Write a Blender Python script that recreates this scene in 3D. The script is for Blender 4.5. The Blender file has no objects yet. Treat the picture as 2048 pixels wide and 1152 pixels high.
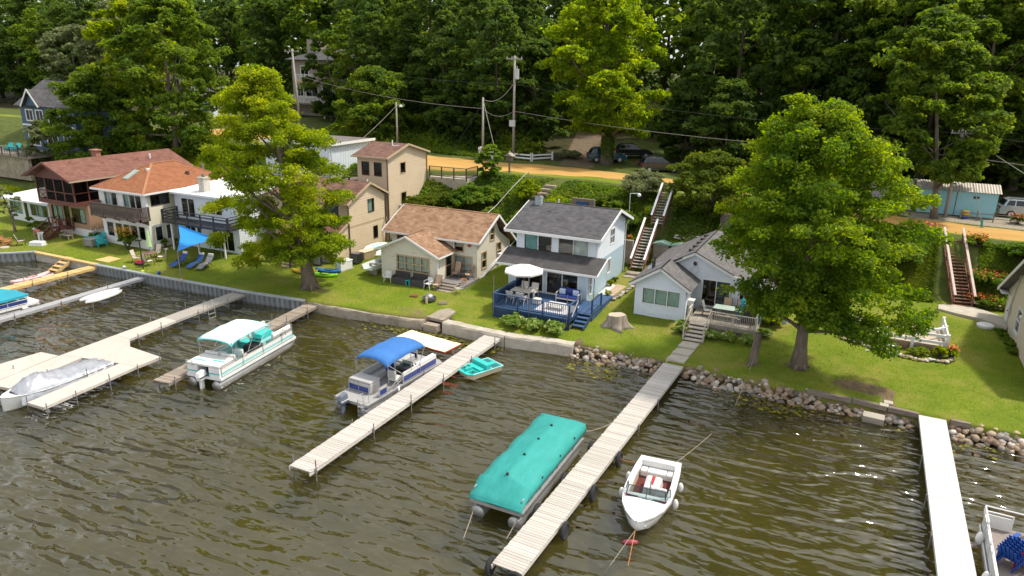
import bpy, bmesh, math, random
import numpy as np
from mathutils import Vector, Matrix

scene = bpy.context.scene
COL = scene.collection
rad = math.radians

# ---------------------------------------------------------------- camera
# x runs along the shore to the right, y inland, z up; water level is z = 0
CAM = Vector((0.0, -37.5, 17.5)); YAW = rad(26.104); PITCH = rad(17.5); ROLL = rad(0.9)
fwd = Vector((-math.sin(YAW)*math.cos(PITCH), math.cos(YAW)*math.cos(PITCH), -math.sin(PITCH)))
rgt = Vector((math.cos(YAW), math.sin(YAW), 0)); upv = rgt.cross(fwd)
cr = rgt*math.cos(ROLL) + upv*math.sin(ROLL); cu = upv*math.cos(ROLL) - rgt*math.sin(ROLL)
cd = bpy.data.cameras.new('camera'); cam = bpy.data.objects.new('camera', cd); COL.objects.link(cam)
cam.matrix_world = Matrix(((cr.x, cu.x, -fwd.x, CAM.x), (cr.y, cu.y, -fwd.y, CAM.y), (cr.z, cu.z, -fwd.z, CAM.z), (0, 0, 0, 1)))
cd.sensor_width = 36; cd.lens = 36*1420/2048; cd.clip_end = 2000; cd.clip_start = 0.5
scene.camera = cam

# ---------------------------------------------------------------- sky, sun, exposure
SUN = Vector((0.47, 0.33, 1.0)).normalized()
world = bpy.data.worlds.new('World'); scene.world = world; world.use_nodes = True
wn = world.node_tree.nodes; wl = world.node_tree.links
bg = wn['Background']; bg.inputs[1].default_value = 0.15
sky = wn.new('ShaderNodeTexSky'); sky.sky_type = 'NISHITA'; sky.sun_disc = False
sky.sun_elevation = math.asin(SUN.z); sky.sun_rotation = math.atan2(SUN.x, SUN.y)
sky.air_density = 1.0; sky.dust_density = 3.0; sky.ozone_density = 1.0
hs = wn.new('ShaderNodeHueSaturation'); hs.inputs['Saturation'].default_value = 0.45; hs.inputs['Value'].default_value = 1.0
veil = wn.new('ShaderNodeMixRGB'); veil.inputs[0].default_value = 0.5; veil.inputs[2].default_value = (5.6, 5.7, 5.9, 1)   # thin bright cloud over the whole sky
wl.new(sky.outputs[0], hs.inputs['Color']); wl.new(hs.outputs[0], veil.inputs[1]); wl.new(veil.outputs[0], bg.inputs[0])
sd = bpy.data.lights.new('sun', 'SUN'); sd.energy = 2.8; sd.angle = rad(5); sd.color = (1.0, 0.92, 0.79)
sun = bpy.data.objects.new('sun', sd); COL.objects.link(sun)
sun.rotation_euler = SUN.to_track_quat('Z', 'Y').to_euler(); sun.location = (20, 60, 80)
scene.view_settings.view_transform = 'Standard'; scene.view_settings.look = 'None'
scene.view_settings.gamma = 1; scene.view_settings.use_curve_mapping = False
scene.view_settings.exposure = 0.68
scene.render.engine = 'CYCLES'
scene.cycles.max_bounces = 8; scene.cycles.transparent_max_bounces = 12
scene.cycles.diffuse_bounces = 3; scene.cycles.glossy_bounces = 4

# ---------------------------------------------------------------- helpers
R0 = random.Random(7)

def tag(o, label=None, cat=None, group=None, kind=None):
    if label: o['label'] = label
    if cat: o['category'] = cat
    if group: o['group'] = group
    if kind: o['kind'] = kind
    return o

def thing(name, label, cat, loc=(0, 0, 0), rz=0.0, group=None):
    o = bpy.data.objects.new(name, None); o.empty_display_size = 0.2; COL.objects.link(o)
    o.location = loc; o.rotation_euler = (0, 0, rz)
    return tag(o, label, cat, group)

def copy_tree(o, parent=None, label=None):
    c = o.copy(); COL.objects.link(c)
    if parent: c.parent = parent; c.matrix_parent_inverse = o.matrix_parent_inverse.copy()
    if label: c['label'] = label
    for ch in list(o.children): copy_tree(ch, c)
    return c

def mw(o):
    """world matrix from the object's own settings"""
    L = Matrix.LocRotScale(o.location, o.rotation_euler, o.scale)
    return mw(o.parent) @ o.matrix_parent_inverse @ L if o.parent else L

def link(name, me, mat=None, parent=None, world=False):
    o = bpy.data.objects.new(name, me); COL.objects.link(o)
    if mat is not None: me.materials.clear(); me.materials.append(mat)
    if parent is not None:
        o.parent = parent
        if world: o.matrix_parent_inverse = mw(parent).inverted()
    return o

class MB:
    """collects faces; build() links them as ONE mesh object"""
    def __init__(s): s.v = []; s.f = []; s.uv = {}
    def add(s, vs, fs, M=None):
        b = len(s.v)
        s.v += [tuple(M @ Vector(p)) for p in vs] if M is not None else [tuple(p) for p in vs]
        s.f += [tuple(i+b for i in f) for f in fs]; return s
    def box(s, x0, x1, y0, y1, z0, z1, M=None):
        return s.add([(x0,y0,z0),(x1,y0,z0),(x1,y1,z0),(x0,y1,z0),(x0,y0,z1),(x1,y0,z1),(x1,y1,z1),(x0,y1,z1)],
                     [(0,3,2,1),(4,5,6,7),(0,1,5,4),(1,2,6,5),(2,3,7,6),(3,0,4,7)], M)
    def beam(s, p, q, w, h, up=(0,0,1)):
        p = Vector(p); q = Vector(q); d = (q-p).normalized(); u = Vector(up)
        if abs(d.dot(u)) > .99: u = Vector((0,1,0))
        a = d.cross(u).normalized(); b = a.cross(d)
        vs = []
        for e in (p, q):
            for i, j in ((-1,-1),(1,-1),(1,1),(-1,1)): vs.append(e + a*(i*w/2) + b*(j*h/2))
        return s.add(vs, [(0,1,2,3),(7,6,5,4),(0,4,5,1),(1,5,6,2),(2,6,7,3),(3,7,4,0)])
    def loft(s, rings, c0=True, c1=True, closed=True):
        n = len(rings[0]); b = len(s.v)
        for r in rings: s.v += [tuple(p) for p in r]
        for i in range(len(rings)-1):
            for j in range(n if closed else n-1):
                k = (j+1) % n
                s.f.append((b+i*n+j, b+i*n+k, b+(i+1)*n+k, b+(i+1)*n+j))
        if c0: s.f.append(tuple(b+j for j in reversed(range(n))))
        if c1: s.f.append(tuple(b+(len(rings)-1)*n+j for j in range(n)))
        return s
    def tube(s, pts, r, n=6, caps=True):
        pts = [Vector(p) for p in pts]; rs = r if isinstance(r, (list, tuple)) else [r]*len(pts)
        rings = []; a = None
        for i, p in enumerate(pts):
            d = (pts[min(i+1, len(pts)-1)] - pts[max(i-1, 0)])
            d = d.normalized() if d.length > 1e-9 else Vector((0,0,1))
            if a is None: a = d.orthogonal().normalized()
            else:
                a = a - d*a.dot(d); a = a.normalized() if a.length > 1e-6 else d.orthogonal().normalized()
            b = d.cross(a)
            rings.append([p + (a*math.cos(2*math.pi*k/n) + b*math.sin(2*math.pi*k/n))*rs[i] for k in range(n)])
        return s.loft(rings, caps, caps)
    def lathe(s, prof, n=12, c=(0,0,0)):
        return s.loft([[(c[0]+r*math.cos(2*math.pi*k/n), c[1]+r*math.sin(2*math.pi*k/n), c[2]+z) for k in range(n)] for r, z in prof])
    def prism(s, poly, a0, a1, axis='y'):
        n = len(poly)
        def P(q, a): return (q[0], a, q[1]) if axis == 'y' else ((a, q[0], q[1]) if axis == 'x' else (q[0], q[1], a))
        return s.loft([[P(q, a0) for q in poly], [P(q, a1) for q in poly]])
    def ball(s, c, r, n=10, m=6, sx=1, sy=1, sz=1):
        return s.loft([[(c[0]+r*sx*math.sin(t)*math.cos(2*math.pi*k/n), c[1]+r*sy*math.sin(t)*math.sin(2*math.pi*k/n), c[2]+r*sz*math.cos(t)) for k in range(n)]
                       for t in [math.pi*(.04+.92*i/m) for i in range(m+1)]])
    def mesh(s, name, smooth=False, fix=True):
        me = bpy.data.meshes.new(name); me.from_pydata(s.v, [], s.f)
        if fix:
            bm = bmesh.new(); bm.from_mesh(me); bmesh.ops.recalc_face_normals(bm, faces=bm.faces); bm.to_mesh(me); bm.free()
        if smooth: me.polygons.foreach_set('use_smooth', [True]*len(me.polygons))
        return me
    def build(s, name, mat=None, parent=None, smooth=False, world=False, bevel=0, fix=True, kind=None):
        me = s.mesh(name, smooth, fix)
        o = link(name, me, mat, parent, world)
        if bevel:
            b = o.modifiers.new('bevel', 'BEVEL'); b.width = bevel; b.segments = 2; b.limit_method = 'ANGLE'; b.angle_limit = rad(40)
        if kind: o['kind'] = kind
        return o

def npmesh(name, V, F, smooth=False, midx=None):
    """V (n,3) array, F (m,k) array of equal-size faces"""
    me = bpy.data.meshes.new(name); V = np.asarray(V, np.float32); F = np.asarray(F, np.int32); m, k = F.shape
    me.vertices.add(len(V)); me.vertices.foreach_set('co', V.ravel())
    me.loops.add(m*k); me.loops.foreach_set('vertex_index', F.ravel())
    me.polygons.add(m); me.polygons.foreach_set('loop_start', np.arange(m, dtype=np.int32)*k)
    if smooth: me.polygons.foreach_set('use_smooth', np.ones(m, bool))
    if midx is not None: me.polygons.foreach_set('material_index', np.asarray(midx, np.int32))
    me.update(calc_edges=True); return me

# ---------------------------------------------------------------- materials
MATS = {}
def nodes_of(m):
    m.use_nodes = True; nt = m.node_tree; return nt, nt.nodes, nt.links, nt.nodes['Principled BSDF']

def pm(name, c, c2=None, scale=3.0, rough=0.6, bump=0.0, bscale=None, metal=0.0, stretch=(1,1,1), detail=6, rnd=0.0, spec=0.5, coat=0.0, coords='Object', dirt=None, dscale=1.0, damt=.5):
    """principled material whose colour wanders between c and c2 with noise"""
    if name in MATS: return MATS[name]
    m = bpy.data.materials.new(name); nt, N, L, B = nodes_of(m); MATS[name] = m
    c2 = c2 or tuple(min(1, x*0.78) for x in c)
    tc = N.new('ShaderNodeTexCoord'); mp = N.new('ShaderNodeMapping'); mp.inputs['Scale'].default_value = stretch
    L.new(tc.outputs[coords], mp.inputs[0])
    no = N.new('ShaderNodeTexNoise'); no.inputs['Scale'].default_value = scale; no.inputs['Detail'].default_value = detail; no.inputs['Roughness'].default_value = .65
    L.new(mp.outputs[0], no.inputs[0])
    rp = N.new('ShaderNodeValToRGB'); rp.color_ramp.elements[0].position = .32; rp.color_ramp.elements[1].position = .68
    rp.color_ramp.elements[0].color = (*c, 1); rp.color_ramp.elements[1].color = (*c2, 1)
    L.new(no.outputs[0], rp.inputs[0]); out = rp.outputs[0]
    if dirt:
        n2 = N.new('ShaderNodeTexNoise'); n2.inputs['Scale'].default_value = dscale; n2.inputs['Detail'].default_value = 8; n2.inputs['Roughness'].default_value = .7
        L.new(mp.outputs[0], n2.inputs[0])
        r2 = N.new('ShaderNodeMapRange'); r2.inputs[1].default_value = .5; r2.inputs[2].default_value = .72; r2.inputs[4].default_value = damt
        L.new(n2.outputs[0], r2.inputs[0])
        mx = N.new('ShaderNodeMixRGB'); mx.inputs[2].default_value = (*dirt, 1); L.new(r2.outputs[0], mx.inputs[0]); L.new(out, mx.inputs[1]); out = mx.outputs[0]
    if rnd:
        oi = N.new('ShaderNodeObjectInfo'); mr = N.new('ShaderNodeMapRange'); mr.inputs[3].default_value = 1-rnd; mr.inputs[4].default_value = 1+rnd
        L.new(oi.outputs['Random'], mr.inputs[0]); hv = N.new('ShaderNodeHueSaturation'); L.new(mr.outputs[0], hv.inputs['Value']); L.new(out, hv.inputs['Color']); out = hv.outputs[0]
    L.new(out, B.inputs['Base Color']); B.inputs['Roughness'].default_value = rough; B.inputs['Metallic'].default_value = metal
    B.inputs['Specular IOR Level'].default_value = spec; B.inputs['Coat Weight'].default_value = coat
    if bump:
        nb = N.new('ShaderNodeTexNoise'); nb.inputs['Scale'].default_value = bscale or scale*3; nb.inputs['Detail'].default_value = 5
        L.new(mp.outputs[0], nb.inputs[0]); bp = N.new('ShaderNodeBump'); bp.inputs['Strength'].default_value = bump; bp.inputs['Distance'].default_value = .03
        L.new(nb.outputs[0], bp.inputs['Height']); L.new(bp.outputs[0], B.inputs['Normal'])
    return m

def leafmat(name, c1, c2, c3, trans=0.45, tc_=None, nscale=.35):
    """leaf blades: colour per leaf and per branch, light shining through"""
    if name in MATS: return MATS[name]
    m = bpy.data.materials.new(name); nt, N, L, B = nodes_of(m); MATS[name] = m
    ge = N.new('ShaderNodeNewGeometry'); rp = N.new('ShaderNodeValToRGB'); e = rp.color_ramp.elements
    e[0].position = 0; e[0].color = (*c1, 1); e[1].position = 1; e[1].color = (*c3, 1); k = e.new(.5); k.color = (*c2, 1)
    no = N.new('ShaderNodeTexNoise'); no.inputs['Scale'].default_value = nscale; no.inputs['Detail'].default_value = 3; L.new(ge.outputs['Position'], no.inputs[0])
    mm = N.new('ShaderNodeMath'); mm.operation = 'MULTIPLY_ADD'; mm.inputs[1].default_value = .45; L.new(ge.outputs['Random Per Island'], mm.inputs[0])
    sc = N.new('ShaderNodeMapRange'); sc.inputs[1].default_value = .3; sc.inputs[2].default_value = .7; sc.inputs[3].default_value = 0; sc.inputs[4].default_value = .6
    L.new(no.outputs[0], sc.inputs[0]); L.new(sc.outputs[0], mm.inputs[2]); L.new(mm.outputs[0], rp.inputs[0])
    L.new(rp.outputs[0], B.inputs['Base Color']); B.inputs['Roughness'].default_value = .6; B.inputs['Specular IOR Level'].default_value = .12
    tr = N.new('ShaderNodeBsdfTranslucent'); hv = N.new('ShaderNodeHueSaturation'); hv.inputs['Hue'].default_value = .488; hv.inputs['Saturation'].default_value = 1.1; hv.inputs['Value'].default_value = 2.2
    L.new(rp.outputs[0], hv.inputs['Color']); L.new(hv.outputs[0], tr.inputs[0])
    mx = N.new('ShaderNodeMixShader'); mx.inputs[0].default_value = trans; L.new(B.outputs[0], mx.inputs[1]); L.new(tr.outputs[0], mx.inputs[2])
    L.new(mx.outputs[0], N['Material Output'].inputs[0]); return m

def schlick(N, L, normal, f0, f1):
    """mirror share of a clear surface, the same from both sides"""
    lw = N.new('ShaderNodeLayerWeight'); lw.inputs['Blend'].default_value = .5
    if normal is not None: L.new(normal, lw.inputs['Normal'])
    pw = N.new('ShaderNodeMath'); pw.operation = 'POWER'; pw.inputs[1].default_value = 5; L.new(lw.outputs['Facing'], pw.inputs[0])
    ma = N.new('ShaderNodeMath'); ma.operation = 'MULTIPLY_ADD'; ma.inputs[1].default_value = f1; ma.inputs[2].default_value = f0; L.new(pw.outputs[0], ma.inputs[0]); return ma.outputs[0]

def glassmat(name, tint=(.55,.62,.62), refl=1.0, rough=.01):
    if name in MATS: return MATS[name]
    m = bpy.data.materials.new(name); nt, N, L, B = nodes_of(m); MATS[name] = m
    N.remove(B); tr = N.new('ShaderNodeBsdfTransparent'); tr.inputs[0].default_value = (*tint, 1)
    gl = N.new('ShaderNodeBsdfGlossy'); gl.inputs['Roughness'].default_value = rough
    fr = schlick(N, L, None, .045*refl, .9*refl)
    nb = N.new('ShaderNodeTexNoise'); nb.inputs['Scale'].default_value = 1.5; bp = N.new('ShaderNodeBump'); bp.inputs['Strength'].default_value = .03
    L.new(nb.outputs[0], bp.inputs['Height']); L.new(bp.outputs[0], gl.inputs['Normal'])
    mx = N.new('ShaderNodeMixShader'); L.new(fr, mx.inputs[0]); L.new(tr.outputs[0], mx.inputs[1]); L.new(gl.outputs[0], mx.inputs[2])
    L.new(mx.outputs[0], N['Material Output'].inputs[0]); return m

def shinglemat(name, a, b, c, course=.16, tab=.32):
    """roof shingles laid out in the UV map, which is in metres"""
    m = bpy.data.materials.new(name); nt, N, L, B = nodes_of(m); MATS[name] = m
    uv = N.new('ShaderNodeUVMap'); br = N.new('ShaderNodeTexBrick'); br.offset = .5; br.inputs['Scale'].default_value = 1
    br.inputs['Brick Width'].default_value = tab; br.inputs['Row Height'].default_value = course; br.inputs['Mortar Size'].default_value = .008
    br.inputs['Mortar Smooth'].default_value = .3; br.inputs['Bias'].default_value = 0
    br.inputs['Color1'].default_value = (0,0,0,1); br.inputs['Color2'].default_value = (1,1,1,1); br.inputs['Mortar'].default_value = (.0,.0,.0,1)
    L.new(uv.outputs[0], br.inputs[0])
    rp = N.new('ShaderNodeValToRGB'); e = rp.color_ramp.elements; e[0].color = (*a, 1); e[1].color = (*c, 1); k = e.new(.5); k.color = (*b, 1)
    no = N.new('ShaderNodeTexNoise'); no.inputs['Scale'].default_value = 1.1; no.inputs['Detail'].default_value = 7; L.new(uv.outputs[0], no.inputs[0])
    ad = N.new('ShaderNodeMath'); ad.operation = 'MULTIPLY_ADD'; ad.inputs[1].default_value = .55; L.new(br.outputs[0], ad.inputs[0])
    mr = N.new('ShaderNodeMapRange'); mr.inputs[1].default_value = .3; mr.inputs[2].default_value = .7; mr.inputs[4].default_value = .5; L.new(no.outputs[0], mr.inputs[0])
    L.new(mr.outputs[0], ad.inputs[2]); L.new(ad.outputs[0], rp.inputs[0]); L.new(rp.outputs[0], B.inputs['Base Color'])
    B.inputs['Roughness'].default_value = .85; B.inputs['Specular IOR Level'].default_value = .25
    sp = N.new('ShaderNodeSeparateXYZ'); L.new(uv.outputs[0], sp.inputs[0]); md = N.new('ShaderNodeMath'); md.operation = 'FRACT'; dv = N.new('ShaderNodeMath'); dv.operation = 'DIVIDE'; dv.inputs[1].default_value = course
    L.new(sp.outputs[1], dv.inputs[0]); L.new(dv.outputs[0], md.inputs[0]); sb = N.new('ShaderNodeMath'); sb.operation = 'SUBTRACT'; sb.inputs[0].default_value = 1; L.new(md.outputs[0], sb.inputs[1])
    a2 = N.new('ShaderNodeMath'); a2.operation = 'MULTIPLY_ADD'; a2.inputs[1].default_value = .4; L.new(br.outputs[0], a2.inputs[0]); L.new(sb.outputs[0], a2.inputs[2])
    bp = N.new('ShaderNodeBump'); bp.inputs['Strength'].default_value = .6; bp.inputs['Distance'].default_value = .02; L.new(a2.outputs[0], bp.inputs['Height']); L.new(bp.outputs[0], B.inputs['Normal'])
    return m
# ================================================================ THE LAND
def lerp_tab(tab, x):
    xs = [t[0] for t in tab]; return [np.interp(x, xs, [t[i] for t in tab]) for i in range(1, len(tab[0]))]

SHORE = [(-150, -14), (-90, -8), (-72, -5.2), (-68.5, -3.6), (-67, -2.6), (-66, -1.5), (-65.5, -1.0), (-57, -1.2), (-50, -1.0), (-40.6, -.5), (-35.1, 0), (-28.7, .45),
         (-25.6, 1.0), (-25.2, 2.1), (-24.2, 2.2), (-23.6, 1.2), (-19.5, .9), (-14.8, 1.6), (-9.8, 1.75), (-4, 1.45), (4.4, 1.0), (9, .95), (30, .5), (80, -1), (200, -4)]
# x, road near edge y, road far edge y, road z, foot of the bank y, top of the bank y, bank foot z
ROAD = [(-150, 40, 46.5, 7.4, 14, 38, 1.6), (-100, 36.0, 43, 7.5, 13, 33, 1.5), (-78, 33, 41, 7.5, 14.5, 31, 1.5), (-60, 28, 37.5, 7.25, 15.5, 26.5, 1.5), (-45, 24.8, 34.5, 7.0, 15.8, 23.5, 1.5), (-38, 24.4, 34.9, 6.95, 15.8, 23.5, 1.5),
        (-33, 27.5, 35.6, 6.9, 16.2, 26.3, 1.5), (-24, 30.8, 36.6, 6.6, 16.3, 28.5, 1.7), (-15, 30.3, 36.0, 6.3, 17.0, 27.5, 1.9), (-5, 28.2, 34.0, 5.8, 18.0, 26.3, 1.9), (3.3, 26.6, 32.2, 5.4, 19.8, 25.6, 1.5), (7, 26.1, 32.0, 5.4, 20.0, 25.2, 1.45), (12, 26, 31.5, 5.3, 20.5, 25.2, 1.4), (40, 24, 30, 5.0, 19, 23.5, 1.4), (200, 24, 30, 5, 19, 23.5, 1.4)]

def sstep(t): t = np.clip(t, 0, 1); return t*t*(3-2*t)
def wob(X, Y): return .5*np.sin(.9*X+1.3*np.sin(.6*Y)) + .5*np.sin(1.1*Y+.8*np.sin(.7*X)+2)
def gz(X, Y):
    """height of the ground"""
    X = np.asarray(X, float); Y = np.asarray(Y, float)
    ys, = lerp_tab(SHORE, X); yn, yf, zr, y0, y1, z0 = lerp_tab(ROAD, X)
    d = Y-ys
    lawn = .72 + (z0-.72)*np.clip(d/np.maximum(y0-ys, 1), 0, 1)**.8
    z = lawn + (zr-z0)*sstep((Y-y0)/(y1-y0))*(Y > y0)
    z = np.where(Y > y1, zr, z)
    far = np.clip(Y-yf-6, 0, None); z = z + np.minimum(far*.075, 3+far*.02)
    return z + .03*wob(X*1.3, Y*1.3)*np.clip(d/3, 0, 1)*((Y < yn-1) | (Y > yf+2)) + .12*wob(X, Y)*sstep((Y-y0)/3)*(1-sstep((Y-y1+2)/2))
def G(x, y): return float(gz(x, y))

def ground_mesh():
    xs = np.concatenate([np.linspace(-300, -114, 40), np.arange(-112, 16, .55), np.linspace(17, 260, 45)])
    t = np.concatenate([[-.02], np.arange(0, 26, .5), np.arange(26, 48, .8), np.linspace(49, 90, 24), np.linspace(95, 420, 30)])
    X, T = np.meshgrid(xs, t, indexing='ij'); ys, = lerp_tab(SHORE, X); Y = ys+.12+T
    Z = gz(X, Y); Z[:, 0] = -1.0; n, m = X.shape
    V = np.stack([X, Y, Z], -1).reshape(-1, 3); i = np.arange(n*m).reshape(n, m)
    F = np.stack([i[:-1, :-1], i[1:, :-1], i[1:, 1:], i[:-1, 1:]], -1).reshape(-1, 4)
    me = npmesh('ground', V, F, True)
    yn, yf, zr, y0, y1, z0 = lerp_tab(ROAD, V[:, 0])
    x, y = V[:, 0], V[:, 1]
    rough = sstep((y-y0+.3)/1.2)*(1-.75*sstep((y-y1)/1.5)*(y < yn+1))
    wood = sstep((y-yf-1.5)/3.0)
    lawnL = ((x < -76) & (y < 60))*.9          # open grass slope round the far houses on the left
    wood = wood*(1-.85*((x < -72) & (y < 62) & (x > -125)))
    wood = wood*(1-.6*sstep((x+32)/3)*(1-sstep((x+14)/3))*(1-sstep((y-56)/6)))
    gravel = sstep((x-2)/3)*sstep((y-yf+.6)/.6)*(1-sstep((y-yf-4.5)/2))
    def blob(cx, cy, rx, ry, a=1): return a*np.exp(-(((x-cx)/rx)**2+((y-cy)/ry)**2)**2)
    dirt = blob(1.6, 3.0, 1.7, .75) + blob(2.85, 2.0, .4, 1.3, .9) + blob(-36, 2.2, 2.0, 1.0, .55) + blob(-1.6, 3.6, 1.6, 1.0, .35) + blob(-14.6, 2.0, .4, .8, .6) + blob(-27, 1.9, 3, .8, .5) + blob(-66, -.5, 1.5, .5, .45) + blob(-4.3, 3.2, .9, .6, .6) + blob(-13.2, 4.9, 1.2, 1.0, .4) + blob(-33, 3.4, 3, .6, .3) + blob(-39, .8, 4, .5, .4) + blob(-30.5, 4.6, 1.8, .5, .35) + blob(-22.5, 4.5, .7, 2, .35) + blob(-45, .2, 5, .4, .35) + blob(-11, 2.6, 2.2, .35, .3) + blob(-6.3, 4.4, 2.2, .5, .35) + blob(-20, 1.9, 3, .3, .35)
    dirt = np.where(V[:, 2] < -.5, 1, dirt)+.45*(np.exp(-((y-lerp_tab(SHORE, x)[0])/.45)**2))
    drive = np.exp(-(((x+28.5+.30*(y-36))/2.2)**4))*sstep((y-yf)/1)*(1-sstep((y-72)/10))
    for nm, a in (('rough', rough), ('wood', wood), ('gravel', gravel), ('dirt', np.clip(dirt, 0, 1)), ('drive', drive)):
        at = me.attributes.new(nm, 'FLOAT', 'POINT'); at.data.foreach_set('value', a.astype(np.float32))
    return me

def groundmat():
    m = bpy.data.materials.new('lawn_and_soil'); nt, N, L, B = nodes_of(m)
    ge = N.new('ShaderNodeNewGeometry')
    def noise(sc, det=5, ro=.6, st=None):
        n = N.new('ShaderNodeTexNoise'); n.inputs['Scale'].default_value = sc; n.inputs['Detail'].default_value = det; n.inputs['Roughness'].default_value = ro
        L.new(ge.outputs['Position'], n.inputs[0]); return n.outputs[0]
    def ramp(f, *st):
        r = N.new('ShaderNodeValToRGB'); e = r.color_ramp.elements
        while len(e) < len(st): e.new(.5)
        for q, (p, c) in zip(e, st): q.position = p; q.color = (*c, 1)
        L.new(f, r.inputs[0]); return r.outputs[0]
    def mix(f, a, b):
        x = N.new('ShaderNodeMixRGB'); 
        if hasattr(f, 'links'): L.new(f, x.inputs[0])
        else: x.inputs[0].default_value = f
        L.new(a, x.inputs[1]); L.new(b, x.inputs[2]); return x.outputs[0]
    def attr(n, thr=None):
        a = N.new('ShaderNodeAttribute'); a.attribute_name = n
        if thr is None: return a.outputs['Fac']
        ad = N.new('ShaderNodeMath'); ad.operation = 'ADD'; L.new(a.outputs['Fac'], ad.inputs[0]); 
        mr = N.new('ShaderNodeMapRange'); mr.inputs[1].default_value = .42; mr.inputs[2].default_value = .62
        n1 = N.new('ShaderNodeMath'); n1.operation = 'MULTIPLY_ADD'; n1.inputs[1].default_value = thr; n1.inputs[2].default_value = -thr/2
        L.new(noise(2.2, 7, .7), n1.inputs[0]); L.new(n1.outputs[0], ad.inputs[1]); L.new(ad.outputs[0], mr.inputs[0]); return mr.outputs[0]
    g1 = ramp(noise(.55, 8, .7), (.28, (.07, .125, .009)), (.5, (.14, .195, .011)), (.72, (.25, .255, .026)))
    g2 = ramp(noise(9, 6, .75), (.3, (.055, .10, .009)), (.68, (.21, .25, .018)))
    lawn = mix(.5, g1, g2)
    dry = ramp(noise(.27, 9, .75), (.48, (0, 0, 0)), (.70, (1, 1, 1))); dc = ramp(noise(6), (.3, (.21, .175, .05)), (.7, (.30, .24, .08)))
    x = N.new('ShaderNodeMath'); x.operation = 'MULTIPLY'; x.inputs[1].default_value = .75; L.new(dry, x.inputs[0]); lawn = mix(x.outputs[0], lawn, dc)
    rg = ramp(noise(1.4, 8, .7), (.3, (.035, .065, .012)), (.7, (.12, .13, .03)))
    c = mix(attr('rough', .5), lawn, rg)
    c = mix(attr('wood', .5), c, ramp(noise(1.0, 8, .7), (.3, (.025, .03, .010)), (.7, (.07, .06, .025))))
    c = mix(attr('gravel', .9), c, ramp(noise(5, 8, .8), (.3, (.20, .17, .12)), (.7, (.38, .34, .27))))
    c = mix(attr('drive', .6), c, ramp(noise(1.6, 8, .7), (.3, (.10, .075, .05)), (.7, (.21, .16, .11))))
    c = mix(attr('dirt', .9), c, ramp(noise(4, 8, .7), (.3, (.11, .075, .045)), (.7, (.23, .165, .10))))
    L.new(c, B.inputs['Base Color']); B.inputs['Roughness'].default_value = .9; B.inputs['Specular IOR Level'].default_value = .15
    bp = N.new('ShaderNodeBump'); bp.inputs['Strength'].default_value = .9; bp.inputs['Distance'].default_value = .06; L.new(noise(14, 5, .7), bp.inputs['Height']); L.new(bp.outputs[0], B.inputs['Normal'])
    return m
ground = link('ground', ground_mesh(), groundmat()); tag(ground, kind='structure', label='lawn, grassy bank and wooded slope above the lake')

# the sandy road
def road():
    xs = np.concatenate([np.arange(-88, 20, .8), np.linspace(21, 150, 40)])
    yn, yf, zr, *_ = lerp_tab(ROAD, xs); yn = yn+.5+.35*np.sin(xs*.5)+.2*np.sin(xs*1.7); yf = yf-.3+.35*np.sin(xs*.41+1)+.2*np.sin(xs*1.3)
    rows = []
    for k in range(9):
        t = k/8; y = yn*(1-t)+yf*t; z = gz(xs, y)+.02+.05*(1-(2*t-1)**2) + (-.045 if k in (0, 8) else 0)
        rows.append(np.stack([xs, y, z], -1))
    V = np.stack(rows, 1); n, m = V.shape[:2]; i = np.arange(n*m).reshape(n, m)
    return npmesh('road', V.reshape(-1, 3), np.stack([i[:-1, :-1], i[1:, :-1], i[1:, 1:], i[:-1, 1:]], -1).reshape(-1, 4), True)
roadm = pm('road_sand', (.40, .225, .065), (.49, .30, .10), scale=.6, rough=.95, bump=.3, bscale=6, stretch=(.25, 1, 1), dirt=(.30, .20, .09), dscale=.5, damt=.6, spec=.1)
tag(link('road', road(), roadm), kind='structure', label='sandy orange road along the top of the bank')

# lake bed and water
def bed():
    xs = np.linspace(-160, 90, 200); t = np.concatenate([np.linspace(0, 12, 40), np.linspace(13, 150, 50)])
    X, T = np.meshgrid(xs, t, indexing='ij'); ys, = lerp_tab(SHORE, X); Y = ys-T+.6
    Z = -.28-1.1*(1-np.exp(-T/7))-.018*T + .06*wob(X*1.2, Y*1.2)
    n, m = X.shape; i = np.arange(n*m).reshape(n, m)
    return npmesh('lake_bed', np.stack([X, Y, Z], -1).reshape(-1, 3), np.stack([i[:-1, :-1], i[:-1, 1:], i[1:, 1:], i[1:, :-1]], -1).reshape(-1, 4), True)
bedm = pm('lake_bed_silt', (.11, .085, .018), (.24, .19, .05), scale=.35, rough=.9, bump=.4, bscale=2, dirt=(.05, .055, .012), dscale=.9, damt=.8, coords='Object')
tag(link('lake_bed', bed(), bedm), kind='structure', label='brown silty lake bed seen through the shallows')

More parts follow.
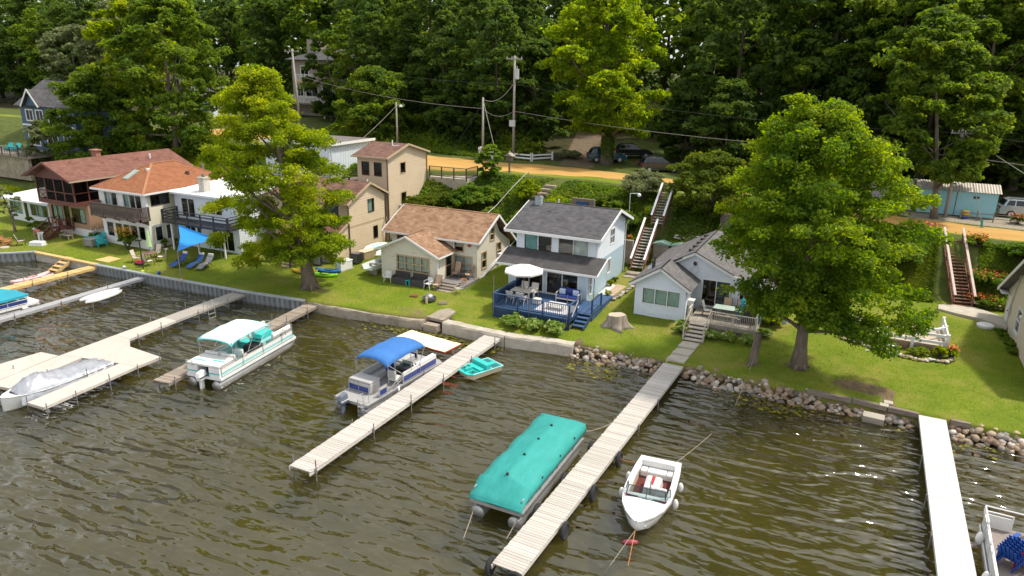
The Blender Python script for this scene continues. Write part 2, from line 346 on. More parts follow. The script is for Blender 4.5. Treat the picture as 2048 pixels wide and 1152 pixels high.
def watermat():
    m = bpy.data.materials.new('lake_water'); nt, N, L, B = nodes_of(m); N.remove(B)
    ge = N.new('ShaderNodeNewGeometry')
    def wave(rz, st, sc, det=2.0, ro=.5, dist=.0):
        mp = N.new('ShaderNodeMapping'); mp.inputs['Rotation'].default_value = (0, 0, rz); mp.inputs['Scale'].default_value = st
        L.new(ge.outputs['Position'], mp.inputs[0]); n = N.new('ShaderNodeTexNoise'); n.inputs['Scale'].default_value = sc; n.inputs['Detail'].default_value = det; n.inputs['Roughness'].default_value = ro; n.inputs['Distortion'].default_value = dist
        L.new(mp.outputs[0], n.inputs[0]); return n.outputs[0]
    def add(a, b, k):
        x = N.new('ShaderNodeMath'); x.operation = 'MULTIPLY_ADD'; L.new(b, x.inputs[0]); x.inputs[1].default_value = k; L.new(a, x.inputs[2]); return x.outputs[0]
    # long low swell, cross ripples and a fine chop that comes and goes in patches
    h = wave(rad(-33), (.30, 1, 1), 1.35, 0.7, .45, .6); h = add(h, wave(rad(-20), (.42, 1, 1), 2.9, 0.6, .4, .5), .38); h = add(h, wave(rad(-46), (.5, 1, 1), 3.8, 0.5, .4, .3), .12)
    pt = N.new('ShaderNodeMapRange'); pt.inputs[1].default_value = .35; pt.inputs[2].default_value = .65; pt.inputs[3].default_value = .55; pt.inputs[4].default_value = 1.25; L.new(wave(0, (1, 1, 1), .11, 2), pt.inputs[0])
    mu = N.new('ShaderNodeMath'); mu.operation = 'MULTIPLY'; L.new(h, mu.inputs[0]); L.new(pt.outputs[0], mu.inputs[1]); h = mu.outputs[0]
    bp = N.new('ShaderNodeBump'); bp.inputs['Strength'].default_value = 1.0; bp.inputs['Distance'].default_value = .40; L.new(h, bp.inputs['Height'])
    fr = schlick(N, L, bp.outputs[0], .10, 1.0)
    gl = N.new('ShaderNodeBsdfGlossy'); gl.inputs['Roughness'].default_value = .055; L.new(bp.outputs[0], gl.inputs['Normal'])
    tr = N.new('ShaderNodeBsdfTransparent'); tr.inputs[0].default_value = (.54, .52, .24, 1)
    df = N.new('ShaderNodeBsdfDiffuse'); df.inputs[0].default_value = (.064, .062, .022, 1)
    m1 = N.new('ShaderNodeMixShader'); m1.inputs[0].default_value = .34; L.new(tr.outputs[0], m1.inputs[1]); L.new(df.outputs[0], m1.inputs[2])
    m2 = N.new('ShaderNodeMixShader'); L.new(fr, m2.inputs[0]); L.new(m1.outputs[0], m2.inputs[1]); L.new(gl.outputs[0], m2.inputs[2])
    L.new(m2.outputs[0], N['Material Output'].inputs[0]); return m
w = MB(); w.add([(-220, -160, 0), (160, -160, 0), (160, 3.2, 0), (-220, 3.2, 0)], [(0, 1, 2, 3)])
WATER = w.build('water', watermat(), fix=False); tag(WATER, kind='structure', label='rippled olive brown lake water')
# ================================================================ SHORE WALLS, STONES, DOCKS
steel = pm('seawall_steel', (.26, .29, .31), (.17, .17, .16), scale=1.2, rough=.55, metal=.35, bump=.15, dirt=(.12, .075, .04), dscale=1.4, damt=.7, rnd=.12)
steel_cap = pm('seawall_cap', (.42, .45, .47), (.33, .35, .36), scale=2, rough=.5, metal=.3)
concrete = pm('old_concrete', (.25, .21, .165), (.36, .31, .245), scale=1.6, rough=.95, bump=.7, bscale=6, dirt=(.10, .085, .055), dscale=1.1, damt=.8, spec=.15)
conc_pale = pm('pale_concrete', (.38, .34, .28), (.47, .43, .36), scale=1.8, rough=.95, bump=.4, bscale=8, dirt=(.24, .21, .15), dscale=1.2, damt=.6, spec=.15)
timber_y = pm('new_timber', (.50, .32, .12), (.60, .41, .17), scale=2, rough=.8, bump=.2, stretch=(1, 4, 4), rnd=.12)
wood_w = pm('weathered_plank', (.40, .37, .33), (.53, .50, .46), scale=3, rough=.9, bump=.35, bscale=9, stretch=(.6, 5, 5), rnd=.13, dirt=(.30, .25, .20), dscale=2.5, damt=.7, spec=.15)
wood_g = pm('grey_old_plank', (.20, .165, .13), (.33, .28, .23), scale=3, rough=.95, bump=.4, bscale=9, stretch=(.6, 5, 5), rnd=.22, spec=.15)
wood_d = pm('dark_timber', (.15, .12, .095), (.24, .20, .165), scale=3, rough=.95, bump=.5, stretch=(.5, 4, 4), spec=.15)
galv = pm('galvanised_pipe', (.30, .30, .30), (.20, .19, .18), scale=6, rough=.5, metal=.6)
rubber = pm('tyre_rubber', (.018, .018, .02), (.035, .034, .034), scale=6, rough=.85, spec=.3)
rope_m = pm('rope', (.36, .31, .24), (.25, .21, .16), scale=8, rough=.95)

def along(pts, step):
    """evenly spaced (point, direction) pairs along a polyline"""
    out = []; acc = 0.0; P = [Vector((*p, 0)) for p in pts]
    for a, b in zip(P, P[1:]):
        L_ = (b-a).length; d = (b-a)/L_; s = -acc if acc == 0 else step-acc
        s = max(0, s)
        while s < L_-1e-6: out.append((a+d*s, d)); s += step
        acc = L_-(s-step)
    return out

def sheet_wall(label, pts, top=.86, step=.46):
    t = thing('steel_seawall', label, 'seawall', (*pts[0], 0)); m = MB()
    # one corrugated panel
    prof = [(0, .0), (.06, -.10), (.30, -.10), (.36, 0), (.46, 0)]
    me = None
    for p, d in along(pts, step):
        if me is None:
            q = MB(); n = len(prof)
            q.loft([[(u, v, z) for u, v in prof] for z in (-1.2, top-.10)], False, False, closed=False); me = q.mesh('panel', fix=False); me.materials.append(steel)
        o = link('panel', me, None, t); o.matrix_parent_inverse = mw(t).inverted()
        o.location = (p.x, p.y, 0); o.rotation_euler = (0, 0, math.atan2(d.y, d.x))
    c = MB()
    for a, b in zip(pts, pts[1:]): c.beam((*a, top-.05), (*b, top-.05), .30, .11)
    c.build('cap', steel_cap, t, world=True)
    return t
sheet_wall('grey corrugated steel seawall in front of the white house and its blue shade sail', [(-57.0, -1.2), (-50, -1.05), (-40.6, -.6), (-35.2, -.1)])
sheet_wall('short curved corrugated seawall at the far left, in front of the lawn chairs', [(-72, -5.2), (-69.6, -4.3), (-68.1, -3.4), (-66.9, -2.4), (-66.0, -1.5), (-65.6, -.95)])

t = thing('timber_capped_wall', 'low concrete seawall with new yellow timber cap and steps into the water', 'seawall', (-61, -1, 0))
m = MB(); m.box(-65.5, -57.1, -1.12, -.75, -1.2, .70); m.build('wall_face', conc_pale, t, world=True)
MB().box(-65.5, -61.6, -1.25, -.85, .703, .82).build('timber_cap', timber_y, t, world=True); MB().box(-60.4, -57.1, -1.25, -.85, .703, .82).build('timber_cap', timber_y, t, world=True)
MB().box(-61.55, -60.45, -1.3, -.8, .703, .84).build('timber_cap', timber_y, t, world=True)
for i in range(4): MB().box(-61.5, -60.5, -1.75-.42*i, -1.34-.42*i, .50-.22*i, .56-.22*i).build('step', timber_y, t, world=True)
for xx in (-61.54, -60.46): MB().beam((xx, -1.15, .62), (xx, -3.2, -.45), .06, .24).build('stringer', timber_y, t, world=True)

def conc_wall(label, pts, w, top, mat, seed, cut=None, name='concrete_seawall'):
    rng = random.Random(seed); t = thing(name, label, 'seawall', (*pts[0], 0))
    for (a, b) in zip(pts, pts[1:]):
        A = Vector((*a, 0)); B = Vector((*b, 0)); d = (B-A).normalized(); n = Vector((-d.y, d.x, 0)); L_ = (B-A).length; k = max(2, int(L_/.5)); rings = []
        for i in range(k+1):
            p = A+d*(L_*i/k); e = .012 if 0 < i < k else 0.02; j = lambda s=.035: rng.uniform(-s, s)
            h = top+j(.03)
            rings.append([p-n*(w*.5+.05+j())+Vector((0,0,-1.0)), p-n*(w*.5+j())+Vector((0,0,h-.12+j(.02))), p-n*(w*.42+j(.02))+Vector((0,0,h)), p+n*(w*.45+j(.02))+Vector((0,0,h+j(.02))), p+n*(w*.5)+Vector((0,0,-.6))])
        q = MB(); q.loft(rings); q.build('wall_section', mat, t, world=True)
    return t
conc_wall('old broken concrete seawall with rounded worn top, left of the floating mat', [(-35.0, .35), (-32.4, .35), (-29.3, .6), (-25.55, 1.0)], .62, .66, concrete, 3)
conc_wall('straight concrete seawall with broad pale cap, right of the floating mat', [(-24.0, 1.25), (-21.0, 1.05), (-19.2, 1.0), (-16.9, 1.35), (-14.75, 1.62)], .72, .80, conc_pale, 5)
t = thing('broken_concrete_slab', 'tilted broken concrete slab in the notch of the seawall', 'slab', (-24.9, 2.2, .75))
q = MB(); q.prism([(-.9, -.6), (.55, -1.1), (.9, .6), (.2, 1.1), (-.7, .5)], -.12, .09, 'z'); o = q.build('slab', concrete, t); o.rotation_euler = (.06, -.05, .2)
q = MB(); q.box(-.5, .55, -1.55, -1.0, -.85, -.25); q.build('fallen_block', concrete, t)

# rounded shore stones
stone_ms = [pm('stone_%s' % n, c, c2, scale=4, rough=.85, bump=.4, bscale=10, rnd=.25, spec=.25) for n, c, c2 in
            (('tan', (.30, .22, .15), (.40, .31, .22)), ('grey', (.25, .22, .185), (.34, .30, .26)), ('brown', (.19, .125, .085), (.28, .20, .14)), ('pale', (.44, .39, .33), (.54, .49, .43)), ('dark', (.11, .095, .08), (.18, .16, .14)))]
stone_me = []
for k in range(10):
    rng = np.random.default_rng(100+k); bm = bmesh.new(); bmesh.ops.create_icosphere(bm, subdivisions=1, radius=1)
    off = rng.normal(size=(4, 3))
    for v in bm.verts:
        f = 1
        for o_ in off: f -= .10*max(0, v.co.dot(Vector(o_).normalized())-.35)*2
        v.co = v.co*f*(1+.06*rng.normal()); v.co.z *= .72
    me = bpy.data.meshes.new('stone'); bm.to_mesh(me); bm.free(); me.polygons.foreach_set('use_smooth', [True]*len(me.polygons)); stone_me.append(me)
stone_var = {}
def stones(label, x0, x1, n, seed, smin=.11, smax=.25, lo=-.25, hi=.72, dep=1.0, skip=()):
    rng = random.Random(seed); t = thing('stone_bank', label, 'stone bank', ((x0+x1)/2, 1, 0))
    for i in range(n):
        x = x0+(x1-x0)*(i+rng.random())/n
        if any(a < x < b for a, b in skip): continue
        u = rng.random(); ys = float(lerp_tab(SHORE, x)[0]); s = rng.uniform(smin, smax)
        k = rng.randrange(10); c = rng.choices(range(5), (5, 2, 4, 1.6, 1.2) if u < .72 else (1.5, .5, 3, .1, 5))[0]
        if (k, c) not in stone_var: me = stone_me[k].copy(); me.materials.append(stone_ms[c]); stone_var[(k, c)] = me
        o = link('stone', stone_var[(k, c)], None, t); o.matrix_parent_inverse = mw(t).inverted()
        o.location = (x, ys+.30-dep*u, hi-(hi-lo)*u-.06+rng.uniform(-.05, .05)); o.scale = (s*rng.uniform(.85, 1.25), s, s*rng.uniform(.85, 1.1)); o.rotation_euler = (rng.uniform(-.5, .5), rng.uniform(-.5, .5), rng.uniform(0, 6))
    return t
stones('bank of rounded tan and grey stones left of the long dock with tyres', -14.8, -9.1, 230, 1)
stones('bank of rounded stones between the long dock and the leaning grey stump', -7.7, -.6, 290, 2)
stones('lower stone bank below the dark timber edging by the white dock', -.6, 4.2, 150, 4, hi=.48, dep=.85, skip=((1.9, 2.75),))
stones('bank of big pale stones right of the white dock', 5.8, 10.2, 150, 6, .13, .28)
t = thing('timber_edging', 'weathered dark timber beams edging the lawn above the stones', 'edging', (2, 1.2, 0))
for i, (a, b) in enumerate((((-1.0, 1.42), (1.2, 1.33)), ((1.25, 1.36), (2.9, 1.22)), ((2.95, 1.2), (4.35, 1.12)), ((5.75, 1.1), (6.6, 1.12)))):
    MB().beam((*a, .70), (*b, .68), .24, .26).build('beam', wood_d, t, world=True, bevel=.02)
o = tag(MB().box(-.5, .5, -.18, .18, -.3, .3).build('concrete_block', conc_pale, bevel=.02), 'flat tan concrete block set among the stones below the lawn', 'block'); o.location = (2.32, .55, .25); o.rotation_euler = (.5, 0, -.06)

PLANK = {}
def plank_mesh(w, d, th, mat, k=0):
    key = (round(w, 3), round(d, 3), mat.name, k)
    if key not in PLANK:
        r = random.Random(k*17+3); m = MB(); j = lambda s: r.uniform(-s, s)
        m.box(-w/2+j(.012), w/2+j(.012), -d/2, d/2, -th, 0); m.v = [(a, b, c+j(.003)) for a, b, c in m.v]
        me = m.mesh('plank'); me.materials.append(mat); PLANK[key] = me
    return PLANK[key]

def dock(label, xc, y0, y1, w, z, mat=None, pitch=.147, posts=(), plank=True, xs=0.0, postz=.5, rails=True, name='dock', side=None, zin=None, ph=None):
    """straight dock running out along -y from y1 (shore) to y0; xs shifts its outer end sideways"""
    t = thing(name, label, 'dock', (xc, y1, 0)); rng = random.Random(int(abs(xc)*100)); L_ = math.hypot(xs, y1-y0)
    t.rotation_euler = (0, 0, math.atan2(xs, y1-y0))
    n = int(L_/pitch)
    if plank:
        for i in range(n):
            o = link('plank', plank_mesh(w, pitch-.014, .035, mat, i % 7), None, t); s = -(i+.5)*pitch
            o.location = (rng.uniform(-.012, .012), s, z+rng.uniform(-.004, .004)); o.rotation_euler = (0, 0, rng.uniform(-.004, .004))
    else:
        MB().box(-w/2, w/2, -L_, 0, z-.10, z).build('deck_panel', mat, t)
    sm = side or mat; f = MB()
    for s in (-1, 1): f.box(s*(w/2-.03)-.025, s*(w/2-.03)+.025, -L_+.01, 0, z-.19, z-.037 if plank else z-.102)
    f.build('frame', sm, t)
    for s in posts:
        for sx in (-1, 1):
            q = MB(); q.tube([(sx*(w/2+.045), -s, -1.6), (sx*(w/2+.045), -s, z+(ph if ph is not None else rng.uniform(.12, .45)))], .028, 8); q.box(sx*(w/2+.02)-.05, sx*(w/2+.02)+.05, -s-.05, -s+.05, z-.2, z-.05); q.build('post', galv, t)
    return t

DOCK1 = dock('long weathered plank dock with tyres hung along both sides, nearest the camera', -8.45, -18.9, 1.75, 1.2, .60, wood_w, xs=-.75, posts=(5.0, 8.2), ph=.05)
DOCK2 = dock('plank dock on thin pipe posts between the blue canopy boat and the teal pedal boat', -20.05, -17.3, .75, 1.2, .60, wood_w, posts=(1.0, 4.0, 7.2, 10.4, 13.6, 17.7), pitch=.15)
DOCK3 = dock('old grey brown plank dock alongside the white and turquoise pontoon boat', -34.85, -14.0, 1.5, 1.1, .55, wood_g, xs=1.9, posts=(2.8, 5.2, 7.5, 12.6, 15.2), pitch=.15)
comp = pm('tan_composite', (.43, .39, .34), (.48, .44, .39), scale=1.2, rough=.8, bump=.1, rnd=.05, dirt=(.36, .32, .28), dscale=1.5, damt=.5)
comp2 = pm('grey_composite', (.28, .255, .225), (.33, .305, .27), scale=1.2, rough=.8, bump=.1, rnd=.05, dirt=(.23, .21, .185), dscale=1.5, damt=.5)
grey_p = pm('grey_plastic_deck', (.27, .27, .28), (.33, .33, .34), scale=2, rough=.8)
white_al = pm('white_dock_panel', (.47, .465, .45), (.53, .525, .51), scale=1.0, rough=.6, dirt=(.40, .385, .36), dscale=2, damt=.35)
alu = pm('aluminium', (.62, .62, .62), (.50, .50, .50), scale=5, rough=.35, metal=.8)
# branching tan dock with a boat slip
t = thing('dock', 'pale tan dock that branches round the silver covered boat', 'dock', (-41, -.4, 0)); zz = .62
def slab(t, pts, name, mat, z=zz, th=.16): return MB().prism(pts, z-th, z, 'z').build(name, mat, t, world=True)
for a, b in ((-.3, -3.6), (-3.62, -7.0)): slab(t, [(-41.75+.04*(-a), a), (-40.45+.04*(-a), a), (-40.45+.04*(-b), b), (-41.75+.04*(-b), b)], 'deck_panel', comp2)
slab(t, [(-41.47, -7.02), (-40.17, -7.02), (-39.9, -10.7), (-41.3, -10.7)], 'deck_panel', comp)
slab(t, [(-41.3, -10.72), (-39.9, -10.72), (-38.75, -11.55), (-35.75, -11.75), (-35.75, -13.35), (-37.75, -13.6), (-39.65, -14.0), (-41.1, -14.4)], 'deck_panel', comp)
slab(t, [(-41.12, -14.42), (-39.67, -14.02), (-39.1, -18.4), (-40.5, -18.6)], 'deck_panel', comp)
slab(t, [(-37.0, -13.52), (-35.75, -13.37), (-35.35, -18.9), (-36.6, -18.95)], 'deck_panel', comp)
slab(t, [(-42.6, -14.6), (-41.2, -14.45), (-40.55, -18.6), (-40.7, -21), (-43.4, -21)], 'deck_panel', comp)
for x, y in ((-41.8, -2.2), (-40.4, -2.4), (-41.7, -5), (-40.2, -5.2), (-41.45, -8), (-40.05, -8.3), (-39.8, -10.2), (-35.65, -11.9), (-35.6, -13.4), (-35.5, -15.2), (-35.35, -17.2), (-35.25, -18.8), (-36.7, -18.9), (-42.6, -14.5), (-41.5, -16.8), (-39.2, -16.3), (-37.1, -15.4), (-41.4, -11.5)):
    MB().tube([(x, y, -1.6), (x, y, zz+R0.uniform(.18, .5))], .028, 8).build('post', galv, t, world=True)
q = MB()
for dx in (-.28, .28): q.tube([(-39.9, -4.3+dx, -.5), (-39.95, -4.3+dx, .75), (-40.1, -4.3+dx, 1.25), (-40.35, -4.3+dx, 1.15), (-40.4, -4.3+dx, .62)], .022, 6)
for z_ in (-.3, 0, .3): q.box(-39.97, -39.87, -4.58, -4.02, z_, z_+.04)
tag(q.build('swim_ladder', alu), 'thin aluminium ladder on the tan branching dock', 'ladder')
DOCK5 = dock('narrow grey dock beside the white board platform at the left', -51.35, -13.2, -1.0, .72, .52, grey_p, xs=.35, plank=False, posts=(3.5, 7.2, 10.5))
DOCK6 = dock('yellow timber dock running out to two pink kayaks at the far left', -57.3, -10, -.6, 1.0, .62, timber_y, xs=.0, pitch=.3, posts=(3.2, 6.0))
tag(MB().box(-58.2, -56.6, -.45, .9, .80, .90).build('timber_landing', timber_y), 'square yellow timber landing at the head of the left dock', 'landing')
DOCKW = dock('bright white solid dock at the right edge', 4.95, -15, 1.2, 1.22, .72, white_al, xs=.05, plank=False, posts=(4.5, 8.0, 11.0), ph=-.02)

for i in range(1, 6): MB().box(-.61, .61, -2.7*i-.012, -2.7*i+.012, .7195, .7215).build('panel_seam', galv, DOCKW)
# tyres on the long dock
def tyre(label, x, y, z, tilt=(math.pi/2, 0, math.pi/2)):
    m = MB(); prof = [(.30 + .075*math.cos(a)*1.0, .085*math.sin(a)) for a in [k*2*math.pi/10 for k in range(10)]]
    rings = [[((r)*math.cos(2*math.pi*k/22), (r)*math.sin(2*math.pi*k/22), h) for r, h in prof] for k in range(23)]
    m.loft(rings, False, False); t = thing('tyre', label, 'tyre', (x, y, z), 0, 'tyres hung on the long dock'); t.rotation_euler = tilt
    m.build('tread', rubber, t, smooth=True); q = MB(); q.lathe([(.215, -.05), (.225, -.05), (.225, .05), (.215, .05)], 18); q.build('bead', rubber, t); return t
for y, lb in ((-15.6, 'tyre on the right side of the long dock, nearest its outer end'), (-12.7, 'tyre on the right side of the long dock beside the ski boat'), (-9.6, 'tyre on the right side of the long dock, furthest from its end')):
    tyre(lb, -8.36-.036*(1.75-y)+.62+.06, y, .36)
for y, lb in ((-9.3, 'tyre on the left side of the long dock at the covered boat bow'), (-12.4, 'tyre on the left side of the long dock amid the covered boat'), (-15.0, 'tyre on the left side of the long dock at the covered boat stern')):
    tyre(lb, -8.45-.036*(1.75-y)-.62-.08, y, .36)
tyre('tyre on the left corner of the long dock end', -9.86, -18.75, .42); tyre('tyre on the front of the long dock end', -8.75, -19.02, .40, (math.pi/2, 0, 0))
# concrete path from the long dock to the cottage steps
q = MB()
for a, b in ((1.82, 2.75), (2.77, 3.75), (3.77, 4.75)):
    q.prism([(-8.95+.12*(a-1.8), a), (-7.85+.1*(a-1.8), a), (-7.85+.1*(b-1.8), b), (-8.95+.12*(b-1.8), b)], .55, G(-8, (a+b)/2)+.05, 'z')
tag(q.build('path', conc_pale), kind='structure', label='concrete path from the dock to the cottage deck steps')
# ================================================================ HOUSES
def holes_split(iv, hs):
    out = [iv]
    for a, b in hs:
        nx = []
        for u0, u1 in out:
            if b <= u0 or a >= u1: nx.append((u0, u1)); continue
            if a > u0: nx.append((u0, a))
            if b < u1: nx.append((b, u1))
        out = nx
    return out

class Wall:
    """a wall in a vertical plane: o = foot, u = direction along it, n = outward normal"""
    def __init__(s, o, u, n): s.o = Vector(o); s.u = Vector(u); s.n = Vector(n)
    def p(s, u, z, out=0): return s.o + s.u*u + s.n*out + Vector((0, 0, z-s.o.z))
    def siding(s, mb, prof, holes=(), board=.14, lip=.022, kind='lap'):
        """prof: list of (z, umin, umax) from bottom to top; holes: (u0,u1,z0,z1)"""
        zs0, zs1 = prof[0][0], prof[-1][0]; lv = {zs0, zs1}
        k = zs0
        while k < zs1: lv.add(k); k += board
        for h in holes: lv |= {max(zs0, h[2]), min(zs1, h[3])}
        for q in prof: lv.add(q[0])
        lv = sorted(z for z in lv if zs0-1e-6 <= z <= zs1+1e-6)
        A = [q[0] for q in prof]
        for z0, z1 in zip(lv, lv[1:]):
            if z1-z0 < 1e-4: continue
            a0, a1 = np.interp([z0, z1], A, [q[1] for q in prof]); b0, b1 = np.interp([z0, z1], A, [q[2] for q in prof]); zm = (z0+z1)/2
            for u0, u1 in holes_split((min(a0, a1), max(b0, b1)), [(h[0], h[1]) for h in holes if h[2] < zm < h[3]]):
                ua = u0 if u0 != min(a0, a1) else a0; ub = u1 if u1 != max(b0, b1) else b0
                va = u0 if u0 != min(a0, a1) else a1; vb = u1 if u1 != max(b0, b1) else b1
                l = lip if kind == 'lap' else 0
                mb.add([s.p(ua, z0, l), s.p(ub, z0, l), s.p(vb, z1), s.p(va, z1)], [(0, 1, 2, 3)])
                if l: mb.add([s.p(ua, z0, 0), s.p(ub, z0, 0), s.p(ub, z0, l), s.p(ua, z0, l)], [(0, 1, 2, 3)])
        if kind == 'batten':
            u = prof[0][1]+.15
            while u < prof[0][2]-.05:
                zt = max([q[0] for q in prof if q[1] <= u <= q[2]] or [zs1])
                segs = [(zs0, zt)]
                segs = holes_split((zs0, zt), [(h[2], h[3]) for h in holes if h[0]-.02 < u < h[1]+.02])
                for z0, z1 in segs: s.bar(mb, u-.02, u+.02, z0, z1, -.01, .025)
                u += board*2
        return mb
    def bar(s, mb, u0, u1, z0, z1, o0, o1):
        return mb.add([s.p(u0, z0, o0), s.p(u1, z0, o0), s.p(u1, z1, o0), s.p(u0, z1, o0), s.p(u0, z0, o1), s.p(u1, z0, o1), s.p(u1, z1, o1), s.p(u0, z1, o1)],
                      [(0,3,2,1),(4,5,6,7),(0,1,5,4),(1,2,6,5),(2,3,7,6),(3,0,4,7)])
    def window(s, parent, u0, u1, z0, z1, cols=1, rows=1, fm=None, gm=None, fw=.07, curtain=None, cfrac=1.0, name='window', sill=True, mull=.05, out=.045, cols_c=None, label=None):
        """frame, panes and, behind the panes, a curtain or blind"""
        f = MB(); s.bar(f, u0-fw, u0, z0-fw, z1+fw, -.06, out); s.bar(f, u1, u1+fw, z0-fw, z1+fw, -.06, out); s.bar(f, u0, u1, z1, z1+fw, -.06, out); s.bar(f, u0, u1, z0-fw, z0, -.06, out+.01)
        for i in range(1, cols): c = u0+(u1-u0)*i/cols; s.bar(f, c-mull/2, c+mull/2, z0, z1, -.05, out-.012)
        for i in range(1, rows): c = z0+(z1-z0)*i/rows; s.bar(f, u0, u1, c-mull/2, c+mull/2, -.045, out-.017)
        w = f.build(name, fm, parent, world=True)
        if label: w['label'] = label
        for i in range(cols):
            for j in range(rows):
                a, b = u0+(u1-u0)*i/cols+.004, u0+(u1-u0)*(i+1)/cols-.004; c, d = z0+(z1-z0)*j/rows+.004, z0+(z1-z0)*(j+1)/rows-.004
                q = MB(); s.bar(q, a, b, c, d, -.022-.004*(i % 2), -.016-.004*(i % 2)); q.build('pane', gm, w, world=True)
        if curtain:
            for i in (cols_c if cols_c is not None else range(cols)):
                a, b = u0+(u1-u0)*i/cols+.03, u0+(u1-u0)*(i+1)/cols-.03; q = MB(); k = 10; zb = z1-(z1-z0)*cfrac
                q.add([s.p(a+(b-a)*j/k, z, -.13-.02*(j % 2)) for z in (zb, z1) for j in range(k+1)], [(j, j+1, j+k+2, j+k+1) for j in range(k)]); q.build('curtain', curtain, w, world=True)
        return w

def uvmesh(name, faces, mat, parent, flatuv=False):
    """faces: list of (corner list, u axis, v axis, origin); thin slab faces get UVs in metres"""
    V = []; F = []; U = []
    for cs, ua, va, o in faces:
        b = len(V); V += [tuple(c) for c in cs]; F.append(tuple(range(b, b+len(cs))))
        U += [((Vector(c)-o).dot(ua), (Vector(c)-o).dot(va)) for c in cs]
    me = bpy.data.meshes.new(name); me.from_pydata(V, [], F); uv = me.uv_layers.new(name='UVMap')
    for i, q in enumerate(U): uv.data[i].uv = q
    return link(name, me, mat, parent, True)

def roof_slope(eL, eR, rR, rL, th=.11, under=True):
    """faces of one roof slope: eave left/right, ridge right/left (seen from outside)"""
    eL, eR, rR, rL = map(Vector, (eL, eR, rR, rL)); u = (eR-eL).normalized(); n = u.cross(rL-eL).normalized(); v = n.cross(u)
    d = n*th; fs = [([eL+d, eR+d, rR+d, rL+d] if (rR-rL).length > 1e-4 else [eL+d, eR+d, rR+d], u, v, eL)]
    fs += [([eL, eR, eR+d, eL+d], u, v, eL), ([eR, rR, rR+d, eR+d], u, v, eL), ([rL, eL, eL+d, rL+d], u, v, eL), ([eR, eL, rL, rR], u, v, eL)]
    return fs

white_p = pm('white_paint', (.74, .74, .73), (.68, .68, .67), scale=2, rough=.6, dirt=(.58, .57, .54), dscale=2.5, damt=.35)
white_b = pm('bluish_white_siding', (.60, .66, .72), (.66, .71, .76), scale=1.5, rough=.6, dirt=(.52, .57, .62), dscale=1.4, damt=.4)
paleblue = pm('pale_blue_siding', (.50, .63, .70), (.56, .68, .75), scale=1.5, rough=.6, dirt=(.44, .56, .63), dscale=1.4, damt=.4)
cream = pm('cream_siding', (.66, .62, .48), (.70, .66, .53), scale=1.5, rough=.65, dirt=(.55, .51, .38), dscale=1.5, damt=.4)
tan = pm('tan_siding', (.55, .44, .30), (.59, .48, .34), scale=1.2, rough=.65, dirt=(.50, .37, .22), dscale=1.3, damt=.35)
tan_tr = pm('tan_trim', (.50, .38, .24), rough=.6); brown_tr = pm('brown_trim', (.13, .085, .06), rough=.6); brown_dk = pm('dark_brown_metal', (.075, .05, .04), rough=.5)
glass = glassmat('window_glass', (.86, .90, .89)); glass_d = glassmat('window_glass_dark', (.55, .60, .60)); 
curt = pm('curtain_cloth', (.66, .66, .62), (.55, .56, .53), scale=3, rough=.9); curt_g = pm('curtain_green', (.45, .56, .50), (.36, .47, .42), scale=3, rough=.9); curt_t = pm('curtain_teal', (.20, .42, .43), (.30, .52, .52), scale=3, rough=.9)
room = pm('room_wall', (.34, .30, .26), (.28, .25, .22), rough=.9); floor_w = pm('room_floor', (.20, .12, .07), (.26, .16, .09), scale=2, rough=.5, stretch=(1, 6, 1))
found = pm('block_foundation', (.40, .39, .36), (.47, .46, .43), scale=3, rough=.95, bump=.3)

def gable_y(prof_holder): pass
def rake_boards(mb, pts, w=.16, t=.05, out=Vector((1, 0, 0))):
    """trim boards along a gable edge, pts = outline from eave over ridge to eave"""
    for a, b in zip(pts, pts[1:]):
        a, b = Vector(a), Vector(b); mb.beam(a, b, t, w, up=(0, 0, 1))

def downpipe(name, pts, mat, parent, r=.04): return MB().tube(pts, r, 6).build(name, mat, parent, world=True)
BAL = {}
def railing(parent, p0, p1, h=.95, sp=.13, mat=None, posts=True, name='baluster', bw=.03, top=.09, bottom=True, every=1.8, slats=None, cap=None):
    """railing between two floor points; slats = number of horizontal boards instead of upright balusters"""
    p0, p1 = Vector(p0), Vector(p1); d = p1-p0; L_ = d.length
    m = MB(); m.beam(p0+Vector((0, 0, h)), p1+Vector((0, 0, h)), top, .05); m.build('top_rail', cap or mat, parent, world=True)
    if bottom and not slats: MB().beam(p0+Vector((0, 0, .10)), p1+Vector((0, 0, .10)), .05, .06).build('bottom_rail', mat, parent, world=True)
    if posts:
        n = max(1, round(L_/every))
        for i in range(n+1):
            q = p0+d*(i/n); MB().box(q.x-.05, q.x+.05, q.y-.05, q.y+.05, q.z-.25, q.z+h+.02).build('rail_post', mat, parent, world=True)
    if slats:
        for i in range(slats):
            z = h*(i+.6)/(slats+.4); MB().beam(p0+Vector((0, 0, z)), p1+Vector((0, 0, z)), .03, .11).build('rail_board', mat, parent, world=True)
        return
    n = int(L_/sp); key = (round(h, 2), bw, mat.name)
    if key not in BAL: me = MB().box(-bw/2, bw/2, -bw/2, bw/2, .12, h-.025).mesh('baluster'); me.materials.append(mat); BAL[key] = me
    inv = mw(parent).inverted()
    for i in range(1, n):
        o = link(name, BAL[key], None, parent); o.matrix_parent_inverse = inv; o.location = p0+d*(i/n)

def steps(parent, x0, x1, y0, z0, y1, z1, n, mat, name='step', th=.05, riser=None, axis='y'):
    """n treads from the foot (y0,z0) to the head (y1,z1)"""
    for i in range(n):
        y = y0+(y1-y0)*(i+.5)/n; z = z0+(z1-z0)*(i+1)/n-.01; d = abs(y1-y0)/n*.98
        q = MB(); q.box(x0, x1, y-d/2, y+d/2, z-th, z)
        q.build(name, mat, parent, world=True)
        if riser: MB().box(x0+.01, x1-.01, y+d/2-.02, y+d/2-.004, z-(z1-z0)/n*.98-th*.2, z-th-.002).build('riser', riser, parent, world=True)

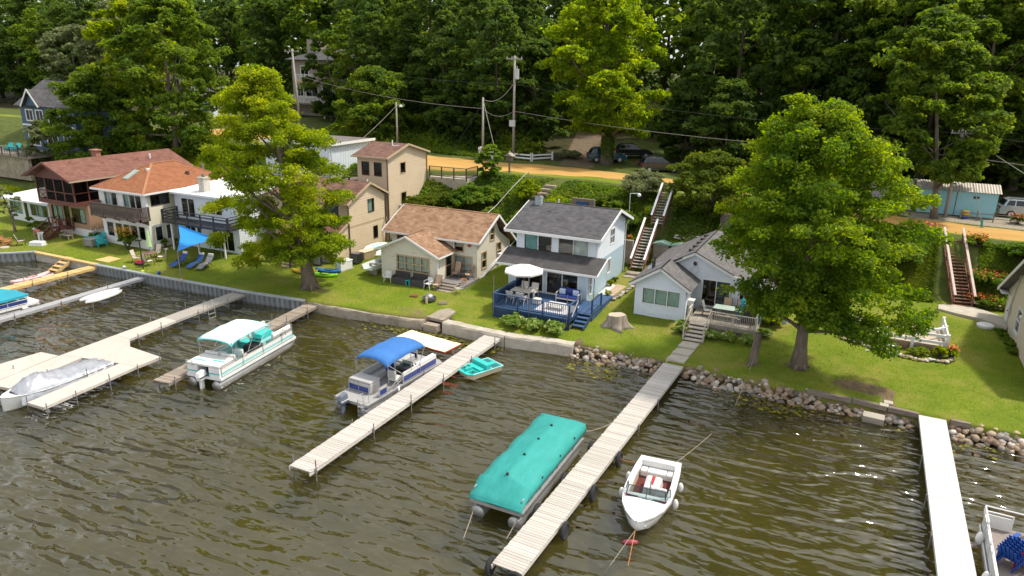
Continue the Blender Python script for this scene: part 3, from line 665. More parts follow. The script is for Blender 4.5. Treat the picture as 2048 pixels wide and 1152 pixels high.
def floors(parent, x0, x1, y0, y1, zs, back=None):
    for z in zs: MB().box(x0+.06, x1-.06, y0+.06, y1-.06, z-.1, z).build('floor', floor_w, parent, world=True)
    if back: MB().box(x0+.06, x1-.06, back, back+.08, zs[0], zs[-1]+2.0).build('partition', room, parent, world=True)

FX, RX, RY = (1, 0, 0), (0, 1, 0), (0, 0, 1)
def front(x0, y): return Wall((x0, y, 0), (1, 0, 0), (0, -1, 0))       # faces the lake
def right(x, y0): return Wall((x, y0, 0), (0, 1, 0), (1, 0, 0))        # faces along +x
def left(x, y1): return Wall((x, y1, 0), (0, -1, 0), (-1, 0, 0))
def back(x1, y): return Wall((x1, y, 0), (-1, 0, 0), (0, 1, 0))

blue_p = pm('navy_deck_paint', (.010, .034, .092), (.014, .044, .115), scale=3, rough=.5, dirt=(.03, .06, .12), dscale=3, damt=.4)
blue_f = pm('navy_deck_floor', (.028, .070, .155), (.038, .088, .185), scale=3, rough=.55, dirt=(.08, .12, .21), dscale=3, damt=.4)
sh_grey = shinglemat('shingle_grey', (.042, .041, .045), (.075, .073, .078), (.115, .108, .110))
sh_grey2 = shinglemat('shingle_warm_grey', (.085, .080, .082), (.125, .118, .118), (.165, .155, .152))
sh_brown = shinglemat('shingle_brown', (.085, .042, .032), (.145, .075, .055), (.20, .115, .085))
sh_tan = shinglemat('shingle_tan', (.14, .078, .045), (.25, .145, .085), (.33, .215, .135))
sh_rust = shinglemat('shingle_rust', (.18, .066, .030), (.245, .095, .043), (.29, .125, .062), course=.14)
sh_red = shinglemat('shingle_dark_red', (.10, .045, .035), (.17, .075, .055), (.22, .105, .075))
roof_dk = pm('roof_membrane', (.035, .033, .034), (.065, .06, .06), scale=1.5, rough=.85, dirt=(.11, .10, .09), dscale=1.2, damt=.5)
roof_w = pm('roof_white', (.70, .71, .71), (.62, .63, .63), scale=.8, rough=.6, dirt=(.50, .49, .46), dscale=1.0, damt=.4)

# ---------------------------------------------------------------- the blue and white two-storey house
H = thing('lake_house', 'two storey pale blue and white house with grey roof and navy blue deck', 'house', (-19.3, 9, 1.3))
X0, X1 = -22.5, -16.2; YR = 15.6
W1 = front(X0, 9.1); h_up = [(.65, 2.85, 4.05, 5.62), (3.4, 5.7, 4.05, 5.62)]
W1.siding(MB(), [(3.5, 0, 6.3), (5.9, 0, 6.3)], h_up).build('wall', white_b, H, world=True)
for i, h in enumerate(h_up): W1.window(H, *h, cols=2, fm=white_p, gm=glass, fw=.08, curtain=curt_t if i == 0 else curt, cols_c=[0] if i == 0 else [1], name='window')
W2 = front(-22.4, 7.6); h_lo = [(.6, 2.75, 1.78, 3.32), (3.1, 5.45, 1.78, 3.32)]
W2.siding(MB(), [(1.2, 0, 6.15), (3.75, 0, 6.15)], h_lo, kind='batten', board=.1).build('wall', paleblue, H, world=True)
for h in h_lo: W2.window(H, *h, cols=2, fm=white_p, gm=glass, fw=.09, name='sliding_door', label='white framed sliding glass door')
MB().box(-22.42, -16.22, 7.51, 7.57, 3.42, 3.6).build('trim', white_p, H, world=True)
W3 = right(X1, 9.1); hr_l = [(2.6, 3.25, 2.6, 3.6)]; hr_u = [(3.0, 3.9, 4.75, 5.85)]
W3.siding(MB(), [(1.0, 0, 6.5), (4.05, 0, 6.5)], hr_l, kind='batten', board=.1).build('wall', paleblue, H, world=True)
W3.siding(MB(), [(4.05, 0, 6.5), (5.92, 0, 6.5), (6.1, .5, 6.5), (7.2, 3.85, 3.87)], hr_u).build('wall', white_b, H, world=True)
W3.window(H, *hr_l[0], cols=2, fm=white_p, gm=glass, fw=.1); W3.window(H, *hr_u[0], cols=2, rows=2, fm=white_p, gm=glass, fw=.05)
W3b = right(-16.25, 7.6); W3b.siding(MB(), [(1.2, 0, 1.5), (3.6, 0, 1.5), (4.3, 1.48, 1.5)], [(.55, .95, 1.9, 3.2)], kind='batten', board=.1).build('wall', paleblue, H, world=True)
W3b.window(H, .55, .95, 1.9, 3.2, rows=2, fm=white_p, gm=glass, fw=.07, curtain=curt)
left(X0, YR).siding(MB(), [(1.0, 0, 6.5), (5.9, 0, 6.5), (7.2, 2.65, 2.67)]).build('wall', white_b, H, world=True)
left(-22.4, 9.1).siding(MB(), [(1.0, 0, 1.5), (3.6, 0, 1.5), (4.3, 0, .02)], kind='batten', board=.1).build('wall', paleblue, H, world=True)
back(X1, YR).siding(MB(), [(1.0, 0, 6.3), (6.1, 0, 6.3)]).build('wall', white_b, H, world=True)
floors(H, X0, X1, 7.65, YR, (1.68, 3.92), 12.3)
fs = roof_slope((-23.3, 8.65, 5.70), (-15.75, 8.65, 5.70), (-15.75, 12.95, 7.16), (-23.3, 12.95, 7.16)) + roof_slope((-15.75, 16.15, 5.98), (-23.3, 16.15, 5.98), (-23.3, 12.95, 7.16), (-15.75, 12.95, 7.16))
rf = uvmesh('roof', fs, sh_grey, H)
q = MB(); q.beam((-23.3, 8.62, 5.73), (-15.72, 8.62, 5.73), .05, .2); q.build('gutter', white_p, rf, world=True)
for xx in (-15.72, -23.33): q = MB(); rake_boards(q, [(xx, 8.62, 5.74), (xx, 12.95, 7.2), (xx, 16.17, 6.02)], .2); q.build('rake_board', white_p, rf, world=True)
MB().box(-23.28, -15.78, 12.87, 13.03, 7.23, 7.30).build('ridge_cap', pm('ridge_dark', (.06, .055, .056), rough=.9), rf, world=True)
q = MB(); q.box(-22.55, -22.05, 12.35, 12.75, 6.6, 7.75); q.build('chimney', pm('chimney_tin', (.33, .42, .45), (.25, .28, .29), scale=4, rough=.6, dirt=(.2, .15, .11), dscale=2, damt=.6), rf, world=True)
MB().tube([(-22.3, 12.55, 7.7), (-22.3, 12.55, 8.0)], .17, 10).build('chimney_cap', pm('rusty_cap', (.17, .10, .07), (.24, .18, .14), rough=.8), rf, world=True)
MB().tube([(-20.9, 13.2, 7.1), (-20.9, 13.2, 7.55)], .05, 8).build('vent_pipe', white_p, rf, world=True)
lr = uvmesh('lower_roof', roof_slope((-23.15, 7.05, 3.62), (-15.35, 7.05, 3.62), (-15.35, 9.09, 4.36), (-23.15, 9.09, 4.36), .08), roof_dk, H)
q = MB(); q.beam((-23.15, 7.02, 3.62), (-15.32, 7.02, 3.62), .05, .15); q.beam((-15.32, 7.02, 3.63), (-15.32, 9.09, 4.37), .05, .15); q.beam((-23.18, 7.02, 3.63), (-23.18, 9.09, 4.37), .05, .15); q.build('fascia', white_p, lr, world=True)
for pts in ([(-15.9, 8.75, 5.6), (-16.1, 9.02, 5.3), (-16.1, 9.02, 4.2)], [(-16.0, 15.9, 5.9), (-16.12, 15.65, 5.6), (-16.12, 15.65, 1.3)], [(-16.2, 7.52, 3.4), (-16.2, 7.52, 1.5)]): downpipe('downpipe', pts, white_p, H)

# its deck
D = thing('blue_deck', 'navy blue painted deck with railing in front of the two storey house', 'deck', (-18.5, 5, 1.1))
q = MB(); n = 30
for i in range(n): a = 3.15+(7.45-3.15)*i/n; MB().box(-21.4, -15.75, a, a+.135, 1.66, 1.70).build('deck_board', blue_f, D, world=True)
q.box(-21.38, -15.77, 3.17, 7.4, 1.42, 1.655); q.build('joist_frame', blue_p, D, world=True)
q = MB()
for i in range(48): q.box(-21.38+i*.118, -21.38+i*.118+.105, 3.19, 3.22, .85, 1.42)
for i in range(36): q.box(-21.4, -21.37, 3.2+i*.118, 3.2+i*.118+.105, .95, 1.42)
q.build('skirting', blue_p, D, world=True)
railing(D, (-21.35, 3.2, 1.7), (-15.8, 3.2, 1.7), .95, .13, blue_p, every=1.85, cap=blue_f)
railing(D, (-21.35, 3.3, 1.7), (-21.35, 7.5, 1.7), .95, .13, blue_p, every=2.0, cap=blue_f)
MB().box(-21.33, -21.31, 3.3, 7.4, 1.75, 2.55).build('side_panel', blue_p, D, world=True)
railing(D, (-15.8, 3.3, 1.7), (-15.8, 4.6, 1.7), .95, .13, blue_p, every=1.3, cap=blue_f)
q = MB(); q.box(-15.74, -14.85, 5.05, 9.35, 1.60, 1.695); q.box(-15.7, -14.88, 5.1, 9.3, 1.0, 1.595); q.build('side_walk', blue_f, D, world=True)
railing(D, (-14.9, 5.1, 1.7), (-14.9, 6.9, 1.7), .9, 5, blue_p, every=1.8)
steps(D, -15.68, -14.9, 3.55, 1.05, 5.05, 1.7, 4, blue_f, riser=blue_p)
for xx in (-15.7, -14.88): MB().beam((xx, 3.5, 1.0), (xx, 5.05, 1.55), .05, .26).build('stringer', blue_p, D, world=True)
MB().beam((-15.72, 3.55, 1.75), (-15.72, 4.65, 2.6), .05, .09).build('handrail', pm('grey_rail', (.4, .42, .45), rough=.5), D, world=True)
for xx, zt in ((-21.28, 3.9), (-18.62, 3.2), (-15.9, 3.4)): MB().tube([(xx, 3.12, 1.2), (xx, 3.12, zt)], .025, 6).build('flag_pole', galv, D, world=True)

# ---------------------------------------------------------------- the small pale cottage with the grey deck
H = thing('cottage', 'small pale blue gabled cottage with grey roof behind the grey wooden deck', 'house', (-9, 9, 1.3))
A0, A1, AF = -12.75, -9.3, 7.6; zE = 3.58
Wg = front(A0, AF); hg = [(.55, 3.05, 2.18, 3.22)]
Wg.siding(MB(), [(1.0, 0, 3.45), (zE, 0, 3.45), (4.72, 1.70, 1.72)], hg).build('wall', white_b, H, world=True)
Wg.window(H, *hg[0], cols=3, fm=white_p, gm=glass, fw=.06, curtain=curt_g, label='wide white three pane window with pale green blinds')
q = MB(); Wg.bar(q, .95, 2.4, 1.08, 1.52, .012, .035); q.build('hatch', white_b, H, world=True)
right(A1, AF).siding(MB(), [(1.0, 0, 2.65), (zE, 0, 2.65)], [(1.1, 1.75, 2.5, 3.35)]).build('wall', white_b, H, world=True)
Wr = right(A1, AF); Wr.window(H, 1.1, 1.75, 2.5, 3.35, cols=2, fm=white_p, gm=glass, fw=.05)
left(A0, 17.5).siding(MB(), [(1.0, 0, 9.9), (zE, 0, 9.9)]).build('wall', white_b, H, world=True)
Wm = front(-12.7, 10.2); hm = [(3.95, 5.75, 1.82, 3.62), (6.45, 7.9, 2.3, 3.3)]
Wm.siding(MB(), [(1.0, 0, 9.6), (3.45, 0, 9.6), (4.02, 0.0, 5.7), (5.42, 3.28, 3.32)], hm).build('wall', white_b, H, world=True)
Wm.window(H, *hm[0], cols=2, fm=white_p, gm=glass_d, fw=.09, name='sliding_door', curtain=curt_g, cols_c=[1]); Wm.window(H, *hm[1], cols=2, fm=white_p, gm=glass, fw=.06)
right(-3.1, 10.2).siding(MB(), [(1.0, 0, 7.3), (3.3, 0, 7.3)]).build('wall', white_b, H, world=True)
back(-3.1, 17.5).siding(MB(), [(1.0, 0, 9.6), (3.4, 0, 9.6), (5.4, 6.3, 6.32)]).build('wall', white_b, H, world=True)
floors(H, -12.7, -3.1, 10.2, 17.4, (1.68,), 13); floors(H, -12.7, -9.32, 7.65, 10.2, (1.67,))
rz, rx = 5.42, -9.4
fs = roof_slope((-6.7, 9.85, 4.12), (-6.7, 17.9, 4.12), (rx, 17.9, rz), (rx, 9.85, rz)) + roof_slope((-13.1, 17.9, 3.42), (-13.1, 9.6, 3.42), (rx, 9.85, rz), (rx, 17.9, rz))
fs += roof_slope((-2.7, 9.85, 3.32), (-2.7, 17.9, 3.32), (-6.69, 17.9, 4.12), (-6.69, 9.85, 4.12), .09)
rf = uvmesh('roof', fs, sh_grey2, H)
fs = roof_slope((-8.95, 7.2, 3.42), (-8.95, 10.18, 3.42), (-11.02, 11.6, 4.74), (-11.02, 7.2, 4.74)) + roof_slope((-13.1, 9.65, 3.42), (-13.1, 7.2, 3.42), (-11.02, 7.2, 4.74), (-11.02, 9.95, 4.74))
uvmesh('wing_roof', fs, sh_grey2, H)
q = MB(); rake_boards(q, [(-13.12, 7.18, 3.43), (-11.02, 7.18, 4.75), (-8.93, 7.18, 3.43)], .17); q.build('rake_board', white_p, rf, world=True); q = MB(); rake_boards(q, [(-11.9, 9.82, 4.06), (rx, 9.82, rz+.02), (-6.7, 9.82, 4.14), (-2.7, 9.82, 3.35)], .17); q.build('rake_board', white_p, rf, world=True)
q = MB(); rake_boards(q, [(-13.13, 7.16, 3.56), (-11.02, 7.16, 4.88), (-8.92, 7.16, 3.56)], .05, .09); q.build('drip_edge', roof_dk, rf, world=True); q = MB(); rake_boards(q, [(-11.9, 9.8, 4.2), (rx, 9.8, rz+.15), (-6.7, 9.8, 4.28)], .05, .09); q.build('drip_edge', roof_dk, rf, world=True)
for i in range(5): yy = 11.2+1.25*i; MB().box(-10.15, -9.75, yy, yy+.4, 5.17, 5.36).build('roof_vent', roof_dk, rf, world=True)
for yy, hh in ((9.1, .55), (9.5, .75)): MB().tube([(-12.05, yy, 4.0), (-12.05, yy, 4.25+hh)], .07, 8).build('vent_pipe', roof_dk, rf, world=True)
q = MB(); q.tube([(-9.4, 10.13, 4.6), (-9.4, 10.05, 4.75)], .12, 8); q.build('gable_lamp', brown_dk, H, world=True)
q = MB(); q.loft([[( -9.4+(.24+.035*math.cos(b))*math.cos(a), 10.10+.03*math.sin(b), 4.28+(.24+.035*math.cos(b))*math.sin(a)) for b in [k*1.57 for k in range(4)]] for a in [k*math.pi/8 for k in range(17)]], False, False); q.build('gable_ring', white_p, H, world=True)
o = MB().box(-.22, .22, -.3, .3, -.2, .2).build('window_air_conditioner', white_p, H, world=True, bevel=.02); o.location = (-9.1, 8.5, 2.42)
q = MB()
for k in range(5): q.box(-8.87, -8.865, 8.25+.1*k, 8.31+.1*k, 2.27, 2.55)
q.build('air_conditioner_grille', brown_dk, H, world=True)
# its deck
wd = pm('grey_deck_wood', (.27, .235, .195), (.36, .32, .27), scale=3, rough=.9, bump=.3, stretch=(5, .7, 5), rnd=.1, dirt=(.19, .165, .14), dscale=2, damt=.5)
wdl = pm('bleached_deck_wood', (.40, .35, .29), (.49, .44, .37), scale=3, rough=.9, bump=.3, rnd=.1)
D = thing('grey_deck', 'weathered grey wooden deck with lattice skirt in front of the small cottage', 'deck', (-6.7, 8.4, 1.1))
for i in range(30): a = -8.85+4.25*i/30; MB().box(a, a+.132, 6.7, 10.15, 1.68, 1.72).build('deck_board', wd, D, world=True)
MB().box(-8.83, -4.62, 6.72, 10.1, 1.45, 1.675).build('joist_frame', wd, D, world=True)
railing(D, (-7.42, 6.75, 1.72), (-4.65, 6.75, 1.72), .85, .115, wdl, every=1.4); railing(D, (-4.65, 6.85, 1.72), (-4.65, 10.1, 1.72), .85, .115, wdl, every=1.6); railing(D, (-8.82, 6.75, 1.72), (-8.82, 7.55, 1.72), .85, .115, wdl, every=.8)
q = MB()
for face in ((-7.42, -4.62, 6.70, 'f'), (6.72, 10.0, -4.60, 's')):
    a0, a1, c, k = face
    for s in (1, -1):
        u = a0-.5
        while u < a1+.1:
            b0, b1 = u, u+.55*1.0; z0, z1 = (.90, 1.45) if s > 0 else (1.45, .90)
            if b0 >= a0 and b1 <= a1:
                off = .012*s
                if k == 'f': q.beam((b0, c+off, z0), (b1, c+off, z1), .01, .032, up=(0, 1, 0))
                else: q.beam((c-off, b0, z0), (c-off, b1, z1), .01, .032, up=(1, 0, 0))
            u += .085
q.build('lattice', wdl, D, world=True)
steps(D, -8.62, -7.5, 4.75, G(-8, 4.7), 6.7, 1.72, 5, wdl, th=.05)
for xx in (-8.66, -7.46): MB().beam((xx, 4.7, G(-8, 4.7)+.02), (xx, 6.7, 1.62), .05, .24).build('stringer', wd, D, world=True)
for xx in (-8.68, -7.44):
    MB().beam((xx, 4.85, G(-8, 4.7)+.95), (xx, 6.75, 2.6), .05, .09).build('handrail', wdl, D, world=True)
    MB().box(xx-.045, xx+.045, 4.82, 4.91, G(-8, 4.7)-.1, G(-8, 4.7)+.98).build('rail_post', wdl, D, world=True)

# ---------------------------------------------------------------- the old cream cottage
brickp = bpy.data.materials.new('peeling_white_brick'); nt, N, L, B = nodes_of(brickp)
tc = N.new('ShaderNodeTexCoord'); no = N.new('ShaderNodeTexNoise'); no.inputs['Scale'].default_value = 1.5; no.inputs['Detail'].default_value = 9; no.inputs['Roughness'].default_value = .75
mp = N.new('ShaderNodeMapping'); mp.inputs['Scale'].default_value = (1.2, 1.2, 5.5); L.new(tc.outputs['Object'], mp.inputs[0]); L.new(mp.outputs[0], no.inputs[0])
rp = N.new('ShaderNodeValToRGB'); e = rp.color_ramp.elements; e[0].position = .33; e[0].color = (.20, .17, .14, 1); e[1].position = .40; e[1].color = (.62, .58, .48, 1); k = e.new(.62); k.color = (.68, .64, .54, 1); k = e.new(.70); k.color = (.50, .45, .36, 1)
L.new(no.outputs[0], rp.inputs[0]); L.new(rp.outputs[0], B.inputs['Base Color']); B.inputs['Roughness'].default_value = .85
stucco = pm('cream_stucco', (.60, .55, .44), (.66, .61, .50), scale=1.3, rough=.85, bump=.2, dirt=(.46, .41, .32), dscale=1.0, damt=.5)
wtan = pm('tan_window_wood', (.42, .30, .17), (.48, .36, .22), rough=.7)
H = thing('old_cottage', 'old cream cottage with tan shingle roof and peeling paint on its gabled porch', 'house', (-30, 9.5, 1.2))
E0, E1, EF, ER = -34.0, -26.0, 9.3, 15.0
We = front(E0, EF); he = [(6.0, 7.5, 1.85, 3.0), (6.0, 6.75, 3.42, 4.15), (.55, 1.15, 3.5, 4.05)]
We.siding(MB(), [(1.0, 0, 8.0), (4.45, 0, 8.0)], he, kind='lap', board=.12, lip=.008).build('wall', brickp, H, world=True)
We.window(H, *he[0], cols=2, rows=2, fm=wtan, gm=glass, fw=.1, curtain=curt, cfrac=1); We.window(H, *he[1], rows=2, fm=wtan, gm=glass, fw=.1, curtain=curt, cfrac=.5); We.window(H, *he[2], fm=wtan, gm=glass, fw=.08)
Ws = right(E1, EF); hs_ = [(.75, 1.45, 2.0, 3.25), (3.3, 4.0, 2.2, 3.5), (2.15, 2.8, 4.0, 4.95)]
Ws.siding(MB(), [(1.0, 0, 5.7), (3.3, 0, 5.7), (4.45, 0, 3.75+.0), (5.9, 2.78, 2.82)], hs_, kind='lap', board=.2, lip=.003).build('wall', stucco, H, world=True)
for h in hs_: Ws.window(H, *h, rows=2, fm=wtan, gm=glass, fw=.09, curtain=curt, cfrac=.6)
left(E0, ER).siding(MB(), [(1.0, 0, 5.7), (3.3, 0, 5.7), (4.45, 1.9, 5.7), (5.9, 2.88, 2.9)], kind='lap', board=.2, lip=.003).build('wall', stucco, H, world=True)
back(E1, ER).siding(MB(), [(1.0, 0, 8.0), (3.3, 0, 8.0)], kind='lap', board=.2, lip=.003).build('wall', stucco, H, world=True)
floors(H, E0, E1, 9.35, ER, (1.4, 3.3), 12)
rf = uvmesh('roof', roof_slope((-34.6, 8.85, 4.28), (-25.55, 8.85, 4.28), (-25.55, 12.1, 5.92), (-34.6, 12.1, 5.92)) + roof_slope((-25.55, 15.45, 3.12), (-34.6, 15.45, 3.12), (-34.6, 12.1, 5.92), (-25.55, 12.1, 5.92)), sh_tan, H)
q = MB(); q.beam((-34.6, 8.80, 4.30), (-25.52, 8.80, 4.30), .08, .13); q.build('gutter', white_p, rf, world=True)
for xx in (-25.52, -34.63): q = MB(); rake_boards(q, [(xx, 8.8, 4.32), (xx, 12.1, 5.97), (xx, 15.47, 3.16)], .17); q.build('rake_board', white_p, rf, world=True)
MB().box(-34.6, -25.56, 12.02, 12.18, 5.99, 6.06).build('ridge_cap', pm('ridge_tan', (.34, .19, .10), rough=.9), rf, world=True)
# porch
P0, P1, PF = -33.3, -28.1, 6.8
Wp = front(P0, PF); hp = [(1.55, 4.45, 2.0, 3.12)]
Wp.siding(MB(), [(.9, 0, 5.2), (3.48, 0, 5.2), (4.68, 2.58, 2.62)], hp, kind='lap', board=.12, lip=.008).build('wall', brickp, H, world=True)
Wp.window(H, *hp[0], cols=4, rows=2, fm=wtan, gm=glass, fw=.1, curtain=curt, cfrac=.98, label='row of four tan framed sash windows with white curtains', mull=.08)
right(P1, PF).siding(MB(), [(.9, 0, 2.5), (3.48, 0, 2.5)], [(1.25, 2.1, 1.5, 3.3)], kind='lap', board=.12, lip=.008).build('wall', brickp, H, world=True)
right(P1, PF).window(H, 1.25, 2.1, 1.5, 3.3, rows=2, fm=wtan, gm=glass_d, fw=.06, name='screen_door')
left(P0, 9.3).siding(MB(), [(.9, 0, 2.5), (3.48, 0, 2.5)], kind='lap', board=.12, lip=.008).build('wall', brickp, H, world=True)
uvmesh('porch_roof', roof_slope((-27.75, 6.4, 3.38), (-27.75, 9.28, 3.38), (-30.7, 9.28, 4.72), (-30.7, 6.4, 4.72), .1) + roof_slope((-33.65, 9.28, 3.38), (-33.65, 6.4, 3.38), (-30.7, 6.4, 4.72), (-30.7, 9.28, 4.72), .1), sh_tan, H)
q = MB(); rake_boards(q, [(-33.68, 6.38, 3.40), (-30.7, 6.38, 4.75), (-27.72, 6.38, 3.40)], .16); q.beam((-27.72, 6.4, 3.4), (-27.72, 8.8, 3.4), .08, .12); q.build('rake_board', white_p, H, world=True)
for pts in ([(-27.75, 6.45, 3.35), (-28.0, 6.72, 3.1), (-28.0, 6.72, 1.1)], [(-28.05, 9.2, 4.2), (-28.05, 9.2, 3.5)], [(-25.8, 15.4, 3.1), (-25.9, 11.6, 1.8), (-25.9, 9.0, 1.0)]): downpipe('downpipe', pts, white_p, H, .05)
q = MB(); q.beam((-25.93, 8.95, 1.05), (-25.93, 14.8, 2.95), .05, .14); q.build('diagonal_board', white_p, H, world=True)
q = MB(); q.tube([(-26.65, 9.24, 4.0), (-26.65, 9.20, 4.0)], .16, 12); q.build('round_plaque', pm('terracotta_plaque', (.42, .10, .04), rough=.7), H, world=True)
o = MB().box(-.18, .18, -.25, .25, -.2, .2).build('window_air_conditioner', white_p, H, world=True, bevel=.02); o.location = (-25.85, 13.0, 2.42)
MB().box(-28.08, -25.75, 6.95, 9.28, .9, 1.46).build('porch_slab', pm('porch_floor', (.16, .15, .14), (.22, .20, .19), scale=3, rough=.9), H, world=True)
for i in range(3): MB().box(-27.9, -26.45, 5.95+.33*i, 6.28+.33*i, .95, 1.10+.13*i).build('step', wood_g, H, world=True)

# ---------------------------------------------------------------- the tan house and its tower
H = thing('tan_house', 'large tan sided house with brown roofs and a taller square tower behind', 'house', (-42, 11, 1.2))
T0, T1 = -47.5, -39.0
Wt = right(T1, 10.0); ht = [(2.75, 3.55, 4.75, 5.85), (3.4, 3.95, 2.25, 3.3)]
Wt.siding(MB(), [(1.3, 0, 5.2), (6.05, 0, 5.2), (7.3, 2.85, 2.9)], ht, board=.2, lip=.03).build('wall', tan, H, world=True)
for h in ht: Wt.window(H, *h, cols=1, fm=brown_dk, gm=glass, fw=.06, curtain=curt_g if h[2] > 4 else None)
q = MB(); Wt.bar(q, 0, 5.2, 3.82, 3.96, .0, .045); q.build('belt_board', tan_tr, H, world=True)
Wf = front(T0, 10.0); hf = [(1.2, 2.2, 4.6, 5.7), (3.2, 4.2, 4.6, 5.7), (6.0, 7.4, 4.7, 5.7)]
Wf.siding(MB(), [(1.1, 0, 8.5), (6.05, 0, 8.5)], hf, board=.2, lip=.03).build('wall', tan, H, world=True)
for h in hf: Wf.window(H, *h, cols=2, fm=brown_dk, gm=glass, fw=.06)
left(T0, 15.2).siding(MB(), [(1.1, 0, 5.2), (6.05, 0, 5.2), (7.3, 2.3, 2.35)], board=.2).build('wall', tan, H, world=True)
back(T1, 15.2).siding(MB(), [(1.1, 0, 8.5), (6.05, 0, 8.5)], board=.2).build('wall', tan, H, world=True)
floors(H, T0, T1, 10, 15.2, (1.5, 3.9), 12.5)
rf = uvmesh('roof', roof_slope((-47.9, 9.6, 5.86), (-38.7, 9.6, 5.86), (-38.7, 12.87, 7.32), (-47.9, 12.87, 7.32)) + roof_slope((-38.7, 15.6, 5.98), (-47.9, 15.6, 5.98), (-47.9, 12.87, 7.32), (-38.7, 12.87, 7.32)), sh_brown, H)
q = MB(); rake_boards(q, [(-38.68, 9.58, 5.9), (-38.68, 12.87, 7.36), (-38.68, 15.62, 6.02)], .18); q.beam((-47.9, 9.56, 5.9), (-38.68, 9.56, 5.9), .08, .14); q.build('rake_board', tan_tr, rf, world=True)
MB().tube([(-39.6, 13.6, 6.9), (-39.6, 13.6, 7.5)], .06, 8).build('vent_pipe', white_p, rf, world=True)
for pts in ([(-38.75, 9.65, 5.8), (-38.92, 9.93, 5.5), (-38.92, 9.93, 1.2)], [(-38.75, 15.5, 5.9), (-38.9, 15.25, 5.6), (-38.9, 15.25, 3.9), (-38.6, 14.9, 3.6), (-38.9, 14.9, 1.2)]): downpipe('downpipe', pts, brown_tr, H, .06)
# front room
Q0 = -44.5; Wq = front(Q0, 7.7); hq = [(3.2, 4.9, 2.2, 3.1), (.6, 1.8, 2.0, 3.0)]
Wq.siding(MB(), [(1.55, 0, 5.5), (3.3, 0, 5.5)], hq, board=.2, lip=.03).build('wall', tan, H, world=True)
Wq.window(H, *hq[0], cols=2, fm=brown_dk, gm=glass, fw=.06, curtain=curt_g, cfrac=.9); Wq.window(H, *hq[1], cols=2, fm=brown_dk, gm=glass, fw=.06)
MB().box(Q0+.02, T1-.02, 7.74, 9.9, .8, 1.55).build('foundation', found, H, world=True)
right(T1-.005, 7.7).siding(MB(), [(1.2, 0, 2.3), (3.3, 0, 2.3), (4.4, 2.28, 2.3)], board=.2, lip=.03).build('wall', tan, H, world=True)
left(Q0, 10).siding(MB(), [(1.2, 0, 2.3), (3.3, 0, 2.3), (4.4, 0, .02)], board=.2).build('wall', tan, H, world=True)
pr = uvmesh('front_roof', roof_slope((-44.9, 7.35, 3.16), (-38.75, 7.35, 3.16), (-38.75, 9.98, 4.45), (-44.9, 9.98, 4.45)), sh_brown, H)
q = MB(); q.beam((-44.9, 7.3, 3.2), (-38.72, 7.3, 3.2), .08, .14); q.beam((-38.72, 7.3, 3.2), (-38.72, 9.98, 4.49), .05, .16); q.build('fascia', tan_tr, pr, world=True)
downpipe('downpipe', [(-38.8, 7.4, 3.1), (-38.92, 7.62, 2.9), (-38.92, 7.62, 1.0)], brown_tr, H, .05)
# entry steps on the lake side
for i in range(5): MB().box(-42.9, -41.6, 5.2+.45*i, 5.68+.45*i, .95, 1.12+.12*i).build('step', pm('paver_brown', (.24, .18, .13), (.30, .24, .18), scale=4, rough=.9), H, world=True)
railing(H, (-42.95, 5.3, 1.05), (-42.95, 7.5, 1.6), .85, .14, brown_dk, every=2.2, bw=.025); railing(H, (-41.55, 5.3, 1.05), (-41.55, 7.5, 1.6), .85, .14, brown_dk, every=2.2, bw=.025)
MB().box(-44.4, -41.0, 4.4, 5.6, .8, 1.02).build('paver_patio', MATS['paver_brown'], H, world=True)
# tower
U0, U1, UF, UR = -42.2, -38.85, 15.6, 22.0
Wu = right(U1, UF); hu = [(2.05, 2.85, 7.6, 8.55), (2.05, 2.85, 4.85, 5.75)]
Wu.siding(MB(), [(1.3, 0, 6.4), (9.3, 0, 6.4), (10.2, 3.1, 3.12)], hu, board=.2, lip=.03).build('tower_wall', tan, H, world=True)
for h in hu: Wu.window(H, *h, fm=tan_tr, gm=glass_d, fw=.08)
Wv = front(U0, UF); hv_ = [(.55, 1.3, 7.55, 8.7), (1.95, 2.7, 7.55, 8.7)]
Wv.siding(MB(), [(1.3, 0, 3.35), (9.3, 0, 3.35)], hv_, board=.2, lip=.03).build('tower_wall', tan, H, world=True)
for h in hv_: Wv.window(H, *h, fm=brown_dk, gm=glass_d, fw=.06)
left(U0, UR).siding(MB(), [(1.3, 0, 6.4), (9.3, 0, 6.4), (10.2, 3.3, 3.32)], board=.2).build('tower_wall', tan, H, world=True); back(U1, UR).siding(MB(), [(1.3, 0, 3.35), (9.3, 0, 3.35)], board=.2).build('tower_wall', tan, H, world=True)
floors(H, U0, U1, UF, UR, (4.2, 6.8), 19)
rf = uvmesh('tower_roof', roof_slope((-42.6, 15.25, 9.15), (-38.55, 15.25, 9.15), (-38.55, 18.7, 10.15), (-42.6, 18.7, 10.15)) + roof_slope((-38.55, 22.35, 9.1), (-42.6, 22.35, 9.1), (-42.6, 18.7, 10.15), (-38.55, 18.7, 10.15)), sh_brown, H)
q = MB(); rake_boards(q, [(-38.53, 15.22, 9.2), (-38.53, 18.7, 10.2), (-38.53, 22.37, 9.15)], .17); q.beam((-42.6, 15.22, 9.2), (-38.53, 15.22, 9.2), .08, .14); q.build('rake_board', tan_tr, rf, world=True)
MB().tube([(-39.9, 18.0, 9.9), (-39.9, 18.0, 10.55)], .06, 8).build('vent_pipe', white_p, rf, world=True); MB().tube([(-39.9, 18.0, 10.05), (-39.2, 18.0, 10.1)], .04, 6).build('vent_pipe', white_p, rf, world=True)
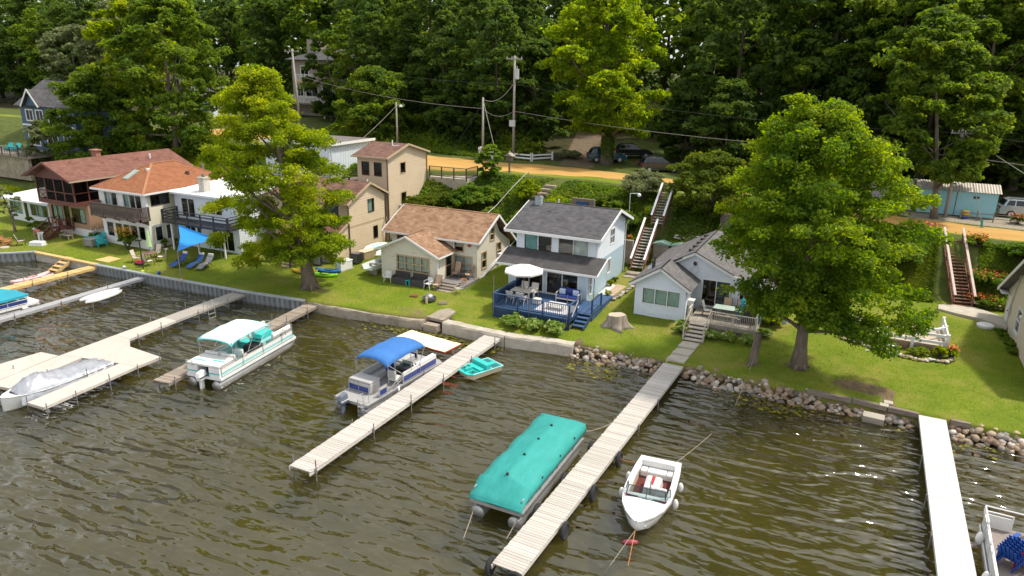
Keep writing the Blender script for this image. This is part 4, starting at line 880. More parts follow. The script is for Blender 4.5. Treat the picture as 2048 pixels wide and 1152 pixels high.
for pts in ([(-38.7, 15.35, 9.1), (-38.78, 15.52, 8.9), (-38.78, 15.52, 1.5)], [(-38.7, 22.2, 9.0), (-38.78, 22.06, 8.8), (-38.78, 22.06, 5.5)]): downpipe('downpipe', pts, brown_tr, H, .06)
MB().box(-38.82, -38.6, 17.2, 17.7, 4.0, 4.7).build('electric_meter', pm('meter_grey', (.5, .5, .49), rough=.5), H, world=True)
# bridge from the road
MB().box(-38.6, -34.3, 22.05, 25.3, 5.0, 6.78).build('bridge_wall', conc_pale, H, world=True)
railing(H, (-38.5, 22.1, 6.8), (-34.3, 22.1, 6.8), 1.0, .11, brown_dk, every=1.4, bw=.02); railing(H, (-34.35, 22.2, 6.8), (-34.35, 24.4, 6.8), 1.0, .11, brown_dk, every=2, bw=.02)
railing(H, (-45.2, 16.2, 6.6), (-42.3, 16.2, 6.6), 1.0, .11, brown_dk, every=1.4, bw=.02); MB().box(-45.3, -42.25, 16.1, 19, 6.2, 6.58).build('side_landing', wood_g, H, world=True); 
for xx in (-45.1, -42.6): MB().box(xx-.07, xx+.07, 16.2, 16.34, 3, 6.2).build('landing_post', wood_g, H, world=True)
# ---------------------------------------------------------------- the cream house with the rust hip roof
H = thing('cream_house', 'cream two storey house with rust coloured hip roof and dark balcony', 'house', (-59.5, 4, 1.2))
B0, B1, BF, BR = -62.7, -56.4, 3.8, 13.0
Wb = front(B0, BF); hb = [(.8, 2.5, 4.35, 5.85), (3.35, 5.75, 4.35, 5.85)]; hbl = [(.55, 1.45, 1.75, 3.05), (1.75, 2.65, 1.75, 3.05), (2.85, 3.65, 1.2, 3.05), (3.85, 4.7, 1.85, 3.05), (4.9, 5.75, 1.85, 3.05)]
Wb.siding(MB(), [(1.0, 0, 6.3), (3.5, 0, 6.3)], hbl, kind='flat', board=3).build('wall', white_p, H, world=True)
Wb.siding(MB(), [(3.5, 0, 6.3), (6.1, 0, 6.3)], hb, kind='flat', board=3).build('wall', white_p, H, world=True)
Wb.window(H, *hb[0], cols=2, fm=white_p, gm=glass, fw=.07, name='sliding_door', curtain=curt, cols_c=[0]); Wb.window(H, *hb[1], cols=3, fm=white_p, gm=glass, fw=.07, name='sliding_door', curtain=curt_g, cols_c=[0])
for i, h in enumerate(hbl): Wb.window(H, *h, fm=white_p, gm=glass_d, fw=.07, name='glass_door' if i == 2 else 'window')
Wc = right(B1, BF); hc = [(.55, 2.35, 5.0, 5.85), (.6, 1.3, 1.75, 3.0), (1.75, 2.45, 1.75, 3.0), (2.9, 3.6, 1.75, 3.0)]
Wc.siding(MB(), [(1.0, 0, 9.2), (6.1, 0, 9.2)], hc, board=.16).build('wall', cream, H, world=True)
for h in hc: Wc.window(H, *h, cols=2 if h[2] > 4 else 1, fm=white_p if h[2] < 4 else brown_dk, gm=glass_d, fw=.07)
q = MB(); Wc.bar(q, .3, 3.9, 3.08, 3.26, .0, .05); q.build('trim', white_p, H, world=True); q = MB(); Wc.bar(q, .3, 3.9, 1.45, 1.65, .0, .05); q.build('trim', white_p, H, world=True)
MB().box(-56.48, -56.28, 3.72, 3.92, 1.0, 6.1).build('corner_board', white_p, H, world=True)
left(B0, BR).siding(MB(), [(1.0, 0, 9.2), (6.1, 0, 9.2)], board=.16).build('wall', cream, H, world=True); back(B1, BR).siding(MB(), [(1.0, 0, 6.3), (6.1, 0, 6.3)], board=.16).build('wall', cream, H, world=True)
floors(H, B0, B1, BF, BR, (1.2, 3.9), 7.5)
e = .45; z0, z1 = 6.08, 8.05; x0, x1, y0, y1 = B0-e, B1+e, BF-e, BR+e; ra, rb = (-59.7, 7.4, z1), (-59.7, 9.9, z1)
fs = roof_slope((x0, y0, z0), (x1, y0, z0), ra, ra) + roof_slope((x1, y0, z0), (x1, y1, z0), rb, ra) + roof_slope((x1, y1, z0), (x0, y1, z0), rb, rb) + roof_slope((x0, y1, z0), (x0, y0, z0), ra, rb)
rf = uvmesh('roof', fs, sh_rust, H)
q = MB(); q.beam((x0, y0-.02, z0+.04), (x1+.05, y0-.02, z0+.04), .06, .16); q.beam((x1+.02, y0, z0+.04), (x1+.02, y1, z0+.04), .06, .16); q.build('gutter', white_p, rf, world=True)
q = MB()
for a in ((x0, y0, z0), (x1, y0, z0), (x1, y1, z0)):
    b = Vector(ra if a[1] < 8 else rb); q.beam(Vector(a)+Vector((0, 0, .12)), b+Vector((0, 0, .13)), .22, .04)
q.beam(Vector(ra)+Vector((0, 0, .13)), Vector(rb)+Vector((0, 0, .13)), .22, .04); q.build('ridge_cap', pm('ridge_rust', (.36, .17, .085), rough=.9), rf, world=True, kind='stuff')
def on_slope(px, py):  # height of the front hip slope
    return z0+(z1-z0)*(py-y0)/(7.4-y0)
q = MB(); q.add([(-60.6, 4.9, on_slope(0, 4.9)+.2), (-59.9, 4.9, on_slope(0, 4.9)+.2), (-59.9, 6.2, on_slope(0, 6.2)+.2), (-60.6, 6.2, on_slope(0, 6.2)+.2), (-60.6, 4.9, on_slope(0, 4.9)), (-59.9, 4.9, on_slope(0, 4.9)), (-59.9, 6.2, on_slope(0, 6.2)), (-60.6, 6.2, on_slope(0, 6.2))], [(0,1,2,3),(4,5,1,0),(5,6,2,1),(6,7,3,2),(7,4,0,3)]); q.build('skylight', pm('skylight_glass', (.22, .28, .24), (.28, .34, .29), rough=.15), rf, world=True)
MB().tube([(-59.0, 6.4, 7.2), (-59.0, 6.4, 7.85)], .16, 10).build('roof_vent', white_p, rf, world=True); MB().tube([(-57.6, 9.5, 7.0), (-57.6, 9.5, 7.35)], .18, 8).build('roof_vent', brown_dk, rf, world=True); MB().tube([(-58.9, 12.4, 6.6), (-58.9, 12.4, 7.7)], .15, 8).build('flue', galv, rf, world=True)
dkb = pm('dark_brown_balcony', (.085, .062, .052), (.12, .09, .075), scale=3, rough=.7)
MB().box(-62.6, -55.95, 2.7, 3.75, 3.78, 4.0).build('balcony_floor', dkb, H, world=True)
railing(H, (-62.55, 2.75, 4.0), (-56.0, 2.75, 4.0), 1.0, .115, dkb, every=1.65, bw=.05); railing(H, (-56.0, 2.8, 4.0), (-56.0, 3.7, 4.0), 1.0, .115, dkb, every=1, bw=.05); railing(H, (-62.55, 2.8, 4.0), (-62.55, 3.7, 4.0), 1.0, .115, dkb, every=1, bw=.05)
for xx in (-62.2, -60.2, -58.2, -56.3): q = MB(); q.prism([(2.8, 3.78), (3.75, 3.78), (3.75, 3.3)], xx-.08, xx+.08, 'x'); q.build('bracket', dkb, H, world=True)

# ---------------------------------------------------------------- the brown house with the screened porch
drk_red = pm('oxblood_paint', (.10, .030, .022), (.14, .045, .032), scale=2, rough=.6); br_sid = pm('brown_panel', (.33, .215, .135), (.38, .25, .16), scale=1.5, rough=.75, stretch=(6, 6, .5))
screen = glassmat('insect_screen', (.36, .35, .34), .25, .4)
H = thing('brown_house', 'brown house with dark red screened upper porch and long brown roof', 'house', (-68, 4, 1.2))
b0, b1, bf, br_ = -71.2, -65.1, 4.1, 15.5
Wd = front(b0, bf); hd = [(.5, 2.1, 2.35, 3.7), (2.45, 3.2, 1.85, 3.85), (3.6, 5.5, 2.35, 3.7)]
Wd.siding(MB(), [(1.8, 0, 6.1), (4.2, 0, 6.1)], hd, kind='batten', board=.12).build('wall', br_sid, H, world=True)
Wd.window(H, *hd[0], cols=2, fm=brown_tr, gm=glass, fw=.05, curtain=curt_g); Wd.window(H, *hd[1], fm=brown_tr, gm=glass_d, fw=.05, name='door'); Wd.window(H, *hd[2], cols=2, fm=brown_tr, gm=glass, fw=.05, curtain=curt_g, cols_c=[1])
MB().box(b0+.03, b1-.03, bf+.03, br_, .8, 1.8).build('foundation', white_p, H, world=True)
right(b1, bf).siding(MB(), [(1.8, 0, 11.4), (4.2, 0, 11.4)], kind='batten', board=.12).build('wall', br_sid, H, world=True)
right(b1-.01, 5.8).siding(MB(), [(4.2, 0, 9.7), (6.7, 0, 9.7)], kind='batten', board=.12).build('wall', drk_red, H, world=True); back(b1, br_).siding(MB(), [(1.8, 0, 6.1), (6.7, 0, 6.1), (8.0, 3, 3.05)], board=.2).build('wall', drk_red, H, world=True); left(b0, br_).siding(MB(), [(1.8, 0, 11.4), (6.7, 0, 11.4)], board=.2).build('wall', drk_red, H, world=True)
front(b0, 5.85).siding(MB(), [(4.2, 0, 6.1), (6.7, 0, 6.1)], [(3.0, 4.4, 4.7, 6.4)], board=.2).build('wall', drk_red, H, world=True)
floors(H, b0, b1, bf, br_, (1.8,), 8)
px0, px1, pf = -70.6, -65.05, 2.95
MB().box(px0, px1, pf, 5.8, 4.22, 4.60).build('porch_floor', drk_red, H, world=True)
for i in range(5): xx = px0+.06+(px1-px0-.12)*i/4; MB().box(xx-.06, xx+.06, pf, pf+.12, 4.6, 6.7 if i in (0, 4) else 6.62).build('porch_post', drk_red, H, world=True)
for yy in (4.4, 5.7): MB().box(px1-.12, px1, yy-.06, yy+.06, 4.6, 6.7).build('porch_post', drk_red, H, world=True)
MB().box(px0, px1, pf+.01, pf+.11, 5.36, 5.45).build('porch_rail', drk_red, H, world=True); MB().box(px1-.11, px1-.01, pf+.12, 5.7, 5.36, 5.45).build('porch_rail', drk_red, H, world=True)
for a, b in ((4.62, 5.34), (5.34, 4.62)): MB().beam((px0+.12, pf+.07, a), (px0+1.36, pf+.07, b), .04, .05).build('brace', drk_red, H, world=True)
for i in range(4): xx = px0+.06+(px1-px0-.12)*i/4; MB().box(xx+.065, xx+(px1-px0-.12)/4-.065, pf+.055, pf+.06, 4.61, 6.6).build('screen', screen, H, world=True)
MB().box(px1-.06, px1-.055, pf+.13, 5.65, 4.61, 6.6).build('screen', screen, H, world=True)
gw = front(px0, pf+.02); gw.siding(MB(), [(6.62, 0, 5.55), (6.75, 0.1, 5.5), (8.0, 2.6, 2.64)], board=.2).build('gable', drk_red, H, world=True)
rx_ = -68.0
rf = uvmesh('roof', roof_slope((-64.45, 2.3, 6.62), (-64.45, 15.9, 6.62), (rx_, 15.9, 8.12), (rx_, 2.3, 8.12)) + roof_slope((-71.5, 15.9, 6.62), (-71.5, 2.3, 6.62), (rx_, 2.3, 8.12), (rx_, 15.9, 8.12)), sh_red, H)
q = MB(); rake_boards(q, [(-71.52, 2.27, 6.66), (rx_, 2.27, 8.16), (-64.43, 2.27, 6.66)], .2); q.build('rake_board', drk_red, rf, world=True); MB().beam((-64.42, 2.3, 6.64), (-64.42, 15.9, 6.64), .08, .14).build('gutter', pm('tan_gutter', (.42, .33, .24), rough=.6), rf, world=True)
MB().box(-68.6, -67.9, 7.6, 8.1, 7.6, 8.75).build('chimney', pm('red_brick', (.25, .10, .07), (.33, .16, .12), scale=6, rough=.9), rf, world=True); MB().box(-68.72, -67.78, 7.48, 8.22, 8.752, 8.86).build('chimney_cap', pm('brick_cap', (.30, .15, .11), rough=.9), rf, world=True)
MB().tube([(-66.6, 12.5, 7.3), (-66.6, 12.5, 8.1)], .09, 8).build('vent_pipe', white_p, rf, world=True)
# front steps
MB().box(-69.6, -67.6, 2.9, 4.05, 1.72, 1.85).build('landing', drk_red, H, world=True)
steps(H, -69.5, -68.2, 1.6, 1.0, 2.9, 1.85, 5, drk_red)
for xx in (-69.55, -68.15): MB().beam((xx, 1.55, .95), (xx, 2.95, 1.75), .05, .25).build('stringer', drk_red, H, world=True)
railing(H, (-69.55, 1.6, 1.05), (-69.55, 2.95, 1.85), .9, .3, drk_red, every=1.4, bw=.04); railing(H, (-68.1, 1.6, 1.05), (-68.1, 2.95, 1.85), .9, .3, drk_red, every=1.4, bw=.04); railing(H, (-69.6, 2.95, 1.85), (-69.6, 4.0, 1.85), .9, .3, drk_red, every=1, bw=.04); railing(H, (-67.6, 2.95, 1.85), (-67.6, 4.0, 1.85), .9, .3, drk_red, every=1, bw=.04)

# ---------------------------------------------------------------- the low white annex at the far left
H = thing('white_annex', 'low white building with flat white roof and row of windows at the far left', 'house', (-75.8, 5, 1.1))
Wn = front(-79.6, 5.0); hn = [(.35, 2.3, 2.0, 3.15), (2.75, 3.35, 1.3, 3.25), (3.8, 6.6, 2.0, 3.15)]
Wn.siding(MB(), [(.9, 0, 7.6), (3.5, 0, 7.6)], hn, board=.18).build('wall', white_p, H, world=True)
aq = pm('aqua_trim', (.42, .56, .58), rough=.6)
Wn.window(H, *hn[0], cols=3, fm=aq, gm=glass, fw=.06, curtain=curt_g, cols_c=[1, 2]); Wn.window(H, *hn[1], fm=white_p, gm=glass_d, fw=.12, name='door'); Wn.window(H, *hn[2], cols=3, fm=aq, gm=glass, fw=.06, curtain=curt_g, cols_c=[1])
left(-79.6, 12).siding(MB(), [(.9, 0, 7), (3.5, 0, 7)], board=.18).build('wall', white_p, H, world=True); right(-72.0, 5).siding(MB(), [(.9, 0, 7), (3.5, 0, 7)], board=.18).build('wall', white_p, H, world=True); back(-72, 12).siding(MB(), [(.9, 0, 7.6), (3.5, 0, 7.6)], board=.18).build('wall', white_p, H, world=True)
floors(H, -79.6, -72, 5, 12, (1.2,), 9)
q = MB(); q.add([(-80.2, 4.3, 3.45), (-71.7, 4.3, 3.45), (-71.7, 12.4, 3.9), (-80.2, 12.4, 3.9), (-80.2, 4.3, 3.62), (-71.7, 4.3, 3.62), (-71.7, 12.4, 4.07), (-80.2, 12.4, 4.07)], [(0,3,2,1),(4,5,6,7),(0,1,5,4),(1,2,6,5),(2,3,7,6),(3,0,4,7)]); q.build('roof', roof_w, H, world=True)
kay_t = pm('kayak_teal_plastic', (.18, .50, .48), rough=.4); kay_g = pm('kayak_green_plastic', (.14, .45, .20), rough=.4)
def kayak(name, label, mat, loc, rz, L_=2.8, w=.34, cat='kayak', h=.17, tilt=(0, 0), group=None):
    t = thing(name, label, cat, loc, rz, group); t.rotation_euler = (tilt[0], tilt[1], rz); rings = []
    for i in range(13):
        s = -1+2*i/12; b = w*(1-abs(s)**2.4)+.02; hh = h*(1+.5*abs(s)**3)
        rings.append([(s*L_/2, -b, hh*.9), (s*L_/2, -b*.95, hh*.3), (s*L_/2, -b*.5, -.02+.1*abs(s)**3), (s*L_/2, b*.5, -.02+.1*abs(s)**3), (s*L_/2, b*.95, hh*.3), (s*L_/2, b, hh*.9), (s*L_/2, b*.5, hh*1.3), (s*L_/2, -b*.5, hh*1.3)])
    MB().loft(rings).build('hull', mat, t, smooth=True, bevel=0)
    q = MB(); q.loft([[( .45*math.cos(a)*f+.1, .22*math.sin(a)*f, h*1.3+dz) for a in [k*math.pi/8 for k in range(16)]] for f, dz in ((1.08, -.02), (1.08, .03), (.92, .03), (.9, -.05))], False, True); q.build('cockpit', pm('cockpit_black', (.03, .03, .03), rough=.5), t); return t
kayak('kayak', 'teal kayak lying on the flat white roof', kay_t, (-75.2, 10.2, 4.15), .3); kayak('kayak', 'green kayak lying on the flat white roof', kay_g, (-75.6, 9.3, 4.1), .35)

# ---------------------------------------------------------------- the white house behind the shade sail
H = thing('white_house', 'white house with flat white roof and black balcony behind the leaning maple', 'house', (-52, 7, 1.2))
c0, c1, cf, cb = -55.9, -48.2, 6.4, 14.0
Wh = front(c0, cf); hh_ = [(.9, 2.5, 3.95, 5.5), (4.3, 5.9, 4.4, 5.4), (1.0, 3.0, 2.4, 3.2), (4.5, 7.0, 1.3, 3.0)]
Wh.siding(MB(), [(1.0, 0, 7.7), (6.0, 0, 7.7)], hh_, board=.24, lip=.015).build('wall', white_b, H, world=True)
Wh.window(H, *hh_[0], cols=2, fm=white_p, gm=glass_d, fw=.06, name='sliding_door'); Wh.window(H, *hh_[1], cols=2, fm=white_p, gm=glass_d, fw=.06); Wh.window(H, *hh_[2], cols=3, fm=white_p, gm=glass_d, fw=.06); Wh.window(H, *hh_[3], cols=3, fm=white_p, gm=glass_d, fw=.06)
right(c1, cf).siding(MB(), [(1.0, 0, 7.6), (6.0, 0, 7.6)], board=.24, lip=.015).build('wall', white_b, H, world=True); left(c0, cb).siding(MB(), [(1.0, 0, 7.6), (6.0, 0, 7.6)], board=.24).build('wall', white_b, H, world=True); back(c1, cb).siding(MB(), [(1.0, 0, 7.7), (6.0, 0, 7.7)], board=.24).build('wall', white_b, H, world=True)
floors(H, c0, c1, cf, cb, (1.25, 3.7), 9.5)
q = MB(); a, b, c, d = -55.92, -47.8, 5.9, 14.4; q.add([(a, c, 5.92), (b, c, 5.92), (b, d, 6.5), (a, d, 6.5), (a, c, 6.08), (b, c, 6.08), (b, d, 6.66), (a, d, 6.66)], [(0,3,2,1),(4,5,6,7),(0,1,5,4),(1,2,6,5),(2,3,7,6),(3,0,4,7)]); rf = q.build('roof', roof_w, H, world=True)
q = MB(); q.box(-53.2, -52.5, 6.9, 7.6, 6.1, 7.35); q.build('chimney', pm('white_brick_chimney', (.56, .53, .47), (.42, .38, .32), scale=5, rough=.9), rf, world=True); MB().box(-53.28, -52.42, 6.82, 7.68, 7.352, 7.46).build('chimney_cap', conc_pale, rf, world=True); MB().tube([(-52.85, 7.25, 7.4), (-52.85, 7.25, 7.75)], .16, 8).build('flue', galv, rf, world=True)
blk = pm('black_paint', (.018, .018, .02), (.03, .03, .032), rough=.55)
MB().box(-55.7, -47.6, 4.65, 6.35, 3.5, 3.68).build('balcony_floor', blk, H, world=True)
railing(H, (-55.65, 4.7, 3.68), (-47.65, 4.7, 3.68), 1.0, .2, blk, every=1.6, slats=3); railing(H, (-55.65, 4.8, 3.68), (-55.65, 6.3, 3.68), 1.0, .2, blk, every=1.5, slats=3); railing(H, (-47.65, 4.8, 3.68), (-47.65, 6.3, 3.68), 1.0, .2, blk, every=1.5, slats=3)
for xx in (-54.8, -51.6, -48.4): MB().box(xx-.06, xx+.06, 4.8, 4.92, 1.0, 3.5).build('balcony_post', white_p, H, world=True)

# ---------------------------------------------------------------- the white garage by the road
H = thing('white_garage', 'white flat roofed garage at the top of the bank left of the tan tower', 'garage', (-52, 22, 6))
g0, g1, gf, gb = -58.0, -49.2, 20.0, 27.0
Wr = right(g1, gf); Wr.siding(MB(), [(5.0, 0, 7), (9.3, 0, 7)], board=.2, kind='batten').build('wall', white_b, H, world=True); front(g0, gf).siding(MB(), [(5.0, 0, 8.8), (9.3, 0, 8.8)], board=.2, kind='batten').build('wall', white_b, H, world=True); left(g0, gb).siding(MB(), [(5.0, 0, 7), (9.3, 0, 7)], board=.2).build('wall', white_b, H, world=True); back(g1, gb).siding(MB(), [(6.0, 0, 8.8), (9.3, 0, 8.8)], board=.2).build('wall', white_b, H, world=True)
MB().box(g0+.04, g1+.05, gf-.05, gb-.05, 2.5, 6.3).build('foundation', found, H, world=True)
q = MB(); q.box(g0-.3, g1+.3, gf-.3, gb+.3, 9.3, 9.45); rf = q.build('roof', pm('garage_roof', (.11, .095, .09), (.16, .14, .13), scale=1, rough=.9), H, world=True)
MB().box(g1+.302, g1+.36, gf-.3, gb+.3, 9.25, 9.52).build('gutter', white_p, rf, world=True); MB().box(g0-.3, g1+.36, gf-.36, gf-.302, 9.25, 9.52).build('gutter', white_p, rf, world=True)
downpipe('downpipe', [(g1+.2, gf-.2, 9.2), (g1+.06, gf+.25, 8.9), (g1+.06, gf+.25, 5.6), (g1+.5, gf+.25, 5.3)], white_p, H, .06)

# ---------------------------------------------------------------- the tan house at the right edge
H = thing('tan_cottage', 'tan sided house with white door cut off by the right edge', 'house', (13, 14, 1.3))
bei = pm('beige_siding', (.55, .47, .36), (.60, .52, .41), scale=1.5, rough=.65)
Wl = left(10.0, 18.4); hl = [(.35, 1.15, 1.4, 3.35), (4.0, 5.2, 2.0, 3.4)]
Wl.siding(MB(), [(1.2, 0, 12), (3.55, 0, 12), (7.0, 5.9, 6.1)], hl, board=.12, lip=.02).build('wall', bei, H, world=True)
q = MB(); Wl.bar(q, .38, 1.12, 1.42, 3.33, -.03, .02); dr = q.build('door', white_p, H, world=True, bevel=.01); MB().ball((9.96, 17.45, 2.3), .05, 6, 4).build('door_knob', brown_dk, dr, world=True)
Wl.window(H, *hl[1], cols=1, rows=2, fm=white_p, gm=glass, fw=.12)
back(22, 18.4).siding(MB(), [(1.2, 0, 12), (3.55, 0, 12)], board=.12).build('wall', bei, H, world=True); front(10.0, 6.4).siding(MB(), [(1.2, 0, 12), (3.55, 0, 12)], board=.12).build('wall', bei, H, world=True)
floors(H, 10, 22, 6.4, 18.4, (1.4,), 12)
MB().box(10.03, 22, 6.5, 18.3, .6, 1.2).build('foundation', found, H, world=True)
rf = uvmesh('roof', roof_slope((22, 19.1, 3.25), (9.45, 19.1, 3.25), (9.45, 12.4, 7.05), (22, 12.4, 7.05)) + roof_slope((9.45, 5.8, 3.25), (22, 5.8, 3.25), (22, 12.4, 7.05), (9.45, 12.4, 7.05)), sh_grey2, H)
q = MB(); rake_boards(q, [(9.43, 5.78, 3.3), (9.43, 12.4, 7.1), (9.43, 19.12, 3.3)], .22); q.build('rake_board', white_p, rf, world=True); MB().box(9.45, 9.95, 17.6, 19.05, 3.36, 3.4).build('soffit', white_p, rf, world=True)
MB().box(9.86, 9.98, 16.4, 16.75, 2.3, 2.8).build('electric_meter', MATS['meter_grey'], H, world=True); downpipe('conduit', [(9.93, 16.6, 2.8), (9.93, 15.6, 5.4)], MATS['meter_grey'], H, .035); downpipe('conduit', [(9.93, 16.6, 2.3), (9.93, 16.6, 1.3)], MATS['meter_grey'], H, .03)

# ---------------------------------------------------------------- sheds beyond the road
H = thing('blue_shed', 'light blue metal shed with corrugated roof beyond the road', 'shed', (7, 34.5, 5.6)); aqs = pm('aqua_shed_metal', (.22, .47, .54), (.27, .52, .58), scale=1.5, rough=.5, dirt=(.30, .44, .46), dscale=1.5, damt=.5)
s0, s1, sf, sb = 4.6, 10.6, 34.6, 37.6
Ws_ = front(s0, sf); Ws_.siding(MB(), [(5.5, 0, 6), (7.6, 0, 6)], board=.26, lip=.03).build('wall', aqs, H, world=True); right(s1, sf).siding(MB(), [(5.5, 0, 3), (7.6, 0, 3)], board=.26, lip=.03).build('wall', aqs, H, world=True); left(s0, sb).siding(MB(), [(5.5, 0, 3), (7.6, 0, 3)], board=.26).build('wall', aqs, H, world=True); back(s1, sb).siding(MB(), [(5.5, 0, 6), (7.6, 0, 6)], board=.26).build('wall', aqs, H, world=True)
for xx in (2.95,): q = MB(); Ws_.bar(q, xx, xx+.05, 5.5, 7.55, 0, .04); q.build('seam', brown_dk, H, world=True)
for xx in (1.2, 4.2): q = MB(); Ws_.bar(q, xx, xx+.45, 7.05, 7.25, .02, .045); q.build('vent', brown_dk, H, world=True)
q = MB(); k = 60; q.add([(s0-.2+6.4*i/k, y, z+(.05 if i % 2 else 0)) for y, z in ((sf-.25, 7.6), ((sf+sb)/2, 8.15), (sb+.2, 7.6)) for i in range(k+1)], [(j*(k+1)+i, j*(k+1)+i+1, (j+1)*(k+1)+i+1, (j+1)*(k+1)+i) for j in range(2) for i in range(k)]); q.build('roof', pm('tin_roof', (.40, .36, .31), (.48, .44, .38), scale=2, rough=.6, metal=.2), H, world=True, fix=False)
H = thing('grey_shed', 'small faded lilac grey shed beside the blue shed', 'shed', (2.8, 34.6, 5.6)); lil = pm('lilac_siding', (.33, .32, .36), (.40, .38, .41), scale=2, rough=.7, dirt=(.28, .22, .22), dscale=2, damt=.5)
front(1.0, 34.9).siding(MB(), [(5.5, 0, 3.4), (7.3, 0, 3.4)], board=.26).build('wall', lil, H, world=True); right(4.4, 34.9).siding(MB(), [(5.5, 0, 2.6), (7.3, 0, 2.6)], board=.26).build('wall', lil, H, world=True); left(1, 37.5).siding(MB(), [(5.5, 0, 2.6), (7.3, 0, 2.6)], board=.26).build('wall', lil, H, world=True)
uvmesh('roof', roof_slope((.8, 34.6, 7.25), (4.55, 34.6, 7.25), (4.55, 37.7, 7.9), (.8, 37.7, 7.9), .08), sh_grey2, H)

# ---------------------------------------------------------------- houses behind the trees
H = thing('dark_blue_house', 'dark blue gabled house half hidden by trees at the far left', 'house', (-98, 23, 5.5)); dbl = pm('dark_blue_siding', (.030, .075, .135), (.04, .09, .155), scale=1.5, rough=.6)
Wx = front(-104.2, 22); hx = [(1.2, 2.6, 9.3, 10.6), (3.4, 4.8, 9.3, 10.6), (6.0, 7.4, 9.3, 10.6), (8.6, 9.8, 9.3, 10.6), (1.0, 3.2, 6.0, 8.0), (5.0, 7.2, 6.0, 8.0), (8.6, 9.8, 6.4, 7.8)]
Wx.siding(MB(), [(5.2, 0, 11.5), (11.3, 0, 11.5)], hx, board=.2).build('wall', dbl, H, world=True)
for h in hx: Wx.window(H, *h, cols=2, fm=white_p, gm=glass_d, fw=.14)
q = MB(); Wx.bar(q, 0, 11.5, 8.55, 8.75, 0, .06); q.build('belt_board', white_p, H, world=True)
right(-92.7, 22).siding(MB(), [(5.2, 0, 8), (11.3, 0, 8), (14.2, 3.9, 4.1)], board=.2).build('wall', dbl, H, world=True); left(-104.2, 30).siding(MB(), [(5.2, 0, 8), (11.3, 0, 8), (14.2, 3.9, 4.1)], board=.2).build('wall', dbl, H, world=True); back(-92.7, 30).siding(MB(), [(5.2, 0, 11.5), (11.3, 0, 11.5)], board=.2).build('wall', dbl, H, world=True)
floors(H, -104.2, -92.7, 22, 30, (5.9, 8.7), 25)
rf = uvmesh('roof', roof_slope((-104.7, 21.5, 11.1), (-92.2, 21.5, 11.1), (-92.2, 26, 14.3), (-104.7, 26, 14.3)) + roof_slope((-92.2, 30.5, 11.1), (-104.7, 30.5, 11.1), (-104.7, 26, 14.3), (-92.2, 26, 14.3)), sh_grey, H)
Wy = front(-102.3, 21.6); Wy.siding(MB(), [(11.1, 0, 3.2), (13.1, 1.58, 1.62)], board=.2).build('dormer', dbl, H, world=True); uvmesh('dormer_roof', roof_slope((-98.8, 21.2, 11.05), (-98.8, 25.8, 11.05), (-100.7, 25.8, 13.3), (-100.7, 21.2, 13.3)) + roof_slope((-102.6, 25.8, 11.05), (-102.6, 21.2, 11.05), (-100.7, 21.2, 13.3), (-100.7, 25.8, 13.3)), sh_grey, H)
q = MB(); rake_boards(q, [(-102.62, 21.17, 11.1), (-100.7, 21.17, 13.35), (-98.78, 21.17, 11.1)], .22); q.build('rake_board', white_p, rf, world=True)
D = thing('terrace_deck', 'grey terrace deck with black railing in front of the dark blue house', 'deck', (-102, 18, 5.4)); MB().box(-112, -94.5, 16.2, 21.6, 5.15, 5.45).build('deck_floor', wood_g, D, world=True); MB().box(-111.8, -94.8, 16.4, 16.8, 2.4, 5.15).build('stone_wall', concrete, D, world=True)
railing(D, (-112, 16.25, 5.45), (-94.6, 16.25, 5.45), 1.0, .5, blk, every=1.7, bw=.03)
H = thing('taupe_house', 'taupe three storey house with white balconies high among the trees', 'house', (-86, 62, 10)); tau = pm('taupe_siding', (.27, .215, .185), (.31, .25, .215), scale=1.2, rough=.7)
Wz = front(-90.5, 60); hz = [(2.0, 3.6, 15.0, 16.6), (8.0, 9.6, 15.0, 16.6), (1.0, 2.2, 11.6, 13.3), (2.8, 5.4, 11.6, 13.3), (6.5, 8.5, 11.6, 13.3)]
Wz.siding(MB(), [(8.5, 0, 11.5), (17.8, 0, 11.5)], hz, board=.22).build('wall', tau, H, world=True)
for h in hz: Wz.window(H, *h, cols=2, fm=white_p, gm=glass_d, fw=.12)
right(-79, 60).siding(MB(), [(8.5, 0, 9), (17.8, 0, 9)], board=.22).build('wall', tau, H, world=True); left(-90.5, 69).siding(MB(), [(8.5, 0, 9), (17.8, 0, 9)], board=.22).build('wall', tau, H, world=True)
floors(H, -90.5, -79, 60, 69, (11.0, 14.3), 64); uvmesh('roof', roof_slope((-91.3, 59.2, 17.6), (-78.2, 59.2, 17.6), (-84, 64, 19.6), (-86, 64, 19.6)) + roof_slope((-78.2, 59.2, 17.6), (-78.2, 69.8, 17.6), (-84, 65, 19.6), (-84, 64, 19.6)) + roof_slope((-91.3, 69.8, 17.6), (-91.3, 59.2, 17.6), (-86, 64, 19.6), (-86, 65, 19.6)), sh_grey, H); MB().box(-88.6, -86, 62, 64, 17.8, 21).build('chimney', tau, H, world=True)
MB().box(-88.8, -84.5, 58.8, 60, 14.0, 14.25).build('balcony_floor', timber_y, H, world=True); railing(H, (-88.8, 58.85, 14.25), (-84.6, 58.85, 14.25), 1.1, .28, white_p, every=2, bw=.08)
MB().box(-93.5, -82, 57.8, 60, 10.5, 10.75).build('balcony_floor', wood_g, H, world=True); railing(H, (-93.4, 57.9, 10.75), (-82, 57.9, 10.75), 1.1, .28, white_p, every=2.5, bw=.08)
for xx in (-93.2, -88, -82.3): MB().box(xx-.12, xx+.12, 58, 58.24, 8, 10.5).build('balcony_post', white_p, H, world=True)
